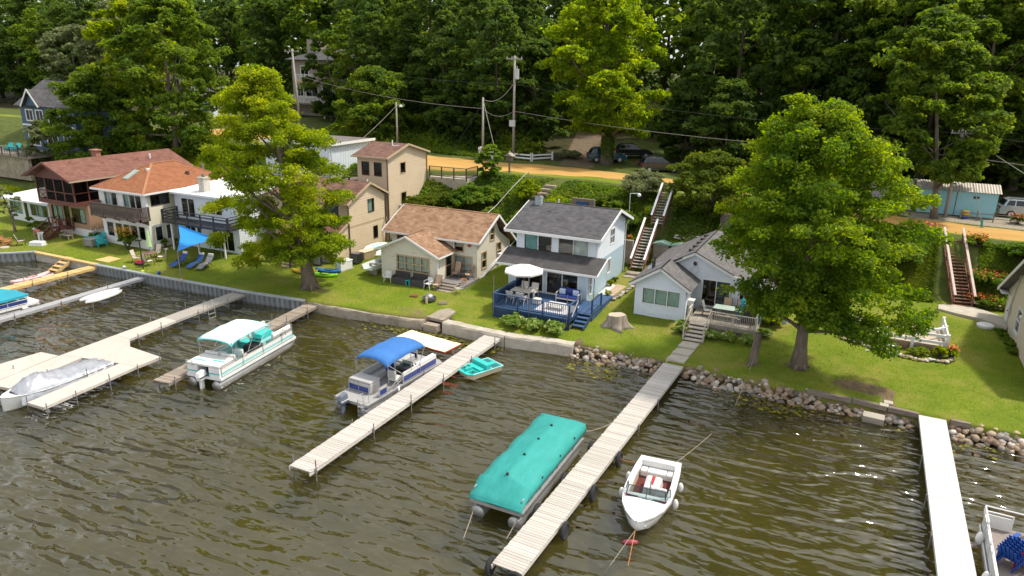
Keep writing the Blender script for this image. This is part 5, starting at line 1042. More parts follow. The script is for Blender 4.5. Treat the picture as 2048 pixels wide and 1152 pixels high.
H = thing('small_white_house', 'glimpse of a small white house with blue door between the left trees', 'house', (-104, 52, 8.5)); front(-108.5, 52).siding(MB(), [(8, 0, 7), (11.6, 0, 7)], [(5.0, 5.8, 8.6, 11)], board=.2).build('wall', white_b, H, world=True); right(-101.5, 52).siding(MB(), [(8, 0, 5), (11.6, 0, 5)], board=.2).build('wall', white_b, H, world=True)
q = MB(); front(-108.5, 52).bar(q, 5.0, 5.8, 8.6, 11, -.05, -.01); q.build('door', pm('blue_door', (.03, .12, .25), rough=.5), H, world=True); uvmesh('roof', roof_slope((-109, 51.5, 11.5), (-101, 51.5, 11.5), (-101, 55, 13), (-109, 55, 13)), sh_grey2, H)
# ================================================================ TREES
def leaf_quads(rng, P, out, size, flat=.55):
    """one bent leaf-shaped quad at every point of P; out = outward direction per point"""
    n = len(P); d = rng.normal(size=(n, 3)); d /= np.linalg.norm(d, axis=1)[:, None]
    nr = d*.75 + out*.45 + np.array([0, 0, flat]); nr /= np.linalg.norm(nr, axis=1)[:, None]
    t = rng.normal(size=(n, 3)); a = np.cross(nr, t); a /= np.linalg.norm(a, axis=1)[:, None]; b = np.cross(nr, a)
    s = size*(.65+.7*rng.random(n))[:, None]
    V = np.stack([P-a*s*.55, P-b*s*.36+nr*s*.10, P+a*s*.55-nr*s*.12, P+b*s*.36+nr*s*.10], 1).reshape(-1, 3)
    return V, np.arange(4*n).reshape(n, 4)

def crown_pts(rng, clumps, n, shell=.45, m=8):
    """n points spread over boughs: every clump (cx,cy,cz,rx,rz) carries m smaller sprays of leaves"""
    C = np.array(clumps); k = len(C); d = rng.normal(size=(k, m, 3)); d /= np.linalg.norm(d, axis=2)[..., None]; d[..., 2] = np.abs(d[..., 2])*.9-.25
    rs = np.stack([C[:, 3], C[:, 3], C[:, 4]], -1)[:, None, :]; S = C[:, None, :3]+d*rs*(.55+.4*rng.random((k, m, 1)))
    sr = C[:, None, 3]*(.26+.24*rng.random((k, m))); S = S.reshape(-1, 3); sr = sr.ravel(); dd = d.reshape(-1, 3); w = sr**2*np.repeat(.6+.8*rng.random(k), m)
    i = rng.choice(len(S), n, p=w/w.sum()); e = rng.normal(size=(n, 3)); e /= np.linalg.norm(e, axis=1)[:, None]; e[:, 2] = np.where((e[:, 2] < 0) & (rng.random(n) < .45), -e[:, 2], e[:, 2])
    r = (shell+(1-shell)*rng.random(n)**.7)*(1+.18*rng.normal(size=n)); P = S[i]+e*(r*sr[i])[:, None]*np.array([1, 1, .62])
    return P, e*.6+dd[i]*.5

def envelope(t, lo=.35):
    """relative radius of a crown at relative height t"""
    return np.where(t < lo, .55+.45*np.sin(np.pi/2*t/lo), np.cos(np.pi/2*np.clip((t-lo)/(1-lo), 0, 1))**.62)

def tree_clumps(rng, H, h0, R, nc, lo=.35, cr=.26, lean=(0, 0), sq=.7, inner=.35):
    cl = []
    for i in range(nc):
        t = (i+rng.random())/nc; e = envelope(np.array(t), lo)*R; a = i*2.39996+rng.normal()*.5
        rr = e*(inner+(1-inner)*rng.random()**.6); c = R*cr*(.65+.7*rng.random())
        rr = max(0, rr-c*.4)
        cl.append((rr*math.cos(a)+lean[0]*t, rr*math.sin(a)+lean[1]*t, h0+(H-h0)*t*.96, c, c*sq))
    return cl

def trunk_mb(rng, H, r, clumps, lean=(0, 0), nl=12, bow=.25, top=.8, base=1.7, roots=False):
    m = MB(); k = 9; pts = []; rs = []
    for i in range(k+1):
        t = i/k; pts.append((lean[0]*t*top*.8+bow*math.sin(3*t+1)-bow*math.sin(1), lean[1]*t*top*.8+bow*math.sin(2.3*t), -.25+t*(H*top+.25)))
        rs.append(r*(1-.9*t)**.8*(1+(base-1)*math.exp(-t*k*1.6)))
    m.tube(pts, rs, 10)
    for i in rng.choice(len(clumps), min(nl, len(clumps)), replace=False):
        c = clumps[i]; zc = c[2]; zb = max(H*.16, zc-.55*math.hypot(c[0], c[1])-.06*H); t = np.clip(zb/(H*top), 0, .95); j = int(t*k)
        p = Vector(pts[j]).lerp(Vector(pts[min(j+1, k)]), t*k-j); q = Vector((c[0], c[1], zc)); mid = p.lerp(q, .5)+Vector((0, 0, -.08*(q-p).length+.25))
        r0 = max(.03, rs[j]*.42)
        m.tube([p, p.lerp(mid, .5)+Vector((.1, .05, 0)), mid, mid.lerp(q, .6), q], [r0, r0*.8, r0*.62, r0*.4, r0*.18], 6)
    if roots:
        for a in range(6):
            th = a*1.05+.3; m.tube([(0, 0, .55), (r*1.1*math.cos(th), r*1.1*math.sin(th), .2), (r*2.3*math.cos(th), r*2.3*math.sin(th), -.1)], [r*.5, r*.4, r*.1], 6)
    return m

bark = pm('bark_grey', (.11, .085, .065), (.20, .165, .13), scale=2.2, rough=.95, bump=1, bscale=5, stretch=(3, 3, .5), spec=.1)
bark_d = pm('bark_dark', (.055, .042, .032), (.11, .085, .065), scale=2.5, rough=.95, bump=.8, bscale=6, stretch=(3, 3, .5), spec=.1)
LM = {
 'maple': leafmat('leaf_maple', (0.048, 0.105, 0.012), (0.105, 0.175, 0.015), (0.24, 0.29, 0.022), 0.56),
 'maple2': leafmat('leaf_maple_light', (0.07, 0.13, 0.012), (0.16, 0.22, 0.015), (0.32, 0.34, 0.025), 0.62),
 'walnut': leafmat('leaf_walnut', (0.07, 0.13, 0.012), (0.15, 0.22, 0.015), (0.265, 0.31, 0.02), 0.62),
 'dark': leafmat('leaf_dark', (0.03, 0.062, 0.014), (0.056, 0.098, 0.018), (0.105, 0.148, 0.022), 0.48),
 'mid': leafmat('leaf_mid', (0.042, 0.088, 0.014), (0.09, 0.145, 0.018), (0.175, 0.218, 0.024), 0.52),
 'yellow': leafmat('leaf_yellow', (0.072, 0.13, 0.01), (0.155, 0.212, 0.013), (0.265, 0.295, 0.018), 0.62),
 'olive': leafmat('leaf_olive', (0.068, 0.095, 0.038), (0.135, 0.162, 0.068), (0.230, 0.243, 0.115), .35),
 'yew': leafmat('leaf_yew', (0.042, 0.077, 0.011), (0.091, 0.126, 0.014), (0.168, 0.189, 0.020), .4),
 'hosta': leafmat('leaf_hosta', (0.068, 0.150, 0.022), (0.165, 0.255, 0.045), (0.540, 0.540, 0.240), .3, nscale=3),
 'shrub': leafmat('leaf_shrub', (0.043, 0.101, 0.016), (0.101, 0.171, 0.019), (0.202, 0.248, 0.028), .42),
}

def make_tree(name, label, cat, x, y, H, R, h0, nleaf, size, lm='mid', nc=60, lo=.35, cr=.26, lean=(0, 0), r=.25, seed=1, barkm=None, top=.8, inner=.35, sq=.7, nl=14, group=None, sx=1.0, sy=1.0, flat=.55, roots=False, extra=None, z=None, shell=.45):
    rng = np.random.default_rng(seed); z = G(x, y) if z is None else z
    if nleaf < 80000: nleaf = int(nleaf*.72); size *= 1.1
    t = thing(name, label, cat, (x, y, z), 0, group)
    cl = tree_clumps(rng, H, h0, R, nc, lo, cr, lean, sq, inner)
    cl = [(c[0]*sx, c[1]*sy, *c[2:]) for c in cl]
    if extra: cl += extra
    P, d = crown_pts(rng, cl, nleaf, shell); V, F = leaf_quads(rng, P, d, size, flat)
    link('crown', npmesh('crown', V, F), LM[lm], t)
    trunk_mb(rng, H, r, cl, lean, nl, top=top, roots=roots).build('trunk', barkm or bark, t, smooth=True)
    return t

def make_bush(name, label, cat, x, y, R, H, nleaf, size, lm='shrub', nc=14, seed=1, group=None, sx=1, sy=1, z=None, stem=True):
    rng = np.random.default_rng(seed); z = G(x, y) if z is None else z
    t = thing(name, label, cat, (x, y, z), 0, group); cl = []
    for i in range(nc):
        a = i*2.4+rng.random(); q = rng.random()**.6; cl.append((R*.72*q*math.cos(a)*sx, R*.72*q*math.sin(a)*sy, H*(.35+.4*(1-q*q)*rng.random()+.1), R*.40*(.7+.6*rng.random()), H*.30))
    P, d = crown_pts(rng, cl, nleaf, .3); P[:, 2] = np.maximum(P[:, 2], .02); V, F = leaf_quads(rng, P, d, size)
    link('foliage', npmesh('foliage', V, F), LM[lm], t)
    m = MB()
    for c in cl[:7]: m.tube([(0, 0, -.15), (c[0]*.4, c[1]*.4, c[2]*.5), (c[0], c[1], c[2])], [.05, .035, .012], 5)
    m.build('stem', bark_d, t); return t

# the two maples on the lawns
make_tree('maple_tree', 'sparse leaning maple with pale yellow top on the lawn between the tan and white houses', 'tree', -36.75, 2.35, 16.2, 5.2, 1.9, 90000, .18, 'maple2', nc=100, lo=.45, cr=.26, lean=(-5.2, 1.0), r=.42, seed=11, top=.93, inner=.25, nl=34, sx=1.0, roots=True, sq=.55,
          extra=[(-7.5, -1, 3.0, 1.5, .9), (-6, 1, 2.2, 1.5, .8), (-4.4, -2, 1.9, 1.4, .8), (-2.6, -2.2, 2.8, 1.4, .9), (1.4, 0, 5.2, 1.2, .8), (1.7, .5, 4.0, 1.1, .7), (-8.6, 0, 5.5, 1.2, .8), (1.0, -1, 6.4, 1.2, .8)])
make_tree('maple_tree', 'large full round maple on the lawn beside the cottage deck, nearest tree to the water', 'tree', -1.75, 4.1, 14.8, 5.2, 3.1, 120000, .178, 'maple', nc=135, lo=.40, cr=.27, lean=(-.6, .5), r=.33, seed=23, top=.85, inner=.3, nl=30, roots=True,
          extra=[(4.4, -1, 4.0, 1.5, 1.1), (4.9, .5, 4.8, 1.3, 1.0), (3.2, -2.2, 3.6, 1.3, .9), (4.7, 1, 8.2, 1.4, .9), (4.6, 1.5, 9.8, 1.3, .8), (-1.7, .4, 14.7, 1.0, .8), (-2.8, 0, 13.4, 1.3, .9), (.4, 0, 12.9, 1.4, 1), (-4.4, .5, 8.6, 1.4, 1), (5.0, -.3, 3.4, 1.2, .8), (2.0, -1.5, 3.3, 1.4, .8), (3.6, -2.6, 2.9, 1.2, .7), (.8, -2.6, 3.6, 1.3, .8), (-2.6, -1.6, 3.7, 1.3, .8), (1.6, 1.6, 3.4, 1.4, .8), (5.6, .8, 3.9, 1.0, .7)])
make_tree('walnut_tree', 'tall yellow green tree with ivy on its trunk beside the driveway', 'tree', -26.6, 41.0, 19.5, 7.2, 3.6, 60000, .32, 'walnut', nc=84, lo=.42, cr=.26, lean=(-1.5, 0), r=.55, seed=31, nl=26, inner=.3, sq=.6)
# ================================================================ STAIRS, PATHS, POLES ON THE BANK
red_w = pm('red_brown_stair', (.17, .065, .045), (.23, .10, .07), scale=3, rough=.8, rnd=.1); pale_r = pm('pale_pink_rail', (.50, .40, .34), (.56, .46, .40), scale=2, rough=.8); grey_t = pm('pale_stair_tread', (.33, .30, .265), (.26, .23, .20), scale=3, rough=.9, rnd=.1)
def stair(label, p0, p1, w, n, tread, side, rail, name='outdoor_stairs', rh=.9, rails=(-1, 1), mid=True, sp=4):
    p0, p1 = Vector(p0), Vector(p1); d = p1-p0; f = Vector((d.x, d.y, 0)).normalized(); s = Vector((f.y, -f.x, 0)); t = thing(name, label, 'stairs', p0)
    for i in range(n):
        c = p0+d*((i+.6)/n); run = math.hypot(d.x, d.y)/n; MB().beam(c-s*w/2, c+s*w/2, run*.92, .05).build('tread', tread, t, world=True)
    for k in (-1, 1): MB().beam(p0+s*k*(w/2+.03)+Vector((0, 0, -.12)), p1+s*k*(w/2+.03)+Vector((0, 0, -.08)), .05, .26).build('stringer', side, t, world=True)
    for k in rails:
        o = s*k*(w/2+.06); MB().beam(p0+o+Vector((0, 0, rh)), p1+o+Vector((0, 0, rh)), .16, .05).build('handrail', rail, t, world=True)
        if mid: MB().beam(p0+o+Vector((0, 0, rh*.5)), p1+o+Vector((0, 0, rh*.5)), .04, .09).build('mid_rail', side, t, world=True)
        for i in range(sp): c = p0+d*((i+.15)/(sp-.7))+o; MB().box(c.x-.045, c.x+.045, c.y-.045, c.y+.045, c.z-.5, c.z+rh).build('rail_post', side, t, world=True)
    return t
stair('long red brown stairs with broad pale handrails by the orange flowers', (7.75, 19.75, 1.42), (6.75, 24.6, 5.3), 1.15, 21, red_w, red_w, pale_r, sp=4)
stair('lower flight of pale bank stairs behind the two storey house', (-15.05, 15.7, 2.1), (-15.35, 20.2, 4.55), .95, 14, grey_t, red_w, white_p, rh=.8, sp=4)
stair('upper flight of pale bank stairs rising to the road', (-15.05, 20.9, 4.7), (-15.25, 24.6, 6.9), .9, 12, grey_t, red_w, white_p, rh=.8, sp=4)
t = thing('stone_steps', 'low concrete steps edged with stones at the foot of the bank stairs', 'steps', (-15, 14, 1.4))
for i in range(3): MB().box(-15.7, -14.6, 13.6+.6*i, 14.3+.6*i, 1.2, 1.62+.16*i).build('step', concrete, t, world=True)
q = MB(); q.prism([(-15.55, 9.35), (-14.95, 9.4), (-14.7, 13.5), (-15.6, 13.5)], 1.0, 1.62, 'z'); tag(q.build('path', pm('tan_paver', (.36, .26, .17), (.43, .32, .22), scale=3, rough=.9)), kind='structure', label='narrow paver path beside the blue and white house')
q = MB(); q.prism([(-16.1, 9.6), (-15.57, 9.6), (-15.62, 15), (-16.1, 15)], .9, 1.60, 'z'); tag(q.build('gravel_bed', pm('white_gravel', (.62, .60, .57), (.46, .45, .43), scale=25, rough=.95, bump=.6)), kind='structure', label='white gravel bed along the house wall')
q = MB(); q.prism([(6.1, 18.2), (7.3, 17.6), (8.5, 17.2), (9.9, 16.0), (9.98, 18.5), (8.6, 19.7), (7.1, 19.7), (6.2, 19.3)], .9, 1.56, 'z'); tag(q.build('path', conc_pale), kind='structure', label='concrete path at the foot of the long red stairs')
rng = random.Random(3)
for lbl, pts, n in (('edge of small stones along the narrow paver path', [(-14.7, 9.2), (-14.4, 11.5), (-14.2, 14)], 26), ('row of pale flat stones edging the flower bed under the big maple', [(.4, 9.3), (2.6, 8.6), (4.5, 8.1), (6.2, 8.6), (6.4, 9.6)], 34), ('stone terrace edge behind the pale cottage', [(-13.5, 21.2), (-11, 21.6), (-9.0, 21.4)], 26), ('low stone wall below the orange flowers', [(8.4, 20.2), (10.5, 20.2), (13, 20)], 24)):
    t = thing('stone_edging', lbl, 'stone edging', (*pts[0], 1.2))
    for i, (p, d) in enumerate(along(pts, sum((Vector(b)-Vector(a)).length for a, b in zip(pts, pts[1:]))/n)):
        k = rng.randrange(10); c = rng.choice((0, 1, 3)); 
        if (k, c) not in stone_var: me = stone_me[k].copy(); me.materials.append(stone_ms[c]); stone_var[(k, c)] = me
        o = link('stone', stone_var[(k, c)], None, t); o.matrix_parent_inverse = mw(t).inverted(); s = rng.uniform(.11, .2)
        o.location = (p.x+rng.uniform(-.06, .06), p.y+rng.uniform(-.08, .08), G(p.x, p.y)+.06+rng.uniform(0, .1 if 'wall' not in lbl and 'terrace' not in lbl else .35)); o.scale = (s*1.3, s, s*.8); o.rotation_euler = (0, 0, rng.uniform(0, 6))
# stepping stones and lid
for i, (x, y) in enumerate(((2.95, 1.75), (2.75, 1.35))): o = MB().box(-.22, .22, -.2, .2, -.05, .04).build('stepping_stone', conc_pale, bevel=.02); o.location = (x, y, G(x, y)+.03); tag(o, ('square stepping stone nearer the water beside the white dock' if i else 'square stepping stone nearer the bare soil by the white dock'), 'stepping stone')
q = MB(); q.lathe([(.02, 0), (.5, 0), (.52, .16), (.42, .22), (.02, .24)], 20); o = tag(q.build('tank_cover', white_p, smooth=False), 'round white tank lid on the right lawn', 'lid'); o.location = (8.75, 16.2, G(8.75, 16.2))
# grey utility lockers, tree stump post, dark storage box
lock = pm('taupe_locker', (.25, .21, .17), (.29, .25, .20), rough=.7); lockg = pm('green_lid', (.16, .27, .21), (.20, .31, .25), rough=.6)
for x, lb in ((-13.9, 'taupe plastic locker with green lid nearer the bank stairs'), (-12.4, 'taupe plastic locker with green lid behind the pale cottage roof')):
    z = 1.9; t = thing('storage_locker', lb, 'locker', (x, 18.7, z)); MB().box(-.62, .62, -.4, .4, -.3, 1.75).build('body', lock, t, bevel=.03); MB().prism([(-.7, 1.75), (.7, 1.75), (.7, 1.82), (0, 2.0), (-.7, 1.82)], -.48, .48, 'y').build('lid', lockg, t); MB().box(-.01, .01, -.415, -.402, -.1, 1.7).build('door_seam', brown_dk, t)
q = MB(); rngn = np.random.default_rng(4); rings = []
for zz_, rr in ((0, .62), (.8, .55), (1.7, .52), (1.85, .48)): rings.append([((rr*(1+.06*math.sin(5*a+zz_)+.05*math.sin(9*a)))*math.cos(a), (rr*(1+.06*math.sin(5*a+zz_)))*math.sin(a), zz_) for a in [k*2*math.pi/20 for k in range(20)]])
q.loft(rings); o = tag(q.build('cut_trunk', bark, smooth=True), 'tall cut tree trunk behind the ridge of the pale cottage', 'trunk'); o.location = (-9.6, 22.5, G(-9.6, 22.5)-.1)
# bulkhead with blue door in the bank
t = thing('bank_bulkhead', 'old wooden bulkhead with blue door set into the bank above the grey roof', 'bulkhead', (-21.0, 21.8, 4.6)); zb = G(-20.5, 21.6); MB().box(-1.0, 1.1, -.12, .12, -.6, 1.85).build('wall', wood_d, t); MB().box(-.55, .6, -.2, -.125, -.2, 1.6).build('door', pm('blue_door_paint', (.02, .06, .16), (.03, .08, .19), rough=.6), t); t.location = (-21.6, 20.4, 4.55)
# retaining walls behind the houses
for lb, a, b, h in (('grey block retaining wall behind the two storey house', (-19.0, 17.2), (-15.9, 17.2), 3.3),):
    tag(MB().beam((*a, h/2+.7), (*b, h/2+.7), .3, h).build('retaining_wall', concrete), lb, 'wall')
# steps through the bushes left of the grey roof
t = thing('garden_steps', 'rough garden steps with bent pipe handrail climbing through the bushes', 'steps', (-27.5, 19.5, 3))
for i in range(14):
    x = -29.0+.16*i; y = 17.5+.62*i; o = MB().box(-.55, .55, -.26, .26, -.2, .03).build('step', concrete, t, world=True); o.location = (x, y, G(x, y)+.12+.03*i*0); o.rotation_euler = (0, 0, R0.uniform(-.1, .1))
q = MB(); q.tube([(-30.1, 16.8, G(-30.1, 16.8)), (-30.1, 16.8, 4.1), (-29.6, 19.5, 5.2), (-29.2, 21.5, 6.4), (-28.6, 24, 7.8), (-28.6, 24, 6.4)], .03, 6); q.build('handrail', galv, t, world=True)
# white garden bench frame / raised bed, lattice and step on the right lawn
t = thing('raised_bed', 'white timber framed raised patio with lattice skirt under the big maple', 'patio', (4, 11, 1.2)); zt = 1.25
MB().box(.6, 6.0, 9.9, 13.4, .9, 1.62).build('patio_deck', pm('patio_tan', (.40, .33, .25), (.46, .39, .30), rough=.9), t, world=True)
for z_ in (1.75, 2.2): 
    MB().box(.55, 6.05, 9.78, 9.86, z_, z_+.16).build('rail', white_p, t, world=True); MB().box(5.98, 6.06, 9.9, 13.4, z_, z_+.16).build('rail', white_p, t, world=True)
for x, y in ((.6, 9.82), (2.4, 9.82), (4.2, 9.82), (6.02, 9.82), (6.02, 11.6), (6.02, 13.4)): MB().box(x-.09, x+.09, y-.09, y+.09, 1.0, 2.42).build('post', white_p, t, world=True)
MB().beam((5.95, 11.5, 2.3), (4.6, 9.9, 2.3), .12, .12).build('brace', white_p, t, world=True)
q = MB(); red_l = pm('brown_lattice', (.26, .15, .09), rough=.8)
for s in (1, -1):
    u = .6
    while u < 5.5: q.beam((u, 9.76+.01*s, 1.0 if s > 0 else 1.6), (u+.6, 9.76+.01*s, 1.6 if s > 0 else 1.0), .01, .045, up=(0, 1, 0)); u += .14
q.build('lattice', red_l, t, world=True)
t = thing('step_stool', 'small white wooden steps at the edge of the flower bed', 'steps', (3.0, 8.35, 1.05))
for z_ in (.08, .34, .6): MB().box(-.35, .35, -.06, .06, z_, z_+.06).build('tread', white_p, t)
for x in (-.36, .36): MB().box(x-.03, x+.03, -.07, .07, -.05, .68).build('side', white_p, t)
MB().box(-1.3, -.4, -.05, .05, .02, .1).build('edge_board', white_p, t)
# ------------------------------------------------ utility poles, wires, lamps
pole_m = pm('pole_wood', (.27, .245, .215), (.36, .33, .29), scale=3, rough=.9, bump=.4, stretch=(4, 4, .4)); wire_m = pm('wire_grey', (.30, .28, .25), rough=.7); wire_d = pm('wire_dark', (.06, .06, .06), rough=.7); gmet = pm('grey_equipment', (.52, .53, .54), (.45, .46, .47), rough=.5)
def pole(label, x, y, zt, r=.14, arm=None, name='utility_pole', lean=(0, 0)):
    z = G(x, y); t = thing(name, label, 'pole', (x, y, z)); MB().tube([(0, 0, -.3), (lean[0], lean[1], zt-z)], [r, r*.72], 10).build('shaft', pole_m, t, smooth=True)
    if arm:
        MB().beam((-arm+lean[0], lean[1]-.12, zt-z-.35), (arm+lean[0], lean[1]-.12, zt-z-.35), .1, .12).build('crossarm', pole_m, t)
        for s in (-.9, -.3, .3, .9): MB().tube([(arm*s+lean[0], lean[1]-.12, zt-z-.29), (arm*s+lean[0], lean[1]-.12, zt-z-.1)], .045, 6).build('insulator', gmet, t)
    return t
p1 = pole('tall utility pole with transformer behind the white fence', -36.7, 37.2, 18.4, .17, 1.0)
z = p1.location.z; MB().tube([(.35, -.1, 15.9-z), (.35, -.1, 17.0-z)], .24, 12).build('transformer', gmet, p1, smooth=False); MB().tube([(.35, -.1, 17.0-z), (.35, -.1, 17.3-z)], .05, 6).build('bushing', gmet, p1); MB().box(-.42, .30, -.36, -.16, 10.7-z, 11.4-z).build('equipment_box', gmet, p1)
pole('bare shorter utility pole left of the tall transformer pole', -39.3, 34.6, 13.9, .15)
p3 = pole('thin pole with a street lamp beside the garage', -53.2, 37.6, 12.8, .13, name='lamp_pole'); z = p3.location.z; MB().tube([(0, 0, 12.1-z), (.5, -.2, 12.5-z), (.95, -.4, 12.5-z)], .04, 6).build('lamp_arm', galv, p3); MB().tube([(.95, -.4, 12.3-z), (.95, -.4, 12.55-z)], [.26, .1], 10).build('lamp_head', gmet, p3)
pole('far utility pole with crossarm in front of the taupe house', -74.4, 43.5, 19.1, .17, 1.3, lean=(-.5, 0)); pole('utility pole hidden in the leaves by the blue shed', 6.9, 33.6, 12.9, .16, .8)
def wire(label, pts, r=.022, sag=.6, mat=None):
    m = MB()
    for a, b in zip(pts, pts[1:]):
        a, b = Vector(a), Vector(b); m.tube([a.lerp(b, i/14)-Vector((0, 0, sag*4*(i/14)*(1-i/14))) for i in range(15)], r, 5)
    return tag(m.build('overhead_wire', mat or wire_m), label, 'wire')
wire('thick pale overhead wire crossing the whole scene along the road', [(-74.4, 43.4, 15.6), (-39.3, 34.5, 12.7), (-36.7, 37.1, 12.4), (6.9, 33.5, 10.7), (40, 33, 10)], .026, .7)
wire('upper pair of dark overhead wires between the poles', [(-74.5, 43.3, 18.4), (-36.7, 37, 15.4), (6.9, 33.4, 12.6), (40, 32, 12)], .016, .9, wire_d)
wire('drooping cable bundle from the tall pole to the bare pole', [(-39.3, 34.6, 13.7), (-36.7, 37.1, 15.5)], .035, .9)
wire('guy wire slanting down from the bare pole to the road edge', [(-39.2, 34.5, 13.5), (-34.6, 29.5, 7.2)], .03, 0); wire('guy wire slanting left from the bare pole', [(-39.3, 34.6, 13.3), (-45, 37, 7.2)], .02, 0, wire_d)
wire('service wire running down from the lamp pole to the tan tower', [(-53.2, 37.5, 12.3), (-49.3, 20.4, 7.5)], .022, .3); wire('guy wire slanting down to the green anchor by the right road', [(7.0, 33.4, 12.4), (9.3, 30.2, 5.5)], .028, 0); wire('pale service wire falling to the right edge', [(7.1, 33.4, 12.5), (16, 24, 7.5)], .025, .2)
t = thing('guy_anchor', 'green guy wire guard post beside the road at right', 'post', (9.3, 30.2, G(9.3, 30.2))); MB().tube([(0, 0, -.1), (-.12, .12, .65)], .09, 8).build('guard', pm('green_guard', (.02, .25, .20), rough=.5), t); MB().tube([(0, 0, -.1), (0, 0, .12)], .14, 8).build('footing', concrete, t)
t = thing('garden_lamp', 'thin white pole with a hooked lamp behind the two storey house', 'lamp', (-18.0, 22.5, G(-18, 22.5))); MB().tube([(0, 0, -.1), (0, 0, 2.6), (.75, 0, 2.65)], .04, 6).build('post', white_p, t); MB().ball((.8, 0, 2.5), .18, 8, 5).build('globe', white_p, t, smooth=True)
# roadside fences, mail boxes
def rail_fence(label, a, b, n, h=.95):
    a, b = Vector((*a, G(*a))), Vector((*b, G(*b))); t = thing('white_fence', label, 'fence', a)
    for i in range(n+1): c = a.lerp(b, i/n); MB().box(c.x-.08, c.x+.08, c.y-.08, c.y+.08, c.z-.2, c.z+h).build('fence_post', white_p, t, world=True)
    for z_ in (.3, .68): MB().beam(a+Vector((0, -.1, z_)), b+Vector((0, -.1, z_)), .04, .17).build('fence_rail', white_p, t, world=True)
rail_fence('white two rail fence beside the driveway', (-37.2, 37.3), (-34.3, 37.0), 1); rail_fence('short white fence returning along the driveway', (-34.2, 37.0), (-32.8, 39.6), 1)
t = thing('mailbox_stand', 'white stand holding a row of dark mailboxes by the road', 'mailboxes', (-39.6, 35.9, G(-39.6, 35.9)))
for x in (-.85, .85): MB().box(x-.08, x+.08, -.1, .1, -.2, 1.0).build('post', white_p, t)
for z_ in (.35, .8): MB().box(-.95, .95, -.07, .07, z_, z_+.18).build('rail', white_p, t)
for i in range(4): q = MB(); q.prism([(-.18, 0), (.18, 0), (.18, .2), (.1, .32), (-.1, .32), (-.18, .2)], -.28, .28, 'y'); o = q.build('mailbox', blk if i else white_p, t); o.location = (-.72+.48*i, 0, 1.0)
t = thing('bird_house', 'small roofed post box at the road edge among the bushes', 'post box', (-32.4, 27.6, G(-32.4, 27.6))); MB().box(-.08, .08, -.08, .08, -.2, 1.3).build('post', wood_d, t); MB().box(-.3, .3, -.25, .25, 1.3, 1.75).build('box', wood_d, t); MB().prism([(-.5, 1.75), (.5, 1.75), (0, 2.05)], -.4, .4, 'y').build('roof', wood_g, t)
# ================================================================ TREES AND PLANTS ON THE BANK AND BEYOND
make_tree('broad_tree', 'large dark tree behind the rust roof, tallest of the left group', 'tree', -77.5, 24.5, 19.5, 7.6, 1.0, 42000, .38, 'mid', nc=85, lo=.4, cr=.23, r=.4, seed=41, sx=1.05)
make_tree('broad_tree', 'dark spreading tree hiding the right side of the dark blue house', 'tree', -86, 20.5, 13, 5.8, .8, 34000, .38, 'mid', nc=60, lo=.35, cr=.26, r=.32, seed=42)
make_tree('broad_tree', 'bright yellow green tree crown rising in the left group', 'tree', -86.5, 27.5, 18.5, 5.6, 5, 24000, .38, 'yellow', nc=44, lo=.5, cr=.27, r=.3, seed=43)
make_tree('locust_tree', 'pale feathery tree above the dark blue house roof', 'tree', -97.0, 33.0, 17.5, 5.8, 5, 24000, .36, 'olive', nc=44, lo=.6, cr=.25, r=.3, seed=44, sq=.5)
make_tree('locust_tree', 'pale feathery tree at the far left edge', 'tree', -108, 33.0, 14.5, 6.2, 2.5, 22000, .38, 'olive', nc=40, lo=.5, cr=.25, r=.3, seed=45, sq=.5)
make_tree('roadside_tree', 'dark drooping tree on a slim trunk in front of the blue shed', 'tree', 6.0, 32.4, 17.0, 5.6, 3.4, 44000, .32, 'mid', nc=80, lo=.35, cr=.24, lean=(-2.5, 1.5), r=.24, seed=46, top=.75)
make_tree('tall_tree', 'tall tree with two visible grey trunks behind the big maple, left one', 'tree', -4.5, 52, 22, 6.0, 7, 34000, .36, 'mid', nc=60, lo=.4, cr=.26, r=.38, seed=47, barkm=bark)
make_tree('tall_tree', 'tall leaning grey trunked tree behind the big maple, right one', 'tree', 0.5, 50, 22, 6.5, 8, 36000, .36, 'mid', nc=60, lo=.4, cr=.26, lean=(2.6, 0), r=.48, seed=48, barkm=bark)
make_tree('tall_tree', 'yellow green tree at the right edge above the parked silver car', 'tree', 16.5, 49.0, 21, 6.5, 1.5, 34000, .36, 'yellow', nc=66, lo=.4, cr=.25, r=.35, seed=49)
make_tree('tall_tree', 'dense green tree between the blue shed and the right edge', 'tree', 9.5, 45.0, 20, 6.2, 6, 34000, .36, 'mid', nc=66, lo=.4, cr=.25, r=.35, seed=50)
make_tree('tall_tree', 'tall dark trunked tree with gaps of sky right of the driveway', 'tree', -19.5, 60, 22, 5.5, 7, 22000, .38, 'mid', nc=40, lo=.5, cr=.26, r=.42, seed=51, barkm=bark_d)
make_tree('edge_tree', 'low rounded tree at the wood edge above the white garage', 'tree', -60.5, 43.0, 9.5, 5.8, .4, 26000, .36, 'mid', nc=44, lo=.35, cr=.3, r=.2, seed=52)
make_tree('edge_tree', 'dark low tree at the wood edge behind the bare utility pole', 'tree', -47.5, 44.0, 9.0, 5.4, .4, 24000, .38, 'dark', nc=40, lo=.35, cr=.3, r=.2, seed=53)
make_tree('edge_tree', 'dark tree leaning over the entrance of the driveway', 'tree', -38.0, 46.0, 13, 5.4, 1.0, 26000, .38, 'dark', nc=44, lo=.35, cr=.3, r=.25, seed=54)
make_tree('edge_tree', 'small feathery tree in front of the dark blue house', 'tree', -95.5, 19.0, 7.0, 2.6, 1.5, 7000, .3, 'olive', nc=24, lo=.5, cr=.3, r=.12, seed=59)
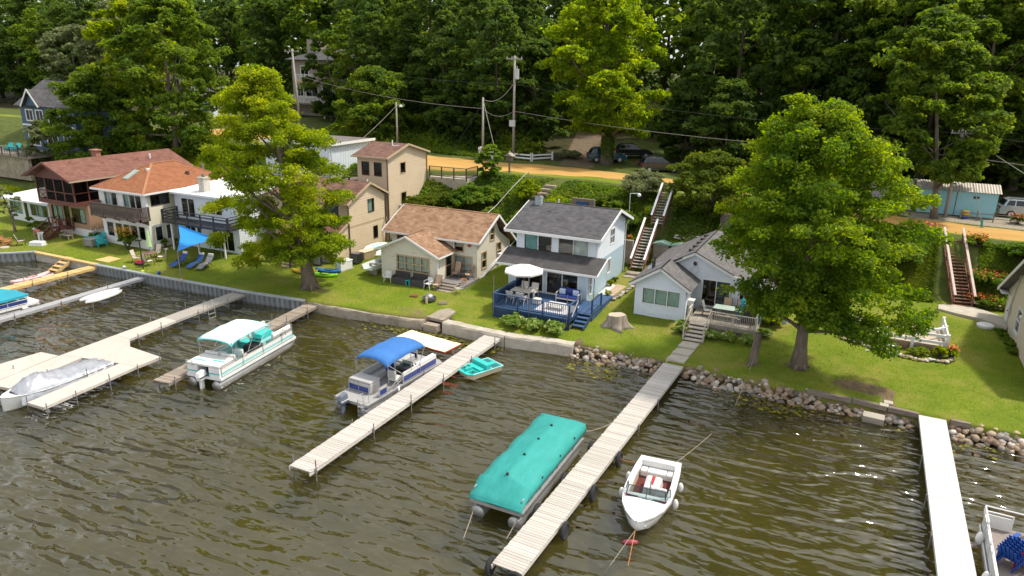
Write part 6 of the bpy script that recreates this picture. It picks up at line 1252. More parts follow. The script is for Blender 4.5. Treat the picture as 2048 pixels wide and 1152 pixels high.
make_tree('edge_tree', 'dark tree covering the right half of the taupe house', 'tree', -79.0, 56.0, 14, 4.6, 1.0, 18000, .4, 'dark', nc=36, lo=.4, cr=.3, r=.2, seed=60)
make_tree('edge_tree', 'dark low tree behind the parked cars', 'tree', -19.5, 48.0, 9, 4.4, .5, 17000, .38, 'dark', nc=34, lo=.4, cr=.3, r=.2, seed=71)
make_tree('edge_tree', 'dark low tree right of the parked cars', 'tree', -14.0, 44.0, 9.5, 4.6, .5, 17000, .38, 'dark', nc=34, lo=.4, cr=.3, r=.2, seed=72)
make_tree('spreading_yew', 'wide feathery evergreen beside the top of the bank stairs', 'tree', -11.2, 24.0, 5.6, 4.0, .6, 34000, .20, 'yew', nc=70, lo=.45, cr=.24, r=.2, seed=55, sx=1.1, sq=.45, flat=.3)
make_tree('edge_tree', 'small dark tree behind the pale cottage ridge', 'tree', -5.6, 25.6, 6.5, 3.2, .4, 16000, .26, 'dark', nc=34, lo=.4, cr=.3, r=.16, seed=56)
make_tree('sapling', 'young tree with upright twigs at the top of the garden steps', 'tree', -33.0, 24.6, 3.4, 1.5, .4, 4200, .24, 'shrub', nc=20, lo=.4, cr=.32, r=.05, seed=57)
make_tree('sapling', 'thin leaning young tree on the far left lawn', 'tree', -73.8, 2.0, 4.2, 1.4, 1.6, 1300, .22, 'olive', nc=14, lo=.5, cr=.3, lean=(-1.5, 0), r=.13, seed=58, top=.9)
B_ = [(-17.7, 25.4, 2.5, 2.7, 15000, .17, 'olive', 'silvery shrub beside the top of the bank stairs'), (-20.4, 23.4, 2.0, 1.7, 9000, .2, 'mid', 'dark green shrub above the blue bank door'),
      (-37.0, 18.4, 2.0, 3.0, 9000, .2, 'yew', 'yellowish juniper at the foot of the tan tower'), (-35.0, 19.2, 2.0, 3.3, 10000, .2, 'yew', 'yellow green shrub right of the tan tower wall'), (-33.2, 20.4, 2.0, 3.2, 10000, .21, 'shrub', 'bright shrub below the iron railed bridge'), (-31.5, 21.6, 1.5, 2.2, 8000, .21, 'shrub', 'leafy shrub left of the pipe handrail'),
      (-26.4, 19.8, 1.9, 2.4, 8500, .2, 'shrub', 'bright green shrub right of the garden steps'), (-25.0, 22.0, 1.9, 1.9, 8500, .2, 'yellow', 'yellow green bush on the bank above the cream cottage'), (-23.4, 20.4, 1.9, 2.3, 8500, .2, 'shrub', 'bush on the bank behind the tin chimney'), (-23.4, 23.0, 2.0, 1.2, 8500, .2, 'mid', 'darker bush near the road above the grey roof'), (-18.4, 21.0, 2.0, 2.6, 8000, .2, 'mid', 'dark bush right of the blue bank door'),
      (-17.0, 18.7, 1.5, 2.2, 7000, .18, 'mid', 'flowering hibiscus bush beside the lower bank stairs'), (-13.0, 20.0, 1.4, .9, 4500, .16, 'shrub', 'low plants above the taupe lockers'), (-43.2, 19.6, 1.6, 2.2, 5500, .22, 'yew', 'shrub left of the tan tower by its landing'), (-46.4, 18.2, 1.6, 1.7, 5500, .22, 'yellow', 'yellow green shrub in front of the garage foundation'),
      (-28.0, 22.6, 1.6, 2.3, 7000, .2, 'yellow', 'bright bush beside the upper garden steps'), (-27.6, 17.6, 1.5, 2.6, 6500, .2, 'mid', 'dark bush just behind the cream cottage ridge'), (-21.6, 17.9, 1.7, 3.0, 8000, .2, 'shrub', 'tall bush behind the left end of the grey roof'), (-20.0, 19.0, 1.6, 2.5, 7000, .2, 'yew', 'olive bush behind the middle of the grey roof'), (-30.6, 19.2, 1.4, 2.6, 6500, .2, 'shrub', 'bush left of the lower garden steps'), (-8.4, 20.6, 1.7, 1.6, 5500, .2, 'mid', 'dark bush between the cut trunk and the pale cottage'), (3.4, 22.6, 1.9, 1.8, 7000, .2, 'shrub', 'loose shrub left of the long red stairs'), (11.2, 23.8, 1.8, 1.3, 6000, .2, 'shrub', 'loose shrub above the orange daylilies'),
      (-36.0, 39.2, 1.9, 1.9, 7000, .25, 'mid', 'green bush behind the white two rail fence'), (-31.5, 42.0, 1.5, 1.1, 4500, .25, 'olive', 'pale low bush at the left of the driveway'), (-76.0, 5.6, .9, .8, 2200, .14, 'shrub', 'round bush at the door of the low white building'), (-72.6, 3.6, 1.0, .9, 2600, .14, 'shrub', 'low bush at the corner of the brown house steps'), (-15.9, 11.9, .32, .6, 700, .1, 'yellow', 'small yellow green plant on the white gravel'), (-15.9, 13.0, .3, .4, 500, .1, 'dark', 'small dark plant on the white gravel'), (-15.3, 9.5, .3, .75, 500, .13, 'hosta', 'potted plant at the end of the blue side walk'),
      (-3.9, 9.6, .95, 1.0, 3000, .2, 'yellow', 'spiky daylily clump right of the grey deck'), (1.2, 9.5, .55, .45, 900, .13, 'hosta', 'pale hosta in the lattice flower bed, left one'), (4.6, 9.1, .6, .5, 1200, .15, 'shrub', 'green bedding plant in front of the white railing'), (5.7, 9.1, .5, .85, 1000, .15, 'yellow', 'tall bright plant at the corner of the white railing')]
for i, (x, y, R_, H_, n, s, lm, lb) in enumerate(B_): make_bush('shrub', lb, 'shrub', x, y, R_, H_, n, s, lm, seed=200+i, nc=16 if n > 4000 else 9)
for i, (x, y, s, lb) in enumerate(((-19.35, 2.35, .78, 'variegated hosta at the left of the blue deck'), (-17.85, 2.4, .70, 'variegated hosta in the middle below the blue deck'), (-16.55, 2.5, .72, 'variegated hosta nearest the blue deck steps'), (-9.15, 6.6, .5, 'variegated hosta against the pale cottage left of the deck steps'), (-8.95, 5.7, .5, 'variegated hosta beside the foot of the deck steps, left'), (-7.05, 5.9, .52, 'variegated hosta beside the deck steps, right'), (-6.1, 6.0, .55, 'variegated hosta in the middle below the grey deck'), (-4.95, 6.0, .55, 'darker hosta below the right corner of the grey deck'), (-4.1, 7.4, .5, 'white flowered hosta along the right side of the grey deck'))):
    t = make_bush('hosta', lb, 'hosta', x, y, s*1.05, s*1.05, 420, .30*s/.6, 'hosta', seed=300+i, nc=12, group='variegated hostas')
for i, (x, y) in enumerate(((9.5, 15.2), (9.6, 14.4), (9.7, 13.6), (9.7, 12.8), (9.75, 12.0))): make_bush('hosta', 'row of low hostas along the tan wall at the right edge, %s one' % ('first', 'second', 'third', 'fourth', 'fifth')[i], 'hosta', x, y, .4, .4, 260, .18, 'shrub', seed=330+i, nc=8, group='low hostas along the tan wall')

# flowers
def flower_bush(name, label, x, y, R_, H_, n, lm, fc, nf, fs=.09, seed=1, z=None, stems=True):
    t = make_bush(name, label, 'flowers', x, y, R_, H_, n, .16, lm, seed=seed, nc=12, z=z); rng = np.random.default_rng(seed+5)
    P = np.stack([R_*rng.normal(size=nf)*.5, R_*rng.normal(size=nf)*.5, H_*(.75+.35*rng.random(nf))], -1); V, F = leaf_quads(rng, P, np.zeros((nf, 3)), fs, .8)
    link('blossoms', npmesh('blossoms', V, F), pm('petal_%s' % label[:14].replace(' ', '_'), fc, tuple(c*.8 for c in fc), rough=.7), t)['kind'] = 'stuff'; return t
flower_bush('flower_clump', 'tall clump of yellow flowers in front of the cream house', -58.6, 3.0, .95, 1.9, 2600, 'shrub', (.72, .36, .02), 260, .12, 61)
flower_bush('daylilies', 'large patch of orange daylilies right of the long red stairs', 9.6, 22.2, 1.6, .9, 5000, 'shrub', (.70, .13, .02), 230, .12, 62); flower_bush('daylilies', 'orange daylilies at the lower right of the long red stairs', 8.9, 20.6, 1.0, .8, 2600, 'shrub', (.70, .13, .02), 170, .12, 63); flower_bush('daylilies', 'orange daylilies at the top right of the long red stairs', 8.4, 24.2, 1.0, .9, 2200, 'shrub', (.72, .13, .02), 120, .13, 64); flower_bush('daylilies', 'orange daylilies at the top left of the long red stairs', 4.9, 25.0, 1.0, .9, 2200, 'shrub', (.72, .13, .02), 90, .13, 65)
flower_bush('flower_clump', 'orange lilies at the corner of the white railing', 6.3, 9.3, .4, .8, 500, 'yellow', (.8, .2, .05), 60, .12, 66); flower_bush('flower_clump', 'red hibiscus blossoms beside the lower bank stairs', -16.9, 18.2, 1.0, 1.9, 2000, 'mid', (.62, .03, .03), 26, .2, 67); flower_bush('flower_clump', 'white and pink flowers at the left end of the cream house', -63.6, 3.4, .6, 1.2, 900, 'shrub', (.7, .55, .55), 70, .09, 68)

# leafy undergrowth of the bank, tall grass, lawn blades
def scatter(name, label, n, xr, size, lm, seed, hgt, dens, flat=.4, blade=False):
    rng = np.random.default_rng(seed); x = rng.uniform(*xr, n*2); yn, yf, zr, y0, y1, z0 = lerp_tab(ROAD, x); y = y0-.2+(y1-y0-.3)*rng.random(n*2)
    nz = .5+.5*wob(x*.8+seed, y*.9); keep = rng.random(n*2) < dens*(.25+.75*nz)
    for bx0, bx1, by0, by1 in ((-42.3, -38.75, 15.4, 25.4), (-38.7, -34.3, 22, 25.4), (-58.2, -49, 19.8, 27.2), (-15.9, -14.3, 15, 25), (5.9, 8.6, 19.3, 25.2), (-14.8, -11.6, 18, 19.5), (-112, -92, 15, 31), (-45.4, -42, 16, 19)): keep &= ~((x > bx0) & (x < bx1) & (y > by0) & (y < by1))
    keep &= np.abs(x+29-.258*(y-17.5)) > .75
    x, y, nz = x[keep][:n], y[keep][:n], nz[keep][:n]; nz = nz*(.12+1.2*np.clip(.5+.5*wob(x*1.9+3, y*1.7), 0, 1)**2); P = np.stack([x, y, gz(x, y)+hgt*nz*rng.random(len(x))*np.clip((lerp_tab(ROAD, x)[4]-y)/4, .12, 1)+.03], -1)
    if blade:
        k = len(x); P[:, 2] = gz(x, y); a = rng.uniform(0, 6.28, k); hh = hgt*(.35+.65*nz)*rng.uniform(.5, 1, k)*np.clip((lerp_tab(ROAD, x)[4]-y)/3, .3, 1); w_ = size*.10
        V = np.stack([P+np.stack([-np.cos(a)*w_, -np.sin(a)*w_, 0*a], -1), P+np.stack([np.cos(a)*w_, np.sin(a)*w_, 0*a], -1), P+np.stack([rng.normal(size=k)*.22*hh, rng.normal(size=k)*.22*hh, hh], -1)], 1).reshape(-1, 3); F = np.arange(3*k).reshape(k, 3)
    else: V, F = leaf_quads(rng, P, np.tile([0, 0, .3], (len(x), 1)), size, flat)
    tag(link(name, npmesh(name, V, F), LM[lm]), label, kind='stuff')
scatter('bank_undergrowth', 'leafy green undergrowth covering the bank behind the houses', 46000, (-66, 1), .23, 'shrub', 5, 1.5, .75); scatter('bank_undergrowth', 'dark leafy ground cover on the shaded bank', 26000, (-66, 1), .2, 'mid', 9, 1.1, .8)
scatter('tall_grass', 'tall yellow green grass on the open bank at right', 45000, (-6, 16), .24, 'yew', 7, .7, .95, blade=True); scatter('bank_undergrowth', 'low leafy plants on the right bank', 14000, (-4, 14), .2, 'shrub', 17, 1.1, .95); scatter('tall_grass', 'tall yellowish grass on the bank at the far left', 70000, (-112, -64), .4, 'yellow', 8, .9, .95, blade=True)
def blades(n, seed):
    rng = np.random.default_rng(seed); x = rng.uniform(-80, 10, n); ys, = lerp_tab(SHORE, x); yn, yf, zr, y0, y1, z0 = lerp_tab(ROAD, x); y = ys+.2+(y0-ys)*rng.random(n); z = gz(x, y)
    a = rng.uniform(0, 6.28, n); s = rng.uniform(.02, .055, n); dx, dy = np.cos(a)*s*.35, np.sin(a)*s*.35; l = rng.normal(size=(n, 2))*.02
    keep = np.ones(n, bool)
    for bx0, bx1, by0, by1 in ((-9.2, -7.6, 0, 4.8), (-16.1, -14.6, 9, 15), (6, 10, 16, 20)): keep &= ~((x > bx0) & (x < bx1) & (y > by0) & (y < by1))
    V = np.stack([np.stack([x-dx, y-dy, z], -1), np.stack([x+dx, y+dy, z], -1), np.stack([x+l[:, 0], y+l[:, 1], z+s*1.2], -1)], 1)[keep]
    return npmesh('grass', V.reshape(-1, 3), np.arange(3*len(V)).reshape(-1, 3))
LM['grass'] = leafmat('leaf_grass', (.055, .10, .008), (.115, .165, .010), (.21, .23, .02), .3, nscale=.8)
tag(link('grass', blades(110000, 3), LM['grass']), 'short grass of the lawns', kind='stuff')
# weeds floating at the shore
rng = np.random.default_rng(77); n = 900; cx = rng.choice([-24.5, -22.5, -28, -12.5, -1.8, -3, -20.8, 6.5], n, p=[.3, .18, .08, .14, .08, .06, .1, .06]); P = np.stack([cx+rng.normal(size=n)*1.1, -.25+rng.normal(size=n)*.55, np.full(n, .012)], -1); ysx, = lerp_tab(SHORE, P[:, 0]); P[:, 1] = np.minimum(P[:, 1]+.3, ysx-.15)
a = rng.uniform(0, 6.28, n); s = .05+.16*rng.random(n)**3; V = np.stack([P+np.stack([np.cos(a+k*1.57)*s, np.sin(a+k*1.57)*s*.8, 0*s], -1) for k in range(4)], 1).reshape(-1, 3)
tag(link('water_weeds', npmesh('water_weeds', V, np.arange(4*n).reshape(n, 4)), leafmat('leaf_weed', (.06, .07, .01), (.16, .15, .02), (.34, .28, .03), .1, nscale=2)), 'yellow green weeds and fallen leaves floating along the shore', kind='stuff')

# the wood behind the road: one mass of foliage and trunks
def woods():
    rng = np.random.default_rng(99); VV = []; FF = []; MI = []; off = 0; protos = {}
    def proto(kind, nleaf, size):
        out = []
        for k in range(4):
            H_ = 20; cl = tree_clumps(rng, H_, 1.5 if kind == 'edge' else 6, 5.4, 54, .45, .30, (0, 0), .75, .3); P, d = crown_pts(rng, cl, nleaf, .4); V, F = leaf_quads(rng, P, d, size)
            tm = trunk_mb(rng, H_, .32, cl, nl=7); tv = np.array(tm.v); tf = np.array([f for f in tm.f if len(f) == 4]); out.append((V, F, tv, tf))
        return out
    sets = [proto('edge', 5400, .54), proto('in', 2700, .74), proto('in', 1500, 1.0)]
    rows = [(0, 0, 6.2), (0, 7, 7.0), (1, 15, 7.5), (2, 25, 8), (2, 37, 9)]
    for si, dy, sp in rows:
        xs = np.arange(-190, 70, sp)
        for x in xs:
            x = x+rng.normal()*1.4; yf = float(lerp_tab(ROAD, x)[1]); y = yf+11+dy+rng.normal()*1.3
            if -150 < x < -74 and y < 71: continue
            if -33.5-.3*(y-36)-1 < x+2 < -17+.0*(y) and y < 62: continue
            if x > -17 and y < 48: continue
            V, F, tv, tf = sets[si][rng.integers(4)]; s = rng.uniform(.8, 1.0) if dy < 5 else rng.uniform(.95, 1.25); a = rng.uniform(0, 6.28); M = np.array([[math.cos(a), -math.sin(a), 0], [math.sin(a), math.cos(a), 0], [0, 0, 1]])*s; o = np.array([x, y, float(gz(x, y))])
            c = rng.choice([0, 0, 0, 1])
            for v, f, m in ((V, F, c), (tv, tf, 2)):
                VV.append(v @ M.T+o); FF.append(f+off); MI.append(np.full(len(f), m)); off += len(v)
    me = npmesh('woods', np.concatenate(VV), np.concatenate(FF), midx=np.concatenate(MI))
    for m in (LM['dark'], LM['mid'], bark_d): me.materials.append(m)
    return me
tag(link('woods', woods()), 'dense dark wood of tall trees behind the road', kind='stuff')
def edge_cover():
    rng = np.random.default_rng(55); n = 70000; x = rng.uniform(-80, 3, n); yf = lerp_tab(ROAD, x)[1]; t_ = rng.random(n)**1.3; y = yf+1.8+t_*12; keep = ~((x > -34-.3*(y-36)) & (x < -24-.3*(y-36)+0*y)) & ~((x > -33) & (x < -17) & (y > 38)) & ~((x < -72)) & (x < 1); x, y, t_ = x[keep], y[keep], t_[keep]
    h = (.3+5.2*t_)*(.45+.55*wob(x*.7, y*.8))*rng.random(len(x)); P = np.stack([x, y, gz(x, y)+np.maximum(h, .05)], -1); V, F = leaf_quads(rng, P, np.tile([0, -.4, .2], (len(x), 1)), .36, .4); return npmesh('wood_edge', V, F)
tag(link('wood_edge_cover', edge_cover(), LM['mid']), 'dark green brambles along the wood edge by the road', kind='stuff')
# shaded understorey between the trunks of the wood
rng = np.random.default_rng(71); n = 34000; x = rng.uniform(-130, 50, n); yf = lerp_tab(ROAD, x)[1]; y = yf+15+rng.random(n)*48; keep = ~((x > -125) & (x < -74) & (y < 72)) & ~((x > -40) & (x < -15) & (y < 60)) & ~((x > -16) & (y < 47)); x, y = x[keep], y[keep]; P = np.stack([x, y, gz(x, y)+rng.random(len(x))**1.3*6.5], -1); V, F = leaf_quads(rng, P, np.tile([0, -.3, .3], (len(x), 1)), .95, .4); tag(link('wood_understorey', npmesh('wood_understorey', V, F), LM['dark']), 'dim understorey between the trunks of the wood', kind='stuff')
# ivy on the driveway tree
rng = np.random.default_rng(12); n = 2600; a = rng.uniform(0, 6.28, n); z = rng.random(n)**1.1*5.5; P = np.stack([-26.6+(.62+.12*rng.random(n))*np.cos(a), 41+(.62+.12*rng.random(n))*np.sin(a), G(-26.6, 41)+z], -1); V, F = leaf_quads(rng, P, np.stack([np.cos(a), np.sin(a), 0*a], -1), .2); tag(link('ivy', npmesh('ivy', V, F), LM['shrub']), 'ivy wrapped round the trunk beside the driveway', 'ivy')
# stump and posts on the lawn
q = MB(); rings = []
for zz_, rr, w_ in ((-.1, 1.05, .28), (.12, .82, .2), (.4, .66, .10), (.72, .60, .05), (.78, .57, .05)): rings.append([(rr*(1+w_*math.sin(5*a+1)+w_*.5*math.sin(11*a))*math.cos(a), rr*(1+w_*math.sin(5*a+1)+w_*.5*math.sin(11*a))*math.sin(a)*.85, zz_+(.05*math.cos(a) if zz_ > .6 else 0)) for a in [k*2*math.pi/40 for k in range(40)]])
t = thing('tree_stump', 'wide weathered tree stump on the lawn between the two front houses', 'stump', (-13.2, 5.2, G(-13.2, 5.2))); q.loft(rings, True, False).build('stump_side', pm('stump_bark', (.22, .18, .14), (.34, .29, .24), scale=2, rough=.95, bump=.9, stretch=(4, 4, .6)), t, smooth=True); MB().add([p for p in rings[-1]], [tuple(range(40))]).build('cut_face', pm('stump_top', (.50, .43, .33), (.40, .33, .24), scale=3, rough=.9, bump=.4), t)
q = MB(); q.tube([(0, 0, -.1), (0, 0, .12), (.05, .1, .9), (.1, .2, 1.85)], [.34, .27, .23, .21], 12); o = tag(q.build('leaning_post', bark, smooth=True), 'leaning grey cut trunk standing at the edge of the stone bank', 'trunk'); o.location = (-4.2, 3.4, G(-4.2, 3.4))
# ================================================================ BOATS
gel = pm('white_gelcoat', (.74, .74, .72), (.68, .68, .66), scale=2, rough=.25, coat=.3, dirt=(.55, .54, .48), dscale=1.5, damt=.3)
tube_m = pm('pontoon_aluminium', (.50, .50, .49), (.38, .37, .35), scale=1.5, rough=.35, metal=.7, stretch=(.4, 2, 2), dirt=(.26, .22, .15), dscale=1.2, damt=.6)
deck_g = pm('grey_carpet', (.27, .265, .26), (.33, .325, .32), scale=8, rough=.95); vin_g = pm('grey_vinyl', (.38, .37, .36), (.44, .43, .42), scale=2, rough=.45); vin_w = pm('white_vinyl', (.70, .69, .66), (.64, .63, .60), scale=2, rough=.45)
turq = pm('turquoise_vinyl', (.03, .42, .40), (.05, .48, .46), scale=2, rough=.5); turq_c = pm('turquoise_carpet', (.16, .40, .40), (.20, .46, .46), scale=8, rough=.9); navy = pm('navy_panel', (.012, .03, .16), (.018, .04, .20), rough=.3); canvas_b = pm('blue_canvas', (.022, .12, .36), (.035, .155, .43), scale=1.5, rough=.8, bump=.6, bscale=2); canvas_w = pm('white_canvas', (.66, .70, .70), (.60, .65, .66), scale=1.5, rough=.8); teal_c = pm('teal_cover_cloth', (.012, .23, .205), (.02, .275, .25), scale=1.2, rough=.75, bump=.9, bscale=1.8, stretch=(1, 2.2, 1), dirt=(.04, .31, .29), dscale=.8, damt=.5); teal_d = pm('deep_teal_canvas', (.01, .22, .30), (.02, .28, .36), scale=1.5, rough=.8, bump=.2)
blackp = pm('black_plastic', (.02, .02, .022), rough=.4); smoke_g = glassmat('smoked_windscreen', (.45, .55, .56), 1.0)

def side_rail(mb, pts, zs, r=.022):
    for z in zs: mb.tube([(x, y, z) for x, y in pts], r, 6)
    for x, y in pts: mb.tube([(x, y, zs[0]-.1), (x, y, zs[-1])], r, 6)

def pontoon_hull(t, L_, W_, deckm, zd=.62, rt=.30, rim=None):
    for s in (-1, 1):
        y = s*(W_/2-rt-.02); q = MB(); q.tube([(-L_/2, y, .18), (-L_/2+.02, y, .18), (L_/2-.95, y, .18), (L_/2-.45, y, .22), (L_/2-.1, y, .32), (L_/2+.05, y, .40)], [rt*.98, rt, rt, rt*.82, rt*.4, rt*.1], 14); q.build('pontoon', tube_m, t, smooth=True)
    MB().prism([(-L_/2+.05, -W_/2), (L_/2-.25, -W_/2), (L_/2-.02, -W_/2+.3), (L_/2-.02, W_/2-.3), (L_/2-.25, W_/2), (-L_/2+.05, W_/2)], zd-.10, zd, 'z').build('deck', deckm, t)
    q = MB()
    for s in (-1, 1): q.box(-L_/2+.03, L_/2-.25, s*(W_/2+.012)-.02, s*(W_/2+.012)+.02, zd-.13, zd+.02)
    q.box(-L_/2+.02, -L_/2+.045, -W_/2, W_/2, zd-.13, zd+.02); q.build('deck_trim', rim or alu, t)

def fence(t, path, z0, z1, panel, rail, split=None, stripe=None, stripes=None):
    """panels and rails along a path of (x,y)"""
    for (a, b) in zip(path, path[1:]):
        d = (Vector(b)-Vector(a)).length; q = MB(); q.beam((*a, (z0+z1)/2), (*b, (z0+z1)/2), .03, z1-z0); q.build('side_panel', panel, t)
        q = MB()
        for z in (z0, z1+.02, z1+.16): q.beam((*a, z), (*b, z), .045, .04)
        for p in (a, b): q.box(p[0]-.025, p[0]+.025, p[1]-.025, p[1]+.025, z0-.06, z1+.18)
        q.build('rail', rail, t)
        if stripes:
            for z, h, m in stripes: MB().beam((*a, z), (*b, z), .038, h).build('stripe', m, t)

def bimini(t, x0, x1, hw, z, mat, sag=.18, edge=None, base=((-1.0), (1.0)), zb=1.2, pole=None):
    n, m = 12, 10; V = []
    for i in range(n+1):
        u = i/n; x = x0+(x1-x0)*u
        for j in range(m+1):
            v = -1+2*j/m; V.append((x, hw*v, z+.10*math.sin(math.pi*u)*.8+sag*(1-v*v)-.02*math.cos(3*math.pi*2*u)-(.10 if i in (0, n) else 0)-(.10 if j in (0, m) else 0)))
    q = MB(); q.add(V, [(i*(m+1)+j, (i+1)*(m+1)+j, (i+1)*(m+1)+j+1, i*(m+1)+j+1) for i in range(n) for j in range(m)])
    c = q.build('canopy', mat, t, smooth=True, fix=False); so = c.modifiers.new('thick', 'SOLIDIFY'); so.thickness = .025
    if edge:
        q = MB(); q.tube([V[j] for j in range(m+1)], .03, 5); q.tube([V[n*(m+1)+j] for j in range(m+1)], .03, 5); q.tube([V[i*(m+1)] for i in range(n+1)], .03, 5); q.tube([V[i*(m+1)+m] for i in range(n+1)], .03, 5); q.build('canopy_edging', edge, c)
    for s in (-1, 1):
        for a, b in ((x0+.05, base[0]), (x1-.05, base[1]), (x0+.6*(x1-x0), (base[0]+base[1])/2)): MB().tube([(a, s*hw*.98, z-.03), (b, s*hw, zb)], .022, 6).build('canopy_pole', pole or alu, t)
        MB().tube([(x0+.08, s*hw*.98, z-.05), (x0+.08, s*hw, zb)], .018, 6).build('canopy_strut', pole or alu, t)

def seat(t, x0, x1, y0, y1, z, m, back=None, bm=None, bh=.5, name='seat'):
    MB().box(x0, x1, y0, y1, z-.38, z).build(name, m, t, bevel=.05)
    if back == '-y': MB().box(x0, x1, y0-.005, y0+.16, z+.002, z+bh).build('seat_back', bm or m, t, bevel=.05)
    if back == '+y': MB().box(x0, x1, y1-.16, y1+.005, z+.002, z+bh).build('seat_back', bm or m, t, bevel=.05)
    if back == '-x': MB().box(x0-.005, x0+.16, y0, y1, z+.002, z+bh).build('seat_back', bm or m, t, bevel=.05)
    if back == '+x': MB().box(x1-.16, x1+.005, y0, y1, z+.002, z+bh).build('seat_back', bm or m, t, bevel=.05)

def outboard(t, x, y, m, trim, z=.35, rot=0.0):
    q = MB(); q.loft([[(x-.02, y-.16, z+.15), (x-.50, y-.14, z+.15), (x-.50, y+.14, z+.15), (x-.02, y+.16, z+.15)], [(x+.02, y-.18, z+.45), (x-.56, y-.17, z+.42), (x-.56, y+.17, z+.42), (x+.02, y+.18, z+.45)], [(x-.02, y-.15, z+.74), (x-.48, y-.14, z+.66), (x-.48, y+.14, z+.66), (x-.02, y+.15, z+.74)]]); e = q.build('engine_cowl', m, t, bevel=.06)
    MB().box(x-.53, x+.0, y-.183, y+.183, z+.34, z+.40).build('cowl_stripe', trim, e); q = MB(); q.box(x-.38, x-.14, y-.06, y+.06, z-.75, z+.16); q.box(x-.5, x-.05, y-.05, y+.05, z-.7, z-.62); q.build('engine_leg', m, e); MB().box(x-.12, x+.12, y-.14, y+.14, z+.0, z+.22).build('engine_bracket', blackp, e)

# --- white and turquoise pontoon boat
t = thing('pontoon_boat', 'white and turquoise pontoon boat with pale canopy beside the old grey dock', 'boat', (-31.75, -9.0, 0), math.atan2(7.1, -.95)); L_, W_ = 7.2, 2.3
pontoon_hull(t, L_, W_, turq_c, zd=.66, rim=gel); hw = W_/2-.06
for s in (-1, 1): fence(t, [(-3.4, s*hw), (-1.6, s*hw), (.2, s*hw), (2.0, s*hw), (3.1, s*hw)] if s < 0 else [(-3.4, hw), (-1.6, hw), (.2, hw), (.9, hw)], .72, 1.18, gel, alu, stripes=((.90, .06, turq), (.82, .03, turq)))
fence(t, [(1.7, hw), (3.1, hw)], .72, 1.18, gel, alu, stripes=((.90, .06, turq),))
q = MB(); q.box(-3.55, -2.3, -hw, hw, .70, 1.24); MB().box(-3.56, -2.25, -hw-.02, hw+.02, 1.245, 1.40).build('sun_pad', vin_w, t, bevel=.05)
for y0, y1 in ((-hw, -.38), (.38, hw)): MB().box(-3.55, -2.3, y0, y1, .67, 1.24).build('stern_locker', gel, t)
for y0, y1 in ((-hw-.004, -.39), (.39, hw+.004)): MB().box(-3.556, -3.55, y0, y1, .86, .93).build('stripe', turq, t)
MB().box(-2.9, -2.3, -.36, .36, .67, 1.2).build('motor_well', blackp, t)
for a, b in ((-3.2, .55), (-3.0, -.6)): MB().box(a, a+.12, b-.4, b+.4, 1.403, 1.41).build('pad_stripe', turq, t)
seat(t, -2.2, -1.5, -hw+.05, -.1, 1.02, turq, '-x', vin_w); seat(t, -2.2, -1.5, .1, hw-.05, 1.02, vin_w, '-x', vin_w); seat(t, 2.0, 3.1, hw-.65, hw-.05, 1.05, turq, '+y', vin_w); seat(t, 1.3, 3.1, -hw+.05, -hw+.65, 1.05, turq, '-y', vin_w); seat(t, .6, 1.25, .15, hw-.05, 1.05, turq, '+y', vin_w)
MB().box(-.4, .35, -hw+.06, -.15, .67, 1.35).build('console', blackp, t, bevel=.06); MB().box(.2, .24, -hw+.1, -.2, 1.3, 1.6).build('windscreen', smoke_g, t); q = MB(); q.loft([[( -.48+.0*math.cos(b), -.62+(.18+.015*math.cos(b))*math.cos(a), 1.22+(.18+.015*math.cos(b))*math.sin(a)) for b in (0, 2, 4)] for a in [k*math.pi/6 for k in range(13)]], False, False); q.build('steering_wheel', blackp, t)
MB().box(-1.35, -.75, -.9, -.35, .9, 1.05).build('helm_seat', vin_w, t, bevel=.05); MB().box(-1.38, -1.22, -.9, -.35, 1.052, 1.5).build('helm_seat_back', vin_w, t, bevel=.05); MB().lathe([(.04, .66), (.04, 1.0), (.42, 1.0), (.42, 1.04), (.02, 1.04)], 16, (-1.6, .55, .1)).build('table', gel, t)
bimini(t, -2.5, .9, hw+.08, 2.42, canvas_w, .12, turq, (-2.2, -.2), 1.36); outboard(t, -3.5, 0, gel, blackp)
for x, y in ((3.25, hw-.3), (3.25, -hw+.3), (-3.6, hw-.2), (2.2, -hw), (2.2, hw)): MB().tube([(x, y-.2, 1.2), (x+.02, y-.2, 1.5), (x+.02, y+.2, 1.5), (x, y+.2, 1.2)], .025, 6).build('grab_rail', alu, t)

# --- blue canopy pontoon boat
t = thing('pontoon_boat', 'grey and navy pontoon boat with bright blue canopy tied to the middle dock', 'boat', (-21.98, -7.7, 0), math.atan2(6.5, .35)); L_, W_ = 6.9, 2.25
pontoon_hull(t, L_, W_, deck_g, zd=.64); hw = W_/2-.1
fence(t, [(-2.35, hw), (-.6, hw), (1.2, hw), (2.7, hw)], .72, 1.05, navy, alu, stripes=((1.15, .14, vin_g),)); fence(t, [(-2.35, -hw), (-1.75, -hw)], .72, 1.05, navy, alu, stripes=((1.15, .14, vin_g),)); fence(t, [(-.35, -hw), (1.2, -hw), (2.75, -hw)], .72, 1.05, navy, alu, stripes=((1.2, .22, gel),)); fence(t, [(-2.38, hw), (-2.38, .35), (-2.38, -.35)], .72, 1.05, navy, alu, stripes=((1.15, .14, vin_g),)); fence(t, [(2.78, hw), (2.78, .35)], .72, 1.05, navy, alu); MB().beam((-1.75, -hw, .72), (-.35, -hw, 1.25), .045, .04).build('gate_brace', alu, t); MB().beam((-1.2, -hw, .72), (.2, -hw, 1.22), .045, .04).build('gate_brace', alu, t)
MB().box(-2.36, -1.55, -.42, hw+.02, .65, 1.22).build('sun_pad_base', vin_g, t, bevel=.05); MB().box(-2.36, -1.5, -.42, hw+.02, 1.222, 1.34).build('sun_pad', vin_g, t, bevel=.05)
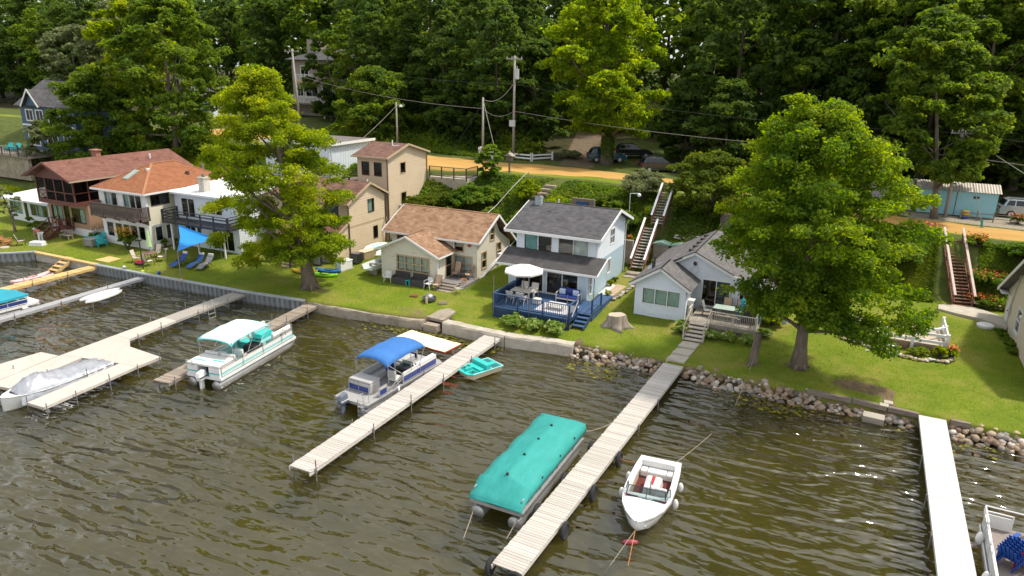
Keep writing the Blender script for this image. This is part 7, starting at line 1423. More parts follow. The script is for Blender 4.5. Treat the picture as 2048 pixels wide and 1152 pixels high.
seat(t, -1.5, 1.2, hw-.62, hw-.02, 1.02, vin_g, '+y', vin_g, .36); seat(t, 1.4, 2.65, hw-.62, hw-.02, 1.02, vin_g, '+y', vin_g, .34); seat(t, .95, 2.65, -hw+.02, -hw+.6, 1.02, vin_w, '-y', vin_w, .36)
MB().box(.1, .8, -hw+.05, -.15, .65, 1.32).build('console', blackp, t, bevel=.06); MB().box(.66, .7, -hw+.1, -.2, 1.3, 1.55).build('windscreen', smoke_g, t); MB().box(-.75, -.2, -.85, -.3, .85, 1.05).build('helm_seat', vin_w, t, bevel=.06); MB().box(-.82, -.66, -.85, -.3, 1.052, 1.5).build('helm_seat_back', vin_g, t, bevel=.06); MB().box(.0, .35, .1, .5, .85, 1.4).build('captain_chair', navy, t, bevel=.06)
bimini(t, -1.75, 1.65, hw+.1, 2.32, canvas_b, .26, None, (-.4, 1.0), 1.24); outboard(t, -3.4, .35, pm('engine_grey', (.10, .12, .16), (.14, .16, .20), rough=.3), gel)
lad = MB()
for y in (-.95, -.55): lad.tube([(-3.1, y, .66), (-3.1, y, 1.1), (-3.35, y, 1.12), (-3.5, y, .9), (-3.52, y, -.1)], .022, 6)
for z in (.0, .25, .5): lad.box(-3.56, -3.44, -.95, -.55, z, z+.04)
lad.build('stern_ladder', alu, t); q = MB()
for x in (-2.9, -2.2, -1.2, 0, 1.4): q.tube([(x, -W_/2-.12, .35), (x, -W_/2-.12, .75)], .05, 8)
MB().tube([(-1.0, -W_/2-.1, .35), (-1.0, -W_/2-.1, .8)], .07, 8).build('fender', vin_w, t, smooth=True)

# --- pontoon boat under a teal cover
t = thing('covered_pontoon_boat', 'pontoon boat under a bright teal cover beside the long dock', 'boat', (-11.15, -12.4, 0), math.pi/2); L_, W_ = 7.0, 2.3
pontoon_hull(t, L_, W_, deck_g, zd=.70); hw = W_/2-.08
for s in (-1, 1): fence(t, [(-3.3, s*hw), (-1.6, s*hw), (.2, s*hw), (2.0, s*hw), (3.3, s*hw)], .78, 1.02, gel, alu)
sec = [(-3.62, .80, .86, 1.0), (-3.5, .92, 1.0, 1.04), (-2.75, 1.02, 1.42, 1.06), (-2.5, 1.05, 1.62, 1.08), (-1.2, 1.08, 1.66, 1.12), (-.1, 1.08, 1.72, 1.12), (1.0, 1.08, 1.68, 1.12), (2.2, 1.08, 1.66, 1.12), (3.2, 1.06, 1.52, 1.10), (3.42, 1.02, 1.40, 1.08), (3.46, 1.0, 1.02, 1.06)]
rings = []; rr = random.Random(5)
fine = []
for (a, b) in zip(sec, sec[1:]):
    k = 4
    for i in range(k): fine.append(tuple(a[j]+(b[j]-a[j])*i/k for j in range(4)))
fine.append(sec[-1])
for i, (x, ws, zt, lo_) in enumerate(fine):
    w_ = hw+.10; shoulder = min(zt-.02, 1.34+.05*math.sin(i*.9)); pr = []
    for v in (-1, -.99, -.97, -.7, -.4, -.12, 0, .12, .4, .7, .97, .99, 1):
        av = abs(v); low = .98 if zt > 1.1 else zt-.12
        z_ = low if av == 1 else (low+.5*(shoulder-low) if av == .99 else (shoulder if av == .97 else shoulder+(zt-shoulder)*(1-av/.97)**.9))
        pr.append((x+rr.uniform(-.012, .012), v*w_+(rr.uniform(-.012, .012)), z_+(rr.uniform(-.018, .018) if av > .2 else 0)))
    rings.append(pr)
c = MB().loft(rings, False, False, closed=False); cv = c.build('boat_cover', teal_c, t, smooth=True, fix=False); so = cv.modifiers.new('thick', 'SOLIDIFY'); so.thickness = .02
for x, z in ((-2.5, 1.64), (-.9, 1.70), (.55, 1.71), (2.0, 1.69)): MB().tube([(x, 0, z-.02), (x, 0, z+.06)], [.07, .05], 8).build('cover_vent', blackp, cv)
for x in (-1.6, .3, 2.0): MB().tube([(x, -hw-.085, 1.3), (x, -hw-.085, 1.36)], .05, 6).build('cover_tie', blackp, cv)

# --- white ski boat with red stripe
t = thing('ski_boat', 'white open ski boat with red stripe and maroon floor moored off the long dock', 'boat', (-6.05, -11.75, 0), math.atan2(-4.9, .4)); L_ = 5.3
S = [(-2.6, .90, .62, .05), (-1.6, .98, .66, .0), (-.4, 1.02, .70, -.02), (.7, 1.0, .76, .0), (1.5, .84, .80, .06), (2.1, .56, .83, .16), (2.5, .26, .85, .30), (2.72, .04, .86, .55)]
rings = [[(x, -b, zg), (x, -b*.96, zg-.18), (x, -b*.72, zk+.12), (x, 0, zk-.12 if b > .3 else zk), (x, b*.72, zk+.12), (x, b*.96, zg-.18), (x, b, zg)] for x, b, zg, zk in S]
MB().loft(rings, True, True, closed=False).build('hull', gel, t, smooth=True)
q = MB(); outer = [(x, b, zg) for x, b, zg, zk in S]; 
# deck: foredeck sheet plus side decks and stern deck round the cockpit
fd = [(x, b, z) for x, b, z in outer if x >= .65]; n_ = len(fd); q.add([(x, v*b, z+.06*(1-v*v)) for x, b, z in fd for v in (-1, -.5, 0, .5, 1)], [(i*5+j, (i+1)*5+j, (i+1)*5+j+1, i*5+j+1) for i in range(n_-1) for j in range(4)]); q.build('foredeck', gel, t, smooth=True)
for s in (-1, 1): q = MB(); q.loft([[(x, s*b, z), (x, s*b, z+.03), (x, s*(b-.24), z+.03), (x, s*(b-.24), z-.1)] for x, b, z in outer if x <= .71]); q.build('gunwale', gel, t)
MB().box(-2.6, -2.1, -.72, .72, .45, .66).build('stern_deck', gel, t, bevel=.03); MB().box(-2.15, .7, -.80, .80, .16, .20).build('cockpit_floor', pm('maroon_carpet', (.085, .016, .014), (.12, .026, .022), scale=8, rough=.95), t)
q = MB(); 
for s in (-1, 1): q.box(-2.15, .7, s*.78-.02, s*.78+.02, .2, .66)
q.build('cockpit_side', pm('beige_vinyl', (.55, .46, .36), rough=.5), t)
MB().box(-2.1, -1.55, -.74, .74, .2, .52).build('rear_seat', vin_w, t, bevel=.06); MB().box(-2.13, -1.95, -.74, .74, .522, .84).build('rear_seat_back', vin_w, t, bevel=.06)
for y in (-.42, .42): MB().box(-2.11, -1.53, y-.012, y+.012, .522, .53).build('seat_seam', blackp, t)
q = MB(); q.loft([[(-1.15, -.38, .2), (-.05, -.34, .2), (-.05, .34, .2), (-1.15, .38, .2)], [(-1.05, -.34, .62), (-.15, -.30, .62), (-.15, .30, .62), (-1.05, .34, .62)], [(-.95, -.24, .72), (-.25, -.2, .70), (-.25, .2, .70), (-.95, .24, .72)]]); e = q.build('engine_cover', vin_w, t, bevel=.03); MB().box(-.92, -.28, -.07, .07, .715, .73).build('cover_stripe', pm('red_stripe', (.40, .02, .025), rough=.4), e); MB().tube([(-.1, 0, .2), (-.1, 0, 1.0)], .035, 8).build('tow_pylon', alu, t)
MB().box(.05, .5, .22, .7, .2, .50).build('driver_seat', vin_w, t, bevel=.06); MB().box(.0, .14, .22, .7, .502, .85).build('driver_seat_back', vin_w, t, bevel=.06); MB().box(.2, .65, -.7, -.2, .2, .48).build('passenger_seat', vin_w, t, bevel=.06); MB().box(.6, .78, -.8, .8, .35, .72).build('dashboard', pm('dash_grey', (.30, .36, .38), rough=.5), t)
ws = [(.55, .93, .70), (.98, .80, .80), (1.08, .02, .84), (.98, -.80, .80), (.55, -.93, .70)]
for a, b in zip(ws, ws[1:]):
    q = MB(); q.add([a, b, (b[0]-.22, b[1]*.94, b[2]+.36), (a[0]-.22, a[1]*.94, a[2]+.36)], [(0, 1, 2, 3)]); p = q.build('windscreen', smoke_g, t, fix=False)
    q = MB(); A, B_2 = Vector(a), Vector(b); C_, D_ = Vector((b[0]-.22, b[1]*.94, b[2]+.36)), Vector((a[0]-.22, a[1]*.94, a[2]+.36)); q.tube([A, B_2, C_, D_, A], .02, 5); q.build('windscreen_frame', blackp, p)
for s in (-1, 1):
    q = MB(); q.loft([[(x, s*(b+.004), zg-.06), (x, s*(b+.01), zg-.13), (x, s*(b-.002), zg-.14), (x, s*(b-.01), zg-.06)] for x, b, zg, zk in S if x < 2.6]); q.build('hull_stripe', pm('grey_stripe', (.30, .28, .27), rough=.4), t)
    q = MB(); q.box(1.0, 1.06, s*.3, s*.82, .86, .872); q.build('deck_stripe', blackp, t); MB().box(.97, 1.0, s*.6, s*.88, .852, .868).build('red_accent', MATS['red_stripe'], t)
    for x in (-1.0, .3): MB().ball((x, s*1.12, .42), .12, 8, 6, 1, 1, 1.9).build('fender', vin_w, t, smooth=True)
o = tag(MB().ball((0, 0, 0), .11, 10, 8, 3.0, 1, 1).build('mooring_float', pm('maroon_float', (.22, .02, .04), (.28, .04, .06), rough=.5), smooth=True), 'maroon sausage shaped mooring float at the ski boat bow', 'float'); o.location = (-5.95, -14.7, .06); o.rotation_euler = (0, 0, .5)

# --- silver tarp boat in the slip
t = thing('tarp_covered_boat', 'boat under a crumpled silver tarp in the slip of the tan dock', 'boat', (-38.1, -16.45, 0), math.atan2(-5.8, .35)); L_ = 6.0
S2 = [(-2.7, .85, .55), (-1.5, .95, .58), (0, 1.0, .62), (1.2, .95, .66), (2.1, .72, .70), (2.7, .42, .74), (3.0, .12, .76)]
MB().loft([[(x, -b, z), (x, -b*.7, .05), (x, 0, -.1), (x, b*.7, .05), (x, b, z)] for x, b, z in S2], True, True, closed=False).build('hull', gel, t, smooth=True); MB().add([(x, v*b, z+.03) for x, b, z in S2 for v in (-1, 0, 1)], [(i*3+j, (i+1)*3+j, (i+1)*3+j+1, i*3+j+1) for i in range(6) for j in range(2)]).build('deck', gel, t, fix=False)
rr = random.Random(9); V = []; nx, ny = 34, 16; silver = pm('silver_tarp', (.42, .43, .45), (.28, .30, .34), scale=2, rough=.34, metal=.35, bump=.7, bscale=3.5)
for i in range(nx+1):
    u = i/nx; x = -2.85+5.25*u; b = np.interp(x, [q_[0] for q_ in S2], [q_[1] for q_ in S2])+.06; pk = np.interp(u, [0, .12, .35, .6, .75, .9, 1], [.62, .85, .95, 1.15, 1.45, 1.25, .85])
    for j in range(ny+1):
        v = -1+2*j/ny; av = abs(v); z = (.25 if av > .99 else .62+(pk-.62)*(1-av**1.7)); V.append((x+rr.uniform(-.04, .04), v*b+rr.uniform(-.03, .03), z+rr.uniform(-.075, .075)*(1-.3*av)))
q = MB(); q.add(V, [(i*(ny+1)+j, (i+1)*(ny+1)+j, (i+1)*(ny+1)+j+1, i*(ny+1)+j+1) for i in range(nx) for j in range(ny)]); q.build('tarp', silver, t, smooth=True, fix=False)

# --- teal covered pontoon at the left edge
t = thing('covered_pontoon_boat', 'pontoon boat with blue teal mooring cover cut off by the left edge', 'boat', (-53.4, -12.1, 0), math.atan2(6.4, .35)); L_, W_ = 6.8, 2.3
pontoon_hull(t, L_, W_, gel, zd=.62, rim=gel); hw = W_/2-.1; fence(t, [(-3.2, -hw), (-1, -hw), (1.2, -hw), (2.5, -hw)], .70, .98, navy, gel); fence(t, [(-3.2, hw), (-1, hw), (1.2, hw), (2.5, hw)], .70, .98, navy, gel); fence(t, [(2.52, hw), (2.6, .3), (2.6, -.3), (2.52, -hw)], .70, .98, gel, gel)
MB().loft([[(x, -w_, 1.14), (x, -w_*.98, 1.3), (x, 0, zt), (x, w_*.98, 1.3), (x, w_, 1.14)] for x, w_, zt in ((-3.3, 1.15, 1.5), (-1, 1.16, 2.2), (.4, 1.16, 2.3), (1.6, 1.14, 1.8), (2.6, 1.05, 1.35), (2.75, .9, 1.2))], True, True, closed=False).build('boat_cover', teal_d, t, smooth=False); MB().ball((2.9, -1.0, .45), .1, 8, 6, 2.4, 1, 1).build('fender', vin_w, t, smooth=True); MB().ball((2.2, -1.2, .4), .1, 8, 6, 2.4, 1, 1).build('fender', vin_w, t, smooth=True)

# --- open white pontoon with stacked chairs, lower right corner
t = thing('pontoon_boat', 'open white railed pontoon boat in the lower right corner', 'boat', (7.2, -11.55, 0), math.pi/2-.03); L_, W_ = 7.2, 2.45
pontoon_hull(t, L_, W_, pm('brown_carpet', (.20, .17, .15), (.25, .21, .19), scale=8, rough=.95), zd=.66, rim=gel); hw = W_/2-.08; fence(t, [(-3.3, hw), (-1, hw), (1.2, hw), (2.6, hw), (3.35, hw)], .72, 1.18, gel, gel); fence(t, [(-3.3, -hw), (1.2, -hw), (3.35, -hw)], .72, 1.18, gel, gel); fence(t, [(3.35, hw-.02), (3.35, .25)], .72, 1.18, gel, gel); fence(t, [(3.35, -.25), (3.35, -hw+.02)], .72, 1.18, gel, gel)
q = MB(); q.tube([(3.5, hw, 1.1), (3.6, hw, 1.42), (3.6, -hw, 1.42), (3.5, -hw, 1.1)], .03, 6); q.tube([(2.2, hw+.02, 1.2), (2.3, hw+.02, 1.48), (3.5, hw+.02, 1.46), (3.55, hw+.02, 1.2)], .03, 6); q.build('grab_rail', gel, t)
for x in (2.2, -.3): MB().ball((x, hw+.2, .75), .14, 8, 6, 1, 1, 2.2).build('fender', vin_w, t, smooth=True)
cb = pm('blue_plastic', (.01, .06, .30), (.015, .08, .34), rough=.4); cred = pm('red_plastic', (.42, .015, .04), (.48, .03, .06), rough=.4)
def adirondack(label, mat, loc, rz, s=1.0, name='adirondack_chair', group=None, cat='chair'):
    t = thing(name, label, cat, loc, rz, group); t.scale = (s, s, s)
    for i in range(5): x = -.24+.12*i; q = MB(); q.beam((x, .22, .30), (x*1.15, .62, 1.0-.05*abs(i-2)), .10, .025, up=(0, 1, .5)); q.build('back_slat', mat, t)
    for i in range(5): y = -.28+.12*i; MB().box(-.27, .27, y-.05, y+.05, .36-.1*(y+.28), .385-.1*(y+.28)).build('seat_slat', mat, t)
    for x in (-.33, .33):
        MB().box(x-.07, x+.07, -.36, .42, .56, .59).build('arm', mat, t); MB().box(x-.025, x+.025, -.33, -.25, 0, .56).build('leg', mat, t); MB().beam((x*.9, -.3, .33), (x*.9, .55, .05), .03, .12).build('side_rail', mat, t); MB().box(x-.02, x+.02, .28, .36, .12, .56).build('leg', mat, t)
    return t
for i in range(6): adirondack('blue plastic chair in the stack on the corner boat, %s' % ('lowest', 'second from the bottom', 'third from the bottom', 'fourth from the bottom', 'fifth from the bottom', 'topmost blue one')[i], cb, (6.75+.05*i, -10.35, .66+.10*i), 2.6, .95, 'stacking_chair', 'stacked blue chairs on the boat')
adirondack('red plastic chair on the corner boat beside the blue stack', cred, (7.25, -10.4, .66), 2.7, .95, 'stacking_chair')

# --- pedal boat, mat, boards, kayaks
t = thing('pedal_boat', 'small turquoise pedal boat with cream hull beside the middle dock', 'boat', (-18.6, -3.75, 0), math.atan2(-1.75, -.75)); tq = pm('pedal_turquoise', (.015, .42, .38), (.03, .48, .44), rough=.35); crm = pm('pedal_cream', (.62, .52, .36), (.56, .46, .31), rough=.5)
MB().loft([[(-1.15, -.62, .12), (.9, -.62, .1), (1.12, -.35, .16), (1.12, .35, .16), (.9, .62, .1), (-1.15, .62, .12)], [(-1.2, -.72, .42), (.95, -.72, .42), (1.2, -.42, .44), (1.2, .42, .44), (.95, .72, .42), (-1.2, .72, .42)]]).build('hull', crm, t)
q = MB(); q.prism([(-1.24, -.75), (.97, -.75), (1.24, -.44), (1.24, .44), (.97, .75), (-1.24, .75)], .421, .47, 'z'); q.build('deck', tq, t)
MB().box(-.35, .05, -.68, .68, .472, .80).build('seat_back', tq, t, bevel=.05); MB().box(.05, .45, -.6, .6, .472, .58).build('seat', tq, t, bevel=.04); MB().box(.5, 1.05, -.07, .07, .472, .66).build('pedal_housing', tq, t, bevel=.03)
for s in (-1, 1): MB().box(.55, 1.0, s*.4-.18, s*.4+.18, .472, .478).build('foot_well', pm('deep_turquoise', (.005, .16, .15), rough=.4), t); MB().box(-1.1, -.5, s*.42-.24, s*.42+.24, .472, .477).build('cargo_tray', MATS['deep_turquoise'], t); MB().ball((.78, s*.4, .5), .05, 6, 4).build('pedal', blackp, t)
for a, b in (((-1.24, .735, .47), (.97, .735, .47)), ((-1.24, -.735, .47), (.97, -.735, .47)), ((-1.225, -.74, .47), (-1.225, .74, .47)), ((-.42, -.7, .47), (-.42, .7, .47))): MB().beam((a[0], a[1], a[2]+.012), (b[0], b[1], b[2]+.012), .04, .022).build('edge_trim', pm('pale_aqua_trim', (.55, .75, .72), rough=.4), t)
t = thing('floating_mat', 'cream floating mat with red edge on the water beside the blue canopy boat', 'mat', (-24.05, -.95, 0), -.13); q = MB(); fm_ = pm('foam_cream', (.72, .62, .42), (.78, .69, .50), scale=.8, rough=.8); nx = 24
q.add([(-2.15+4.3*i/nx, y, .10+.012*math.sin(i*.9)) for y in (-.85, .85) for i in range(nx+1)]+[(-2.15+4.3*i/nx, y, .045) for y in (-.85, .85) for i in range(nx+1)], [(i, i+1, i+nx+2, i+nx+1) for i in range(nx)]); q.build('top_layer', fm_, t, fix=False); MB().box(-2.17, 2.17, -.87, .87, .02, .085).build('red_layer', pm('foam_red', (.50, .05, .02), rough=.8), t)
t = thing('board_rack', 'white boards lying on a low pipe rack beside the narrow grey dock', 'rack', (-49.6, -5.9, 0))
for i, (dx, dy, rz, l) in enumerate(((-.25, .1, 1.62, 3.3), (.5, -.1, 1.70, 3.2))):
    q = MB(); n_ = 10; rings = [[(s*l/2, -b, .56+.02*i), (s*l/2, b, .56+.02*i), (s*l/2, b, .66+.02*i), (s*l/2, -b, .66+.02*i)] for s, b in [(-1+2*k/n_, .42*(1-abs(-1+2*k/n_)**3)+.03) for k in range(n_+1)]]; q.loft(rings); o = q.build('board', gel, t); o.location = (dx, dy, 0); o.rotation_euler = (0, 0, rz)
for x, y in ((-.7, -1.2), (.9, -1.3), (-.6, 1.3), (.9, 1.2)): MB().tube([(x, y, -1.2), (x, y, .6)], .03, 6).build('rack_post', galv, t)
for y in (-1.25, 1.25): MB().tube([(-.7, y, .53), (.95, y, .53)], .03, 6).build('rack_bar', galv, t)
pink = pm('pink_kayak', (.62, .33, .32), (.68, .45, .43), scale=1.5, rough=.45); kayak('kayak', 'pink kayak floating farther from the yellow dock', pink, (-60.0, -4.9, .05), 1.64, 3.3, .36); kayak('kayak', 'pink kayak floating against the yellow dock', pink, (-59.0, -5.2, .05), 1.64, 3.3, .36)
# mooring ropes
def rope(label, pts, r=.013, sag=.2, mat=None):
    m = MB(); a, b = Vector(pts[0]), Vector(pts[1]); m.tube([a.lerp(b, i/10)-Vector((0, 0, sag*4*(i/10)*(1-i/10))) for i in range(11)], r, 5); return tag(m.build('mooring_rope', mat or rope_m), label, 'rope')
rope('pale rope from the covered teal boat to the long dock', [(-10.1, -9.0, .95), (-9.35, -6.9, .62)], .014, .1); rope('rope from the ski boat stern to the water by the stones', [(-5.6, -9.2, .68), (-4.9, -4.6, .02)], .012, .05); rope('orange rope from the ski boat to the long dock tyre', [(-7.0, -9.7, .66), (-8.25, -9.5, .4)], .015, .15, pm('orange_rope', (.55, .22, .08), rough=.9)); rope('orange mooring rope dropping from the ski boat bow', [(-5.85, -14.45, .5), (-5.6, -16.2, -.1)], .013, .0, MATS['orange_rope']); rope('thin mooring rope left of the orange one at the ski boat bow', [(-5.86, -14.45, .45), (-6.3, -16.6, -.1)], .012, .0)
rope('left stern rope of the teal covered boat going into the water', [(-12.1, -15.9, .45), (-11.6, -18.2, -.2)], .016, .05); rope('right stern rope of the teal covered boat going into the water', [(-10.2, -15.9, .45), (-10.35, -17.0, -.2)], .02, .05); rope('left rope from the leaning trunk down to the water', [(-4.25, 3.2, 1.05), (-5.9, .2, -.05)], .018, .05); rope('right rope from the leaning trunk down to the water', [(-4.2, 3.2, 1.05), (-4.4, -.9, -.05)], .018, .05)
# ================================================================ GARDEN FURNITURE, VEHICLES, PEOPLE
wood_o = pm('orange_cedar', (.42, .17, .06), (.48, .22, .09), scale=3, rough=.7); teal_p = pm('teal_plastic', (.01, .36, .38), (.02, .42, .44), rough=.45); sling_t = pm('tan_sling', (.42, .29, .19), (.48, .34, .23), scale=4, rough=.8); sling_b = pm('beige_sling', (.50, .44, .36), (.55, .49, .41), scale=4, rough=.8); dk_frame = pm('dark_metal_frame', (.05, .042, .038), rough=.5); wic = pm('charcoal_wicker', (.045, .04, .042), (.065, .06, .06), scale=12, rough=.75, bump=.3)
def gp(x, y, dz=0): return (x, y, G(x, y)+dz)
adirondack('orange cedar chair at the left picture edge', wood_o, gp(-71.0, -1.0), 2.6); adirondack('orange cedar chair second from the left edge', wood_o, gp(-69.7, -1.0), 2.6)
adirondack('teal garden chair left of the grey table', teal_p, gp(-63.9, 4.05-.9), -1.2, 1.05); adirondack('teal garden chair behind the grey table', teal_p, gp(-62.9, 3.2), -.1, 1.05); adirondack('teal garden chair right of the grey table', teal_p, gp(-61.6, 2.6), 1.2, 1.05)
def table_box(label, x, y, sx, sy, h, mat, rz=0, name='table'):
    t = thing(name, label, 'table', gp(x, y), rz); MB().box(-sx, sx, -sy, sy, h-.05, h).build('table_top', mat, t, bevel=.015)
    for a in (-1, 1):
        for b in (-1, 1): MB().box(a*(sx-.06)-.03, a*(sx-.06)+.03, b*(sy-.06)-.03, b*(sy-.06)+.03, 0, h-.05).build('leg', mat, t)
    return t
t = table_box('square grey table between the teal garden chairs', -62.7, 2.5, .6, .55, .72, pm('grey_table', (.33, .32, .29), rough=.8)); MB().box(-.52, .52, -.47, .47, .06, .67).build('table_skirt', pm('grey_mesh', (.28, .27, .25), rough=.9), t)
def sling_chair(label, loc, rz, fab, frame, name='sling_chair', back=1.05, w=.5, group=None):
    t = thing(name, label, 'chair', loc, rz, group)
    q = MB(); q.add([(-w/2, -.28, .42), (w/2, -.28, .42), (w/2, .25, .38), (-w/2, .25, .38)], [(0, 1, 2, 3)]); o = q.build('seat', fab, t); so = o.modifiers.new('t', 'SOLIDIFY'); so.thickness = .03
    q = MB(); q.add([(-w/2, .25, .40), (w/2, .25, .40), (w/2, .46, back), (-w/2, .46, back)], [(0, 1, 2, 3)]); o = q.build('backrest', fab, t); so = o.modifiers.new('t', 'SOLIDIFY'); so.thickness = .03
    for s in (-1, 1):
        x = s*(w/2+.03); MB().tube([(x, -.3, 0), (x, -.3, .40), (x, -.1, .62), (x, .36, .62)], .02, 6).build('arm', frame, t); MB().tube([(x, .45, back), (x, .25, .38), (x, -.3, .42)], .02, 6).build('side_frame', frame, t); MB().tube([(x, .2, .4), (x, .42, 0)], .02, 6).build('leg', frame, t)
    return t
sling_chair('beige lawn chair left of the round patio table', gp(-54.5, .9), 1.9, sling_b, dk_frame); sling_chair('beige lawn chair in front of the round patio table', gp(-52.8, .7), 3.0, sling_b, dk_frame); sling_chair('beige lawn chair right of the round patio table', gp(-52.9, 2.0), -.9, sling_b, dk_frame); sling_chair('pale lawn chair behind the round patio table', gp(-54.3, 2.6), .2, sling_b, dk_frame)
t = thing('round_table', 'round brown patio table with closed green umbrella', 'table', gp(-53.9, 1.6)); MB().lathe([(.02, .68), (.62, .68), (.62, .72), (.02, .72)], 20).build('table_top', pm('brown_table', (.20, .12, .10), rough=.4), t)
for a in range(4): MB().tube([(.5*math.cos(a*1.57+.7), .5*math.sin(a*1.57+.7), 0), (.4*math.cos(a*1.57+.7), .4*math.sin(a*1.57+.7), .68)], .025, 6).build('leg', dk_frame, t)
t = thing('closed_umbrella', 'closed pale green umbrella standing at the patio table', 'umbrella', gp(-54.1, 1.9)); MB().tube([(0, 0, 0), (0, 0, 2.7)], .025, 6).build('pole', galv, t); MB().lathe([(.03, 2.65), (.10, 2.3), (.17, 1.6), (.22, 1.15), (.12, 1.1)], 10).build('folded_canopy', pm('pale_green_canvas', (.42, .62, .26), (.50, .68, .34), rough=.8), t)
t = thing('toy_ride', 'red plastic toy beside the lawn chairs', 'toy', gp(-53.7, .45)); MB().box(-.35, .35, -.2, .2, .1, .3).build('toy_body', cred, t, bevel=.06); MB().box(-.1, .35, -.15, .15, .3, .42).build('toy_seat', cred, t, bevel=.04)
for s in (-1, 1): MB().tube([(s*.25, -.22, .1), (s*.25, .22, .1)], .1, 8).build('toy_wheel', blackp, t)
t = thing('lamp_post', 'short black lamp post with round head near the seawall', 'lamp', gp(-52.4, -.2)); MB().tube([(0, 0, -.1), (0, 0, 2.4)], .05, 8).build('post', blk, t); MB().lathe([(.04, 2.4), (.22, 2.45), (.26, 2.55), (.05, 2.72)], 10).build('lamp_head', blk, t)
for x, y, c, lb in ((-54.0, -.75, (.55, .6, .66), 'white and grey ball on the lawn by the seawall'), (-51.6, -.85, (.50, .62, .02), 'lime green ball on the lawn by the seawall'), (-50.1, -.5, (.01, .08, .38), 'blue ball on the lawn by the seawall'), (-46.9, -.95, (.62, .3, .2), 'orange ball at the foot of the shade sail pole')):
    o = tag(MB().ball((0, 0, .14), .14, 12, 8).build('ball', pm('ball_'+lb[:5].replace(' ', ''), c, rough=.4), smooth=True), lb, 'ball', 'balls on the lawn'); o.location = gp(x, y)
# blue shade sail
t = thing('shade_sail', 'bright blue triangular shade sail over the loungers', 'shade sail', (-47.2, -.8, 0)); A, B2, C2 = Vector((-47.3, -.7, 3.1)), Vector((-53.5, 4.6, 3.55)), Vector((-48.6, 4.6, 2.9)); q = MB(); n = 14; idx = {}; V = []
for i in range(n+1):
    for j in range(n+1-i):
        a, b = i/n, j/n; c = 1-a-b; p = A*a+B2*b+C2*c; ctr = (A+B2+C2)/3; pull = .55*(4*a*b+4*b*c+4*a*c)*0+.0; edge = 1-27*a*b*c; p = p.lerp(ctr, .30*(1-max(a, b, c))*edge); p.z -= 2.2*a*b*c*3+.0; idx[(i, j)] = len(V); V.append(p)
F = []
for i in range(n):
    for j in range(n-i):
        F.append((idx[(i, j)], idx[(i+1, j)], idx[(i, j+1)]))
        if j < n-i-1: F.append((idx[(i+1, j)], idx[(i+1, j+1)], idx[(i, j+1)]))
q.add(V, F); q.build('sail', pm('sail_blue', (.01, .21, .60), (.015, .24, .66), scale=1, rough=.7, bump=.1), t, smooth=True, world=True, fix=False); MB().tube([(-46.95, -.95, -.2), (-47.3, -.7, 3.15)], .035, 8).build('sail_pole', galv, t, world=True); MB().tube([(-48.6, 4.6, 1), (-48.6, 4.6, 2.95)], .04, 8).build('sail_pole', galv, t, world=True)
def lounger(label, loc, rz, fab, group='loungers under the shade sail'):
    t = thing('sun_lounger', label, 'lounger', loc, rz, group)
    for nm, a, b in (('leg_rest', (-.95, .18), (-.35, .40)), ('seat', (-.35, .40), (.25, .36)), ('backrest', (.25, .36), (.75, .95))):
        q = MB(); q.add([(-.3, a[0], a[1]), (.3, a[0], a[1]), (.3, b[0], b[1]), (-.3, b[0], b[1])], [(0, 1, 2, 3)]); o = q.build(nm, fab, t); so = o.modifiers.new('t', 'SOLIDIFY'); so.thickness = .03
    MB().box(-.24, .24, .68, .80, .82, 1.05).build('head_towel', vin_w, t, bevel=.03)
    for s in (-1, 1): MB().tube([(s*.33, -.6, 0), (s*.33, .1, .55), (s*.33, .5, .58)], .02, 6).build('arm', dk_frame, t); MB().tube([(s*.33, -.1, .5), (s*.33, .5, 0)], .02, 6).build('leg', dk_frame, t); MB().tube([(s*.32, -.95, .18), (s*.32, -.35, .4), (s*.32, .25, .36), (s*.32, .75, .95)], .018, 6).build('side_frame', dk_frame, t)
    return t
navy_s = pm('navy_sling', (.02, .07, .22), (.03, .09, .27), rough=.8); grey_s = pm('grey_sling', (.22, .23, .24), rough=.8)
lounger('navy blue lounger on the left under the shade sail', gp(-50.5, 1.9), .15, navy_s); lounger('navy blue lounger in the middle under the shade sail', gp(-48.9, 2.2), .15, navy_s); lounger('grey lounger on the right under the shade sail', gp(-47.9, 2.3), .2, grey_s)
for x, y, lb in ((-56.0, 4.9, 'thin young plant tied to a stake beside the cream wall, left'), (-55.7, 5.7, 'thin young plant tied to a stake beside the cream wall, right')): make_bush('young_plant', lb, 'plant', x, y, .3, 1.1, 180, .16, 'shrub', seed=int(abs(x)*10), nc=5)
for x, y, s, lb in ((-55.6, 4.6, .25, 'flat round stepping stone beside the cream house corner'), (-55.4, 5.2, .22, 'smaller flat stone behind the cream house corner'), (-69.2, -1.6, .45, 'flat slab in the grass by the orange chairs'), (-70.3, -1.9, .5, 'flat slab in the grass at the left edge')): o = tag(MB().lathe([(.01, 0), (s, 0), (s*.95, .05), (.01, .06)], 10).build('flat_stone', conc_pale), lb, 'stone'); o.location = gp(x, y)
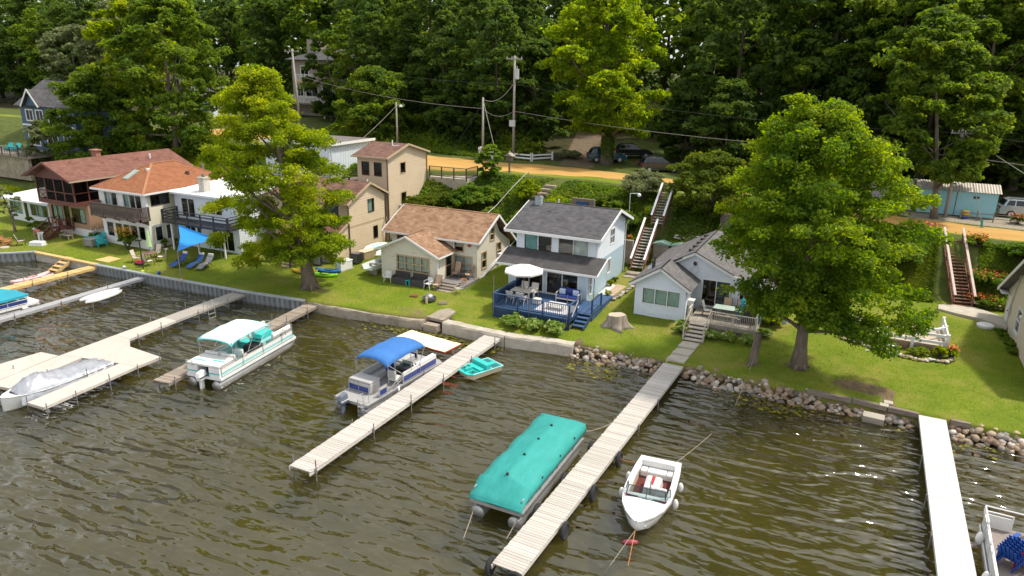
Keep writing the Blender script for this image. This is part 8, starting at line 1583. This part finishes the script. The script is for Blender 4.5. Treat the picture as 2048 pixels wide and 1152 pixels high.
# tan house clutter
kayak('kayak', 'yellow kayak lying behind the leaning maple trunk', pm('yellow_plastic', (.62, .40, .01), rough=.4), gp(-39.6, 4.9), .25, 2.3, .34); kayak('kayak', 'lime green kayak lying right of the leaning maple trunk', pm('lime_plastic', (.25, .62, .01), rough=.4), gp(-37.6, 4.9), .2, 2.4, .34); kayak('kayak', 'blue kayak half behind the lime green kayak', pm('blue_kayak', (.01, .16, .40), rough=.4), gp(-38.0, 5.9), .2, 2.3, .32)
t = thing('generator', 'white standby generator beside the tan house wall', 'generator', gp(-37.3, 7.0), 1.4); MB().box(-.62, .62, -.38, .38, .08, .72).build('cabinet', white_p, t, bevel=.03); MB().box(-.66, .66, -.41, .41, .72, .80).build('lid', white_p, t, bevel=.03); MB().box(-.7, .7, -.45, .45, -.05, .08).build('pad', conc_pale, t)
t = thing('air_conditioner', 'black air conditioner unit beside the white generator', 'air conditioner', gp(-37.35, 8.7)); MB().box(-.40, .40, -.40, .40, .08, .86).build('cabinet', blk, t, bevel=.03); MB().lathe([(.30, .862), (.34, .862), (.34, .90), (.05, .91)], 16).build('fan_guard', galv, t)
for i in range(8): MB().box(-.41+.0, .41, -.405, -.40, .14+.085*i, .17+.085*i).build('louvre', galv, t)
t = thing('deck_box', 'tan deck box with teal striped boards on its lid', 'box', gp(-37.5, 10.4), 1.45); MB().box(-.75, .75, -.4, .4, .0, .62).build('box_body', pm('tan_plastic', (.44, .35, .20), rough=.7), t, bevel=.03); MB().box(-.78, .78, -.43, .43, .622, .70).build('box_lid', pm('cream_plastic', (.62, .54, .40), rough=.7), t, bevel=.03)
for i, (x, y, z, rz) in enumerate(((-37.7, 11.9, 1.95, 1.45), (-37.0, 12.2, 1.45, 1.5))):
    t = thing('paddle_board', 'white paddle board with teal stripes leaning by the tan wall, %s one' % ('upper', 'lower')[i], 'paddle board', (x, y, z), rz); t.rotation_euler = (.35, 0, rz); MB().loft([[(s*1.45, -b, -.05), (s*1.45, b, -.05), (s*1.45, b*.96, .06), (s*1.45, -b*.96, .06)] for s, b in [(-1+k/5, .38*(1-abs(-1+k/5)**2.6)+.03) for k in range(11)]]).build('board', gel, t); MB().box(-.9, .3, -.22, -.13, .061, .066).build('stripe', turq, t); MB().box(-.3, .9, .10, .2, .061, .066).build('stripe', turq, t)
t = thing('chair_folded', 'black folded lawn chairs stacked under the tan front room', 'chair', gp(-39.9, 6.9)); MB().box(-.4, .4, -.15, .05, 0, 1.0).build('folded_seat', blk, t, bevel=.04); MB().box(-.3, .35, -.22, -.152, .1, .9).build('folded_back', grey_s, t, bevel=.02)
# old rowing boat on blocks
t = thing('rowing_boat', 'old white aluminium rowing boat on blocks beside the cream cottage', 'boat', (-34.25, 8.2, G(-34.3, 8)+.45), math.pi/2-.05); S3 = [(-1.9, .58, .42), (-.8, .68, .42), (.4, .66, .44), (1.3, .46, .50), (1.9, .06, .56)]
MB().loft([[(x, -b, z), (x, -b*.75, 0.02), (x, b*.75, .02), (x, b, z), (x, b-.05, z), (x, b*.7-.03, .08), (x, -b*.7+.03, .08), (x, -b+.05, z)] for x, b, z in S3]).build('hull', pm('old_white_boat', (.50, .56, .53), (.58, .63, .60), scale=2, rough=.6, dirt=(.36, .38, .33), dscale=1.5, damt=.6), t)
for x in (-.9, .3): MB().box(x-.15, x+.15, -.58, .58, .26, .30).build('thwart', wood_g, t)
for x in (-1.2, 1.0): MB().box(x-.1, x+.1, -.35, .35, -.48, .02).build('block', concrete, t)
# in front of the cream cottage
def plastic_chair(label, loc, rz):
    t = thing('plastic_chair', label, 'chair', loc, rz); m = vin_w
    MB().box(-.25, .25, -.25, .22, .40, .44).build('seat', m, t, bevel=.02); q = MB(); n = 8; q.add([(.27*math.sin(-1.2+2.4*i/n), .20+.10*math.cos(-1.2+2.4*i/n)-.05, z) for z in (.44, .82+.0) for i in range(n+1)], [(i, i+1, i+n+2, i+n+1) for i in range(n)]); o = q.build('backrest', m, t, fix=False); so = o.modifiers.new('t', 'SOLIDIFY'); so.thickness = .02
    for s in (-1, 1):
        MB().tube([(s*.27, .18, .66), (s*.29, -.22, .63), (s*.27, -.26, .42)], .025, 6).build('arm', m, t)
        for y in (-.23, .2): MB().tube([(s*.24, y, .41), (s*.29, y*1.25, 0)], [.03, .02], 6).build('leg', m, t)
    return t
plastic_chair('white plastic chair at the left end of the dark benches', gp(-32.2, 6.1), .35); plastic_chair('white plastic chair at the right end of the dark benches', gp(-28.35, 6.0), -.15)
def storage_bench(label, loc, rz):
    t = thing('storage_bench', label, 'bench', loc, rz, 'dark storage benches at the cottage wall'); MB().box(-.68, .68, -.3, .26, 0, .44).build('seat_box', wic, t, bevel=.015); MB().box(-.68, .68, .2, .27, .442, .92).build('back_frame', wic, t)
    for i in range(10): x = -.56+.124*i; MB().box(x-.03, x+.03, .17, .198, .50, .86).build('back_slat', wic, t)
    for s in (-1, 1): MB().box(s*.66-.04, s*.66+.04, -.28, .22, .442, .62).build('arm', wic, t)
    return t
storage_bench('dark storage bench on the left under the cottage window', gp(-31.0, 6.15), -.02); storage_bench('dark storage bench on the right under the cottage window', gp(-29.35, 6.15), -.02)
t = table_box('low turquoise side table between the dark benches', -30.2, 6.0, .2, .2, .42, teal_p, 0, 'side_table')
sling_chair('tan sling chair with padded seat left of the cottage steps', gp(-27.75, 6.15), .1, sling_t, dk_frame); sling_chair('tan high back chair on the cottage porch, facing the lake', (-27.45, 8.5, 1.46), 0, sling_t, dk_frame, back=1.2); sling_chair('tan chair on the cottage porch turned to the small table', (-26.35, 8.6, 1.46), -.9, sling_t, dk_frame, back=1.1)
t = thing('small_table', 'small dark metal table between the porch chairs', 'table', (-26.9, 8.7, 1.46)); MB().lathe([(.02, .5), (.26, .5), (.26, .53), (.02, .53)], 14).build('table_top', dk_frame, t)
for a in range(3): MB().tube([(.2*math.cos(a*2.1), .2*math.sin(a*2.1), 0), (.12*math.cos(a*2.1), .12*math.sin(a*2.1), .5)], .018, 5).build('leg', dk_frame, t)
t = thing('flower_pot', 'terracotta pot on the cottage porch corner', 'pot', (-26.1, 7.4, 1.46)); MB().lathe([(.14, 0), (.2, .28), (.23, .28), (.23, .36), (.19, .36), (.17, .3), (.02, .3)], 14).build('pot', pm('terracotta', (.48, .15, .06), (.42, .13, .05), rough=.8), t); MB().lathe([(.02, .29), (.165, .301), (.02, .302)], 10).build('soil', bark_d, t)
t = thing('metal_chair', 'pale metal strap chair beside the cottage steps', 'chair', gp(-25.75, 6.1), -.5); sm = pm('bone_metal', (.55, .50, .44), rough=.5)
for i in range(6): MB().box(-.24, .24, -.27+.085*i, -.22+.085*i, .40, .42).build('seat_strap', sm, t); MB().beam((-.24, .25+.02*i, .46+.085*i), (.24, .25+.02*i, .46+.085*i), .02, .05).build('back_strap', sm, t)
for s in (-1, 1): MB().tube([(s*.27, -.28, .0), (s*.27, -.26, .55), (s*.27, .3, .6)], .018, 5).build('arm', sm, t); MB().tube([(s*.26, -.27, .41), (s*.26, .25, .41), (s*.26, .4, .95)], .018, 5).build('side_frame', sm, t); MB().tube([(s*.26, .25, .41), (s*.26, .38, 0)], .018, 5).build('leg', sm, t)
t = thing('fire_pit', 'round metal fire pit with plants round it on the cottage lawn', 'fire pit', gp(-26.9, 3.8)); MB().lathe([(.3, .0), (.5, .12), (.52, .3), (.46, .3), (.4, .15), (.02, .12)], 18).build('bowl', pm('dark_steel', (.09, .10, .10), (.16, .16, .16), rough=.5, metal=.5), t); MB().lathe([(.34, .32), (.30, .44), (.16, .54), (.02, .57)], 14).build('dome_lid', pm('dull_steel', (.35, .34, .36), rough=.35, metal=.6), t); MB().box(.05, .17, -.62, -.5, -.02, .45).build('post_stub', pm('pale_wood', (.55, .48, .28), rough=.8), t)
for i, (x, y, rz, lb) in enumerate(((-28.45, 4.1, .2, 'rusty flat brick lying on the cottage lawn'), (-25.7, 3.7, .7, 'grey slatted block lying on the lawn by the concrete wall'))):
    t = thing('garden_block', lb, 'block', gp(x, y), rz); m = pm('rust_brick', (.30, .11, .05), rough=.9) if i == 0 else wood_g
    for k in range(3): MB().box(-.3, .3, -.14+.1*k, -.06+.1*k, .0, .10+.02*k).build('slat', m, t)
# on the blue deck
t = thing('patio_umbrella', 'open white patio umbrella over the dining table on the blue deck', 'umbrella', (-20.2, 5.6, 1.7)); n = 8; q = MB(); R_ = 1.42; q.add([(0, 0, 2.52)]+[(R_*.55*math.cos(a), R_*.55*math.sin(a), 2.36) for a in [k*math.pi/4 for k in range(8)]]+[(R_*math.cos(a), R_*math.sin(a), 2.1) for a in [k*math.pi/4 for k in range(8)]]+[(R_*math.cos(a)*.99, R_*math.sin(a)*.99, 1.98) for a in [k*math.pi/4 for k in range(8)]], [(0, 1+k, 1+(k+1) % 8) for k in range(8)]+[(1+k, 9+k, 9+(k+1) % 8, 1+(k+1) % 8) for k in range(8)]+[(9+k, 17+k, 17+(k+1) % 8, 9+(k+1) % 8) for k in range(8)]); cn = q.build('canopy', pm('ivory_canvas', (.72, .69, .63), (.66, .63, .57), scale=2, rough=.85), t)
for k in range(8): MB().tube([(0, 0, 2.44), (R_*.98*math.cos(k*math.pi/4), R_*.98*math.sin(k*math.pi/4), 2.06)], .014, 5).build('rib', wood_d, cn)
MB().tube([(0, 0, 0), (0, 0, 2.6)], .03, 8).build('pole', wood_d, t); MB().ball((0, 0, 2.62), .05, 8, 5).build('finial', wood_d, t)
pale_f = pm('pale_furniture', (.55, .52, .47), (.60, .57, .52), rough=.6); t = thing('dining_table', 'pale slatted dining table under the white umbrella', 'table', (-20.2, 5.4, 1.7))
for i in range(9): MB().box(-.75, .75, -.45+.1*i, -.36+.1*i, .70, .73).build('table_slat', pale_f, t)
for a in (-.68, .68):
    for b in (-.38, .38): MB().box(a-.035, a+.035, b-.035, b+.035, 0, .70).build('leg', pale_f, t)
for x, y, rz, lb in ((-20.6, 4.55, math.pi, 'pale dining chair on the lake side of the table, left'), (-19.8, 4.55, math.pi, 'pale dining chair on the lake side of the table, right'), (-20.6, 6.3, 0, 'pale dining chair on the house side of the table, left'), (-19.8, 6.3, 0, 'pale dining chair on the house side of the table, right')): sling_chair(lb, (x, y, 1.7), rz, pale_f, pale_f, 'dining_chair', back=.95, w=.46)
t = thing('outdoor_loveseat', 'navy cushioned outdoor love seat with pale pillows on the blue deck', 'sofa', (-17.2, 6.6, 1.7)); MB().box(-.75, .75, -.32, .3, .30, .46).build('seat_cushion', navy, t, bevel=.04); MB().box(-.75, .75, .2, .36, .462, .88).build('back_cushion', navy, t, bevel=.04)
for s in (-1, 1): MB().box(s*.5-.22, s*.5+.22, .04, .19, .47, .84).build('pillow', pm('pale_pillow', (.55, .60, .68), (.30, .40, .58), scale=10, rough=.9), t, bevel=.04); MB().tube([(s*.82, -.3, 0), (s*.82, -.3, .62), (s*.82, .34, .66), (s*.82, .34, 0)], .03, 6).build('arm_frame', pale_f, t)
MB().box(-.8, .8, -.33, -.28, .2, .29).build('front_rail', pale_f, t)
t = thing('coffee_table', 'low pale slatted coffee table on the blue deck', 'table', (-17.3, 4.7, 1.7))
for i in range(6): MB().box(-.6, .6, -.33+.11*i, -.235+.11*i, .38, .41).build('table_slat', pale_f, t)
for a in (-.54, .54):
    for b in (-.28, .28): MB().box(a-.03, a+.03, b-.03, b+.03, 0, .38).build('leg', pale_f, t)
tag(MB().box(-18.6, -16.1, 3.9, 5.9, 1.703, 1.712).build('outdoor_rug', pm('striped_rug', (.62, .58, .55), (.42, .44, .50), scale=14, rough=.95, stretch=(1, .05, 1))), 'pale patterned rug under the coffee table', 'rug')
tag(MB().box(-19.2, -18.7, 4.9, 5.4, 1.702, 2.08).build('pale_stool', pale_f, bevel=.04), 'small pale stool beside the rug on the blue deck', 'stool')
# on the grey deck
t = thing('glass_table', 'long green glass patio table on the grey deck', 'table', (-6.6, 8.4, 1.72)); MB().box(-.95, .95, -.5, .5, .70, .72).build('table_top', pm('frosted_green_glass', (.36, .46, .40), (.40, .50, .44), rough=.12), t); MB().box(-.98, .98, -.53, -.5, .685, .73).build('table_rim', dk_frame, t)
for a in (-.85, .85):
    for b in (-.42, .42): MB().tube([(a, b, 0), (a, b, .70)], .025, 6).build('leg', dk_frame, t)
for x, y, rz, lb in ((-6.9, 9.3, 0, 'tan sling chair behind the glass table, left'), (-6.0, 9.3, 0, 'tan sling chair behind the glass table, right'), (-7.9, 8.3, 1.5, 'dark sling chair at the end of the glass table')): sling_chair(lb, (x, y, 1.72), rz, sling_t if 'tan' in lb else grey_s, dk_frame, back=1.0)
t = thing('covered_grill', 'barbecue grill under a black cover on the grey deck', 'grill', (-5.15, 8.2, 1.72)); MB().loft([[(-.55, -.34, 0), (.55, -.34, 0), (.55, .34, 0), (-.55, .34, 0)], [(-.56, -.35, .8), (.56, -.35, .8), (.56, .35, .8), (-.56, .35, .8)], [(-.38, -.3, 1.12), (.38, -.3, 1.12), (.38, .28, 1.15), (-.38, .28, 1.15)]]).build('cover', blk, t, bevel=.06); MB().box(-.35, .35, -.2, .24, 1.14, 1.17).build('cover_fold', pm('faded_black', (.10, .085, .085), rough=.9), t)
for x, lb in ((-5.75, 'folded turquoise umbrella left of the covered grill'), (-4.75, 'folded turquoise towel on the rail right of the grill')):
    t = thing('turquoise_umbrella' if 'umb' in lb else 'turquoise_towel', lb, 'umbrella' if 'umb' in lb else 'towel', (x, 8.3, 1.72)); h = 1.5 if 'umb' in lb else 1.05; MB().lathe([(.05, .12), (.24, .2), (.22, h*.6), (.12, h), (.02, h+.08)], 9).build('fold', pm('turq_print', (.01, .36, .46), (.03, .20, .30), scale=6, rough=.8), t, smooth=True)
    if 'umb' in lb: MB().tube([(0, 0, 0), (0, 0, h+.2)], .03, 6).build('pole', galv, t)
    else: MB().box(-.1, .1, -.1, .1, 0, .12).build('tie', galv, t)
# small things left of the brown house
t = thing('rustic_bench', 'rustic grey bench beside the red house steps', 'bench', gp(-66.9, 2.7)); MB().box(-.65, .65, -.25, .2, .40, .45).build('seat', wood_g, t); MB().beam((-.65, .25, .8), (.65, .25, .8), .05, .1).build('back_rail', wood_g, t)
for s in (-.6, .6): MB().box(s-.04, s+.04, -.22, -.14, 0, .40).build('leg', wood_g, t); MB().box(s-.04, s+.04, .2, .28, 0, .85).build('leg', wood_g, t)
for i in range(7): MB().box(-.5+.16*i, -.44+.16*i, .23, .265, .452, .78).build('back_spindle', wood_g, t)
sling_chair('black metal chair with cushion on the far left lawn', gp(-68.5, -.5), 2.6, pm('striped_cushion', (.5, .42, .36), rough=.9), blk, back=1.0)
t = thing('white_tub', 'white upturned tub on the grass at the person\'s feet', 'tub', gp(-67.3, .25), .4); MB().loft([[(-.65, -.35, 0), (.65, -.35, 0), (.65, .35, 0), (-.65, .35, 0)], [(-.6, -.32, .34), (.6, -.32, .34), (.6, .32, .34), (-.6, .32, .34)], [(-.45, -.22, .40), (.45, -.22, .40), (.45, .22, .40), (-.45, .22, .40)]]).build('tub_shell', gel, t, bevel=.05); MB().box(-.66, .66, -.36, .36, -.02, .05).build('tub_rim', gel, t)

# ---------------------------------------------------------------- the bending person
def skin_body(name, J, E, mat, parent, sub=2, root=0):
    me = bpy.data.meshes.new(name); me.from_pydata([j[:3] for j in J], E, []); o = link(name, me, mat, parent); sk = o.modifiers.new('skin', 'SKIN')
    me.skin_vertices.new(name='') if not me.skin_vertices else None
    for i, j in enumerate(J): me.skin_vertices[0].data[i].radius = (j[3], j[4] if len(j) > 4 else j[3])
    me.skin_vertices[0].data[root].use_root = True; s = o.modifiers.new('sub', 'SUBSURF'); s.levels = 1; s.render_levels = sub; sk.use_smooth_shade = True; return o
t = thing('person', 'person in white hat, red shirt and white trousers bending down on the far left lawn', 'person', gp(-68.0, .95), 0); skin = pm('skin_tone', (.48, .26, .18), (.42, .22, .15), rough=.6)
# local frame: bending toward -x, hands reaching down
J = [(.12, 0, .92, .16, .15), (-.10, 0, 1.06, .15, .16), (-.36, 0, 1.12, .16, .18), (-.50, 0, 1.12, .065), (-.60, 0, 1.13, .085), (-.68, 0, 1.12, .10),
     (-.40, .19, 1.08, .06), (-.44, .22, .80, .05), (-.50, .16, .55, .04), (-.52, .14, .45, .035), (-.40, -.19, 1.08, .06), (-.46, -.22, .80, .05), (-.54, -.16, .55, .04), (-.56, -.14, .45, .035),
     (.14, .11, .84, .10), (.06, .12, .48, .075), (.12, .12, .10, .05), (-.04, .13, .05, .04), (.14, -.11, .84, .10), (.04, -.12, .48, .075), (.12, -.12, .10, .05), (-.04, -.13, .05, .04)]
E_ = [(0, 1), (1, 2), (2, 3), (3, 4), (4, 5), (2, 6), (6, 7), (7, 8), (8, 9), (2, 10), (10, 11), (11, 12), (12, 13), (0, 14), (14, 15), (15, 16), (16, 17), (0, 18), (18, 19), (19, 20), (20, 21)]
body = skin_body('body', J, E_, skin, t)
for k in range(4):
    for s, (hx, hy) in ((1, (-.52, .14)), (-1, (-.56, -.14))): MB().tube([(hx+.02*k-.03, hy, .46), (hx+.022*k-.035, hy-.012*s, .40), (hx+.02*k-.035, hy-.02*s, .365)], [.011, .010, .008], 5).build('finger', skin, body)
for s, (hx, hy) in ((1, (-.52, .14)), (-1, (-.56, -.14))): MB().tube([(hx+.03, hy-.02*s, .48), (hx+.045, hy-.045*s, .42)], [.012, .009], 5).build('thumb', skin, body)
def sub(ix, grow): return [tuple(J[i][:3])+tuple(r+grow for r in (J[i][3:] if len(J[i]) > 4 else (J[i][3], J[i][3]))) for i in ix]
skin_body('shirt', sub([0, 1, 2, 6, 10], .022)+[(-.42, .205, .95, .07, .07), (-.43, -.205, .95, .07, .07)], [(0, 1), (1, 2), (2, 3), (2, 4), (3, 5), (4, 6)], pm('red_shirt', (.42, .07, .07), (.50, .12, .11), rough=.9), t)
skin_body('trousers', sub([0, 14, 15, 16, 18, 19, 20], .025), [(0, 1), (1, 2), (2, 3), (0, 4), (4, 5), (5, 6)], pm('white_trousers', (.66, .70, .70), (.58, .62, .63), rough=.9), t)
q = MB(); q.lathe([(.02, .10), (.10, .09), (.125, .0), (.20, -.02), (.19, -.035), (.10, -.01)], 14, (0, 0, 0)); o = q.build('hat', pm('white_hat', (.72, .71, .68), rough=.9), t, smooth=True); o.location = (-.70, 0, 1.18); o.rotation_euler = (0, -.5, 0)
for s in (-1, 1): MB().ball((-.775, s*.035, 1.125), .012, 6, 4).build('eye', blackp, body); MB().ball((-.665, s*.1, 1.11), .022, 6, 4, 1, .4, 1.3).build('ear', skin, body)
MB().ball((-.79, 0, 1.10), .018, 6, 4).build('nose', skin, body); MB().box(-.772, -.765, -.025, .025, 1.062, 1.07).build('mouth', pm('lip', (.35, .12, .10), rough=.6), body); MB().ball((-.64, 0, 1.15), .105, 10, 6).build('hair', pm('white_hair', (.6, .58, .55), rough=.9), t, smooth=True)

# ---------------------------------------------------------------- cars
def suv(label, x, y, rz, paint, name='parked_car', L_=4.5, z=None):
    t = thing(name, label, 'car', (x, y, G(x, y) if z is None else z), rz)
    pr = [(-2.2, .36), (-2.24, .75), (-2.15, 1.02), (-1.3, 1.06), (.55, 1.06), (1.0, 1.0), (1.9, .92), (2.22, .70), (2.22, .36)]
    rings = [[(px, s*w_, pz*(1 if k else 1)) for px, pz in pr] for k, (s, w_) in enumerate(((-1, .80), (-1, .90), (1, .90), (1, .80)))]
    b = MB().loft([[(px, y_, pz) for px, pz in pr] for y_ in (-.88, -.90, .90, .88)]).build('body', paint, t, bevel=.06)
    cab = [(-2.02, 1.03), (-1.75, 1.55), (-1.4, 1.64), (.1, 1.62), (.95, 1.03)]; MB().loft([[(px, y_*(.86 if pz > 1.2 else 1), pz) for px, pz in cab] for y_ in (-.84, .84)]).build('cabin', paint, t, bevel=.05)
    gl = pm('car_glass', (.015, .018, .02), rough=.05)
    for s in (-1, 1):
        for a0, a1, b0, b1 in ((-1.82, -1.18, -1.62, -1.15), (-1.08, -.32, -1.08, -.32), (-.24, .70, -.24, .22)): q = MB(); q.add([(a0, s*.845, 1.10), (a1, s*.845, 1.10), (b1, s*.752, 1.54), (b0, s*.752, 1.54)], [(0, 1, 2, 3)]); q.build('side_window', gl, t, fix=False)
    q = MB(); q.add([(.98, -.74, 1.07), (.98, .74, 1.07), (.20, .66, 1.59), (.20, -.66, 1.59)], [(0, 1, 2, 3)]); q.build('windscreen', gl, t, fix=False); q = MB(); q.add([(-2.04, -.7, 1.12), (-2.04, .7, 1.12), (-1.80, .62, 1.53), (-1.80, -.62, 1.53)], [(0, 1, 2, 3)]); q.build('rear_window', gl, t, fix=False)
    for a in (-1.35, 1.38):
        for s in (-1, 1): w_ = MB().tube([(a, s*.72, .34), (a, s*.915, .34)], .34, 18).build('wheel', rubber, t); MB().tube([(a, s*.90, .34), (a, s*.925, .34)], .21, 12).build('rim', alu, w_)
    for s in (-1, 1): MB().box(-2.27, -2.2, s*.72-.12, s*.72+.12, .80, 1.0).build('tail_light', pm('tail_red', (.35, .01, .01), rough=.2), t); MB().box(2.1, 2.235, s*.68-.16, s*.68+.16, .70, .84).build('headlight', gel, t)
    for s in (-1, 1): MB().box(-1.6, .2, s*.6-.02, s*.6+.02, 1.645, 1.69).build('roof_rail', blackp, t)
    return t
suv('metallic teal blue car parked beside the ivy covered trunk', -27.2, 42.6, .55, pm('teal_car_paint', (.012, .075, .115), (.016, .085, .125), rough=.2, coat=.6)); suv('black car parked deepest in the shade right of the ivy trunk', -25.2, 46.5, .5, pm('black_car_paint', (.012, .012, .014), rough=.2, coat=.6)); suv('dark grey car parked behind the silvery shrub', -20.2, 39.8, .6, pm('dark_car_paint', (.03, .033, .04), rough=.2, coat=.6)); suv('silver car parked at the right edge beyond the road', 13.3, 37.6, .1, pm('silver_car_paint', (.38, .43, .44), (.42, .47, .48), rough=.2, metal=.4, coat=.6))
# low fence and flowers by the right car
t = thing('wire_fence', 'low dark rail fence beyond the road at the right edge', 'fence', gp(9, 33.4))
for i in range(6): MB().box(8.0+1.2*i-.04, 8.0+1.2*i+.04, 33.36, 33.44, 5.2, 6.2).build('fence_post', wood_d, t, world=True)
for z in (5.65, 6.0): MB().beam((8, 33.4, z), (14.2, 33.4, z), .03, .06).build('fence_rail', wood_d, t, world=True)
flower_bush('flower_clump', 'red and orange flowers beside the silver car', 12.2, 34.0, .9, .8, 900, 'mid', (.7, .12, .05), 90, .12, 81)
t = thing('drum_planter', 'small yellow and blue painted drum at the shed corner', 'drum', gp(8.4, 33.8)); MB().tube([(0, 0, 0), (0, 0, .35)], .28, 12).build('drum_lower', cb, t); MB().tube([(0, 0, .351), (0, 0, .7)], .28, 12).build('drum_upper', pm('drum_yellow', (.6, .36, .03), rough=.5), t)
# furniture on the far terrace
for i, (x, y) in enumerate(((-102.5, 18.6), (-101.0, 18.7))): adirondack('turquoise chair on the far terrace, %s one' % ('left', 'right')[i], teal_p, (x, y, 5.45), .4, 1.1)
for i, x in enumerate((-99.4, -98.2, -97.0)): sling_chair('black chair at the far terrace table, %s' % ('left', 'middle', 'right')[i], (x, 18.4, 5.45), 3.0, blk, blk)
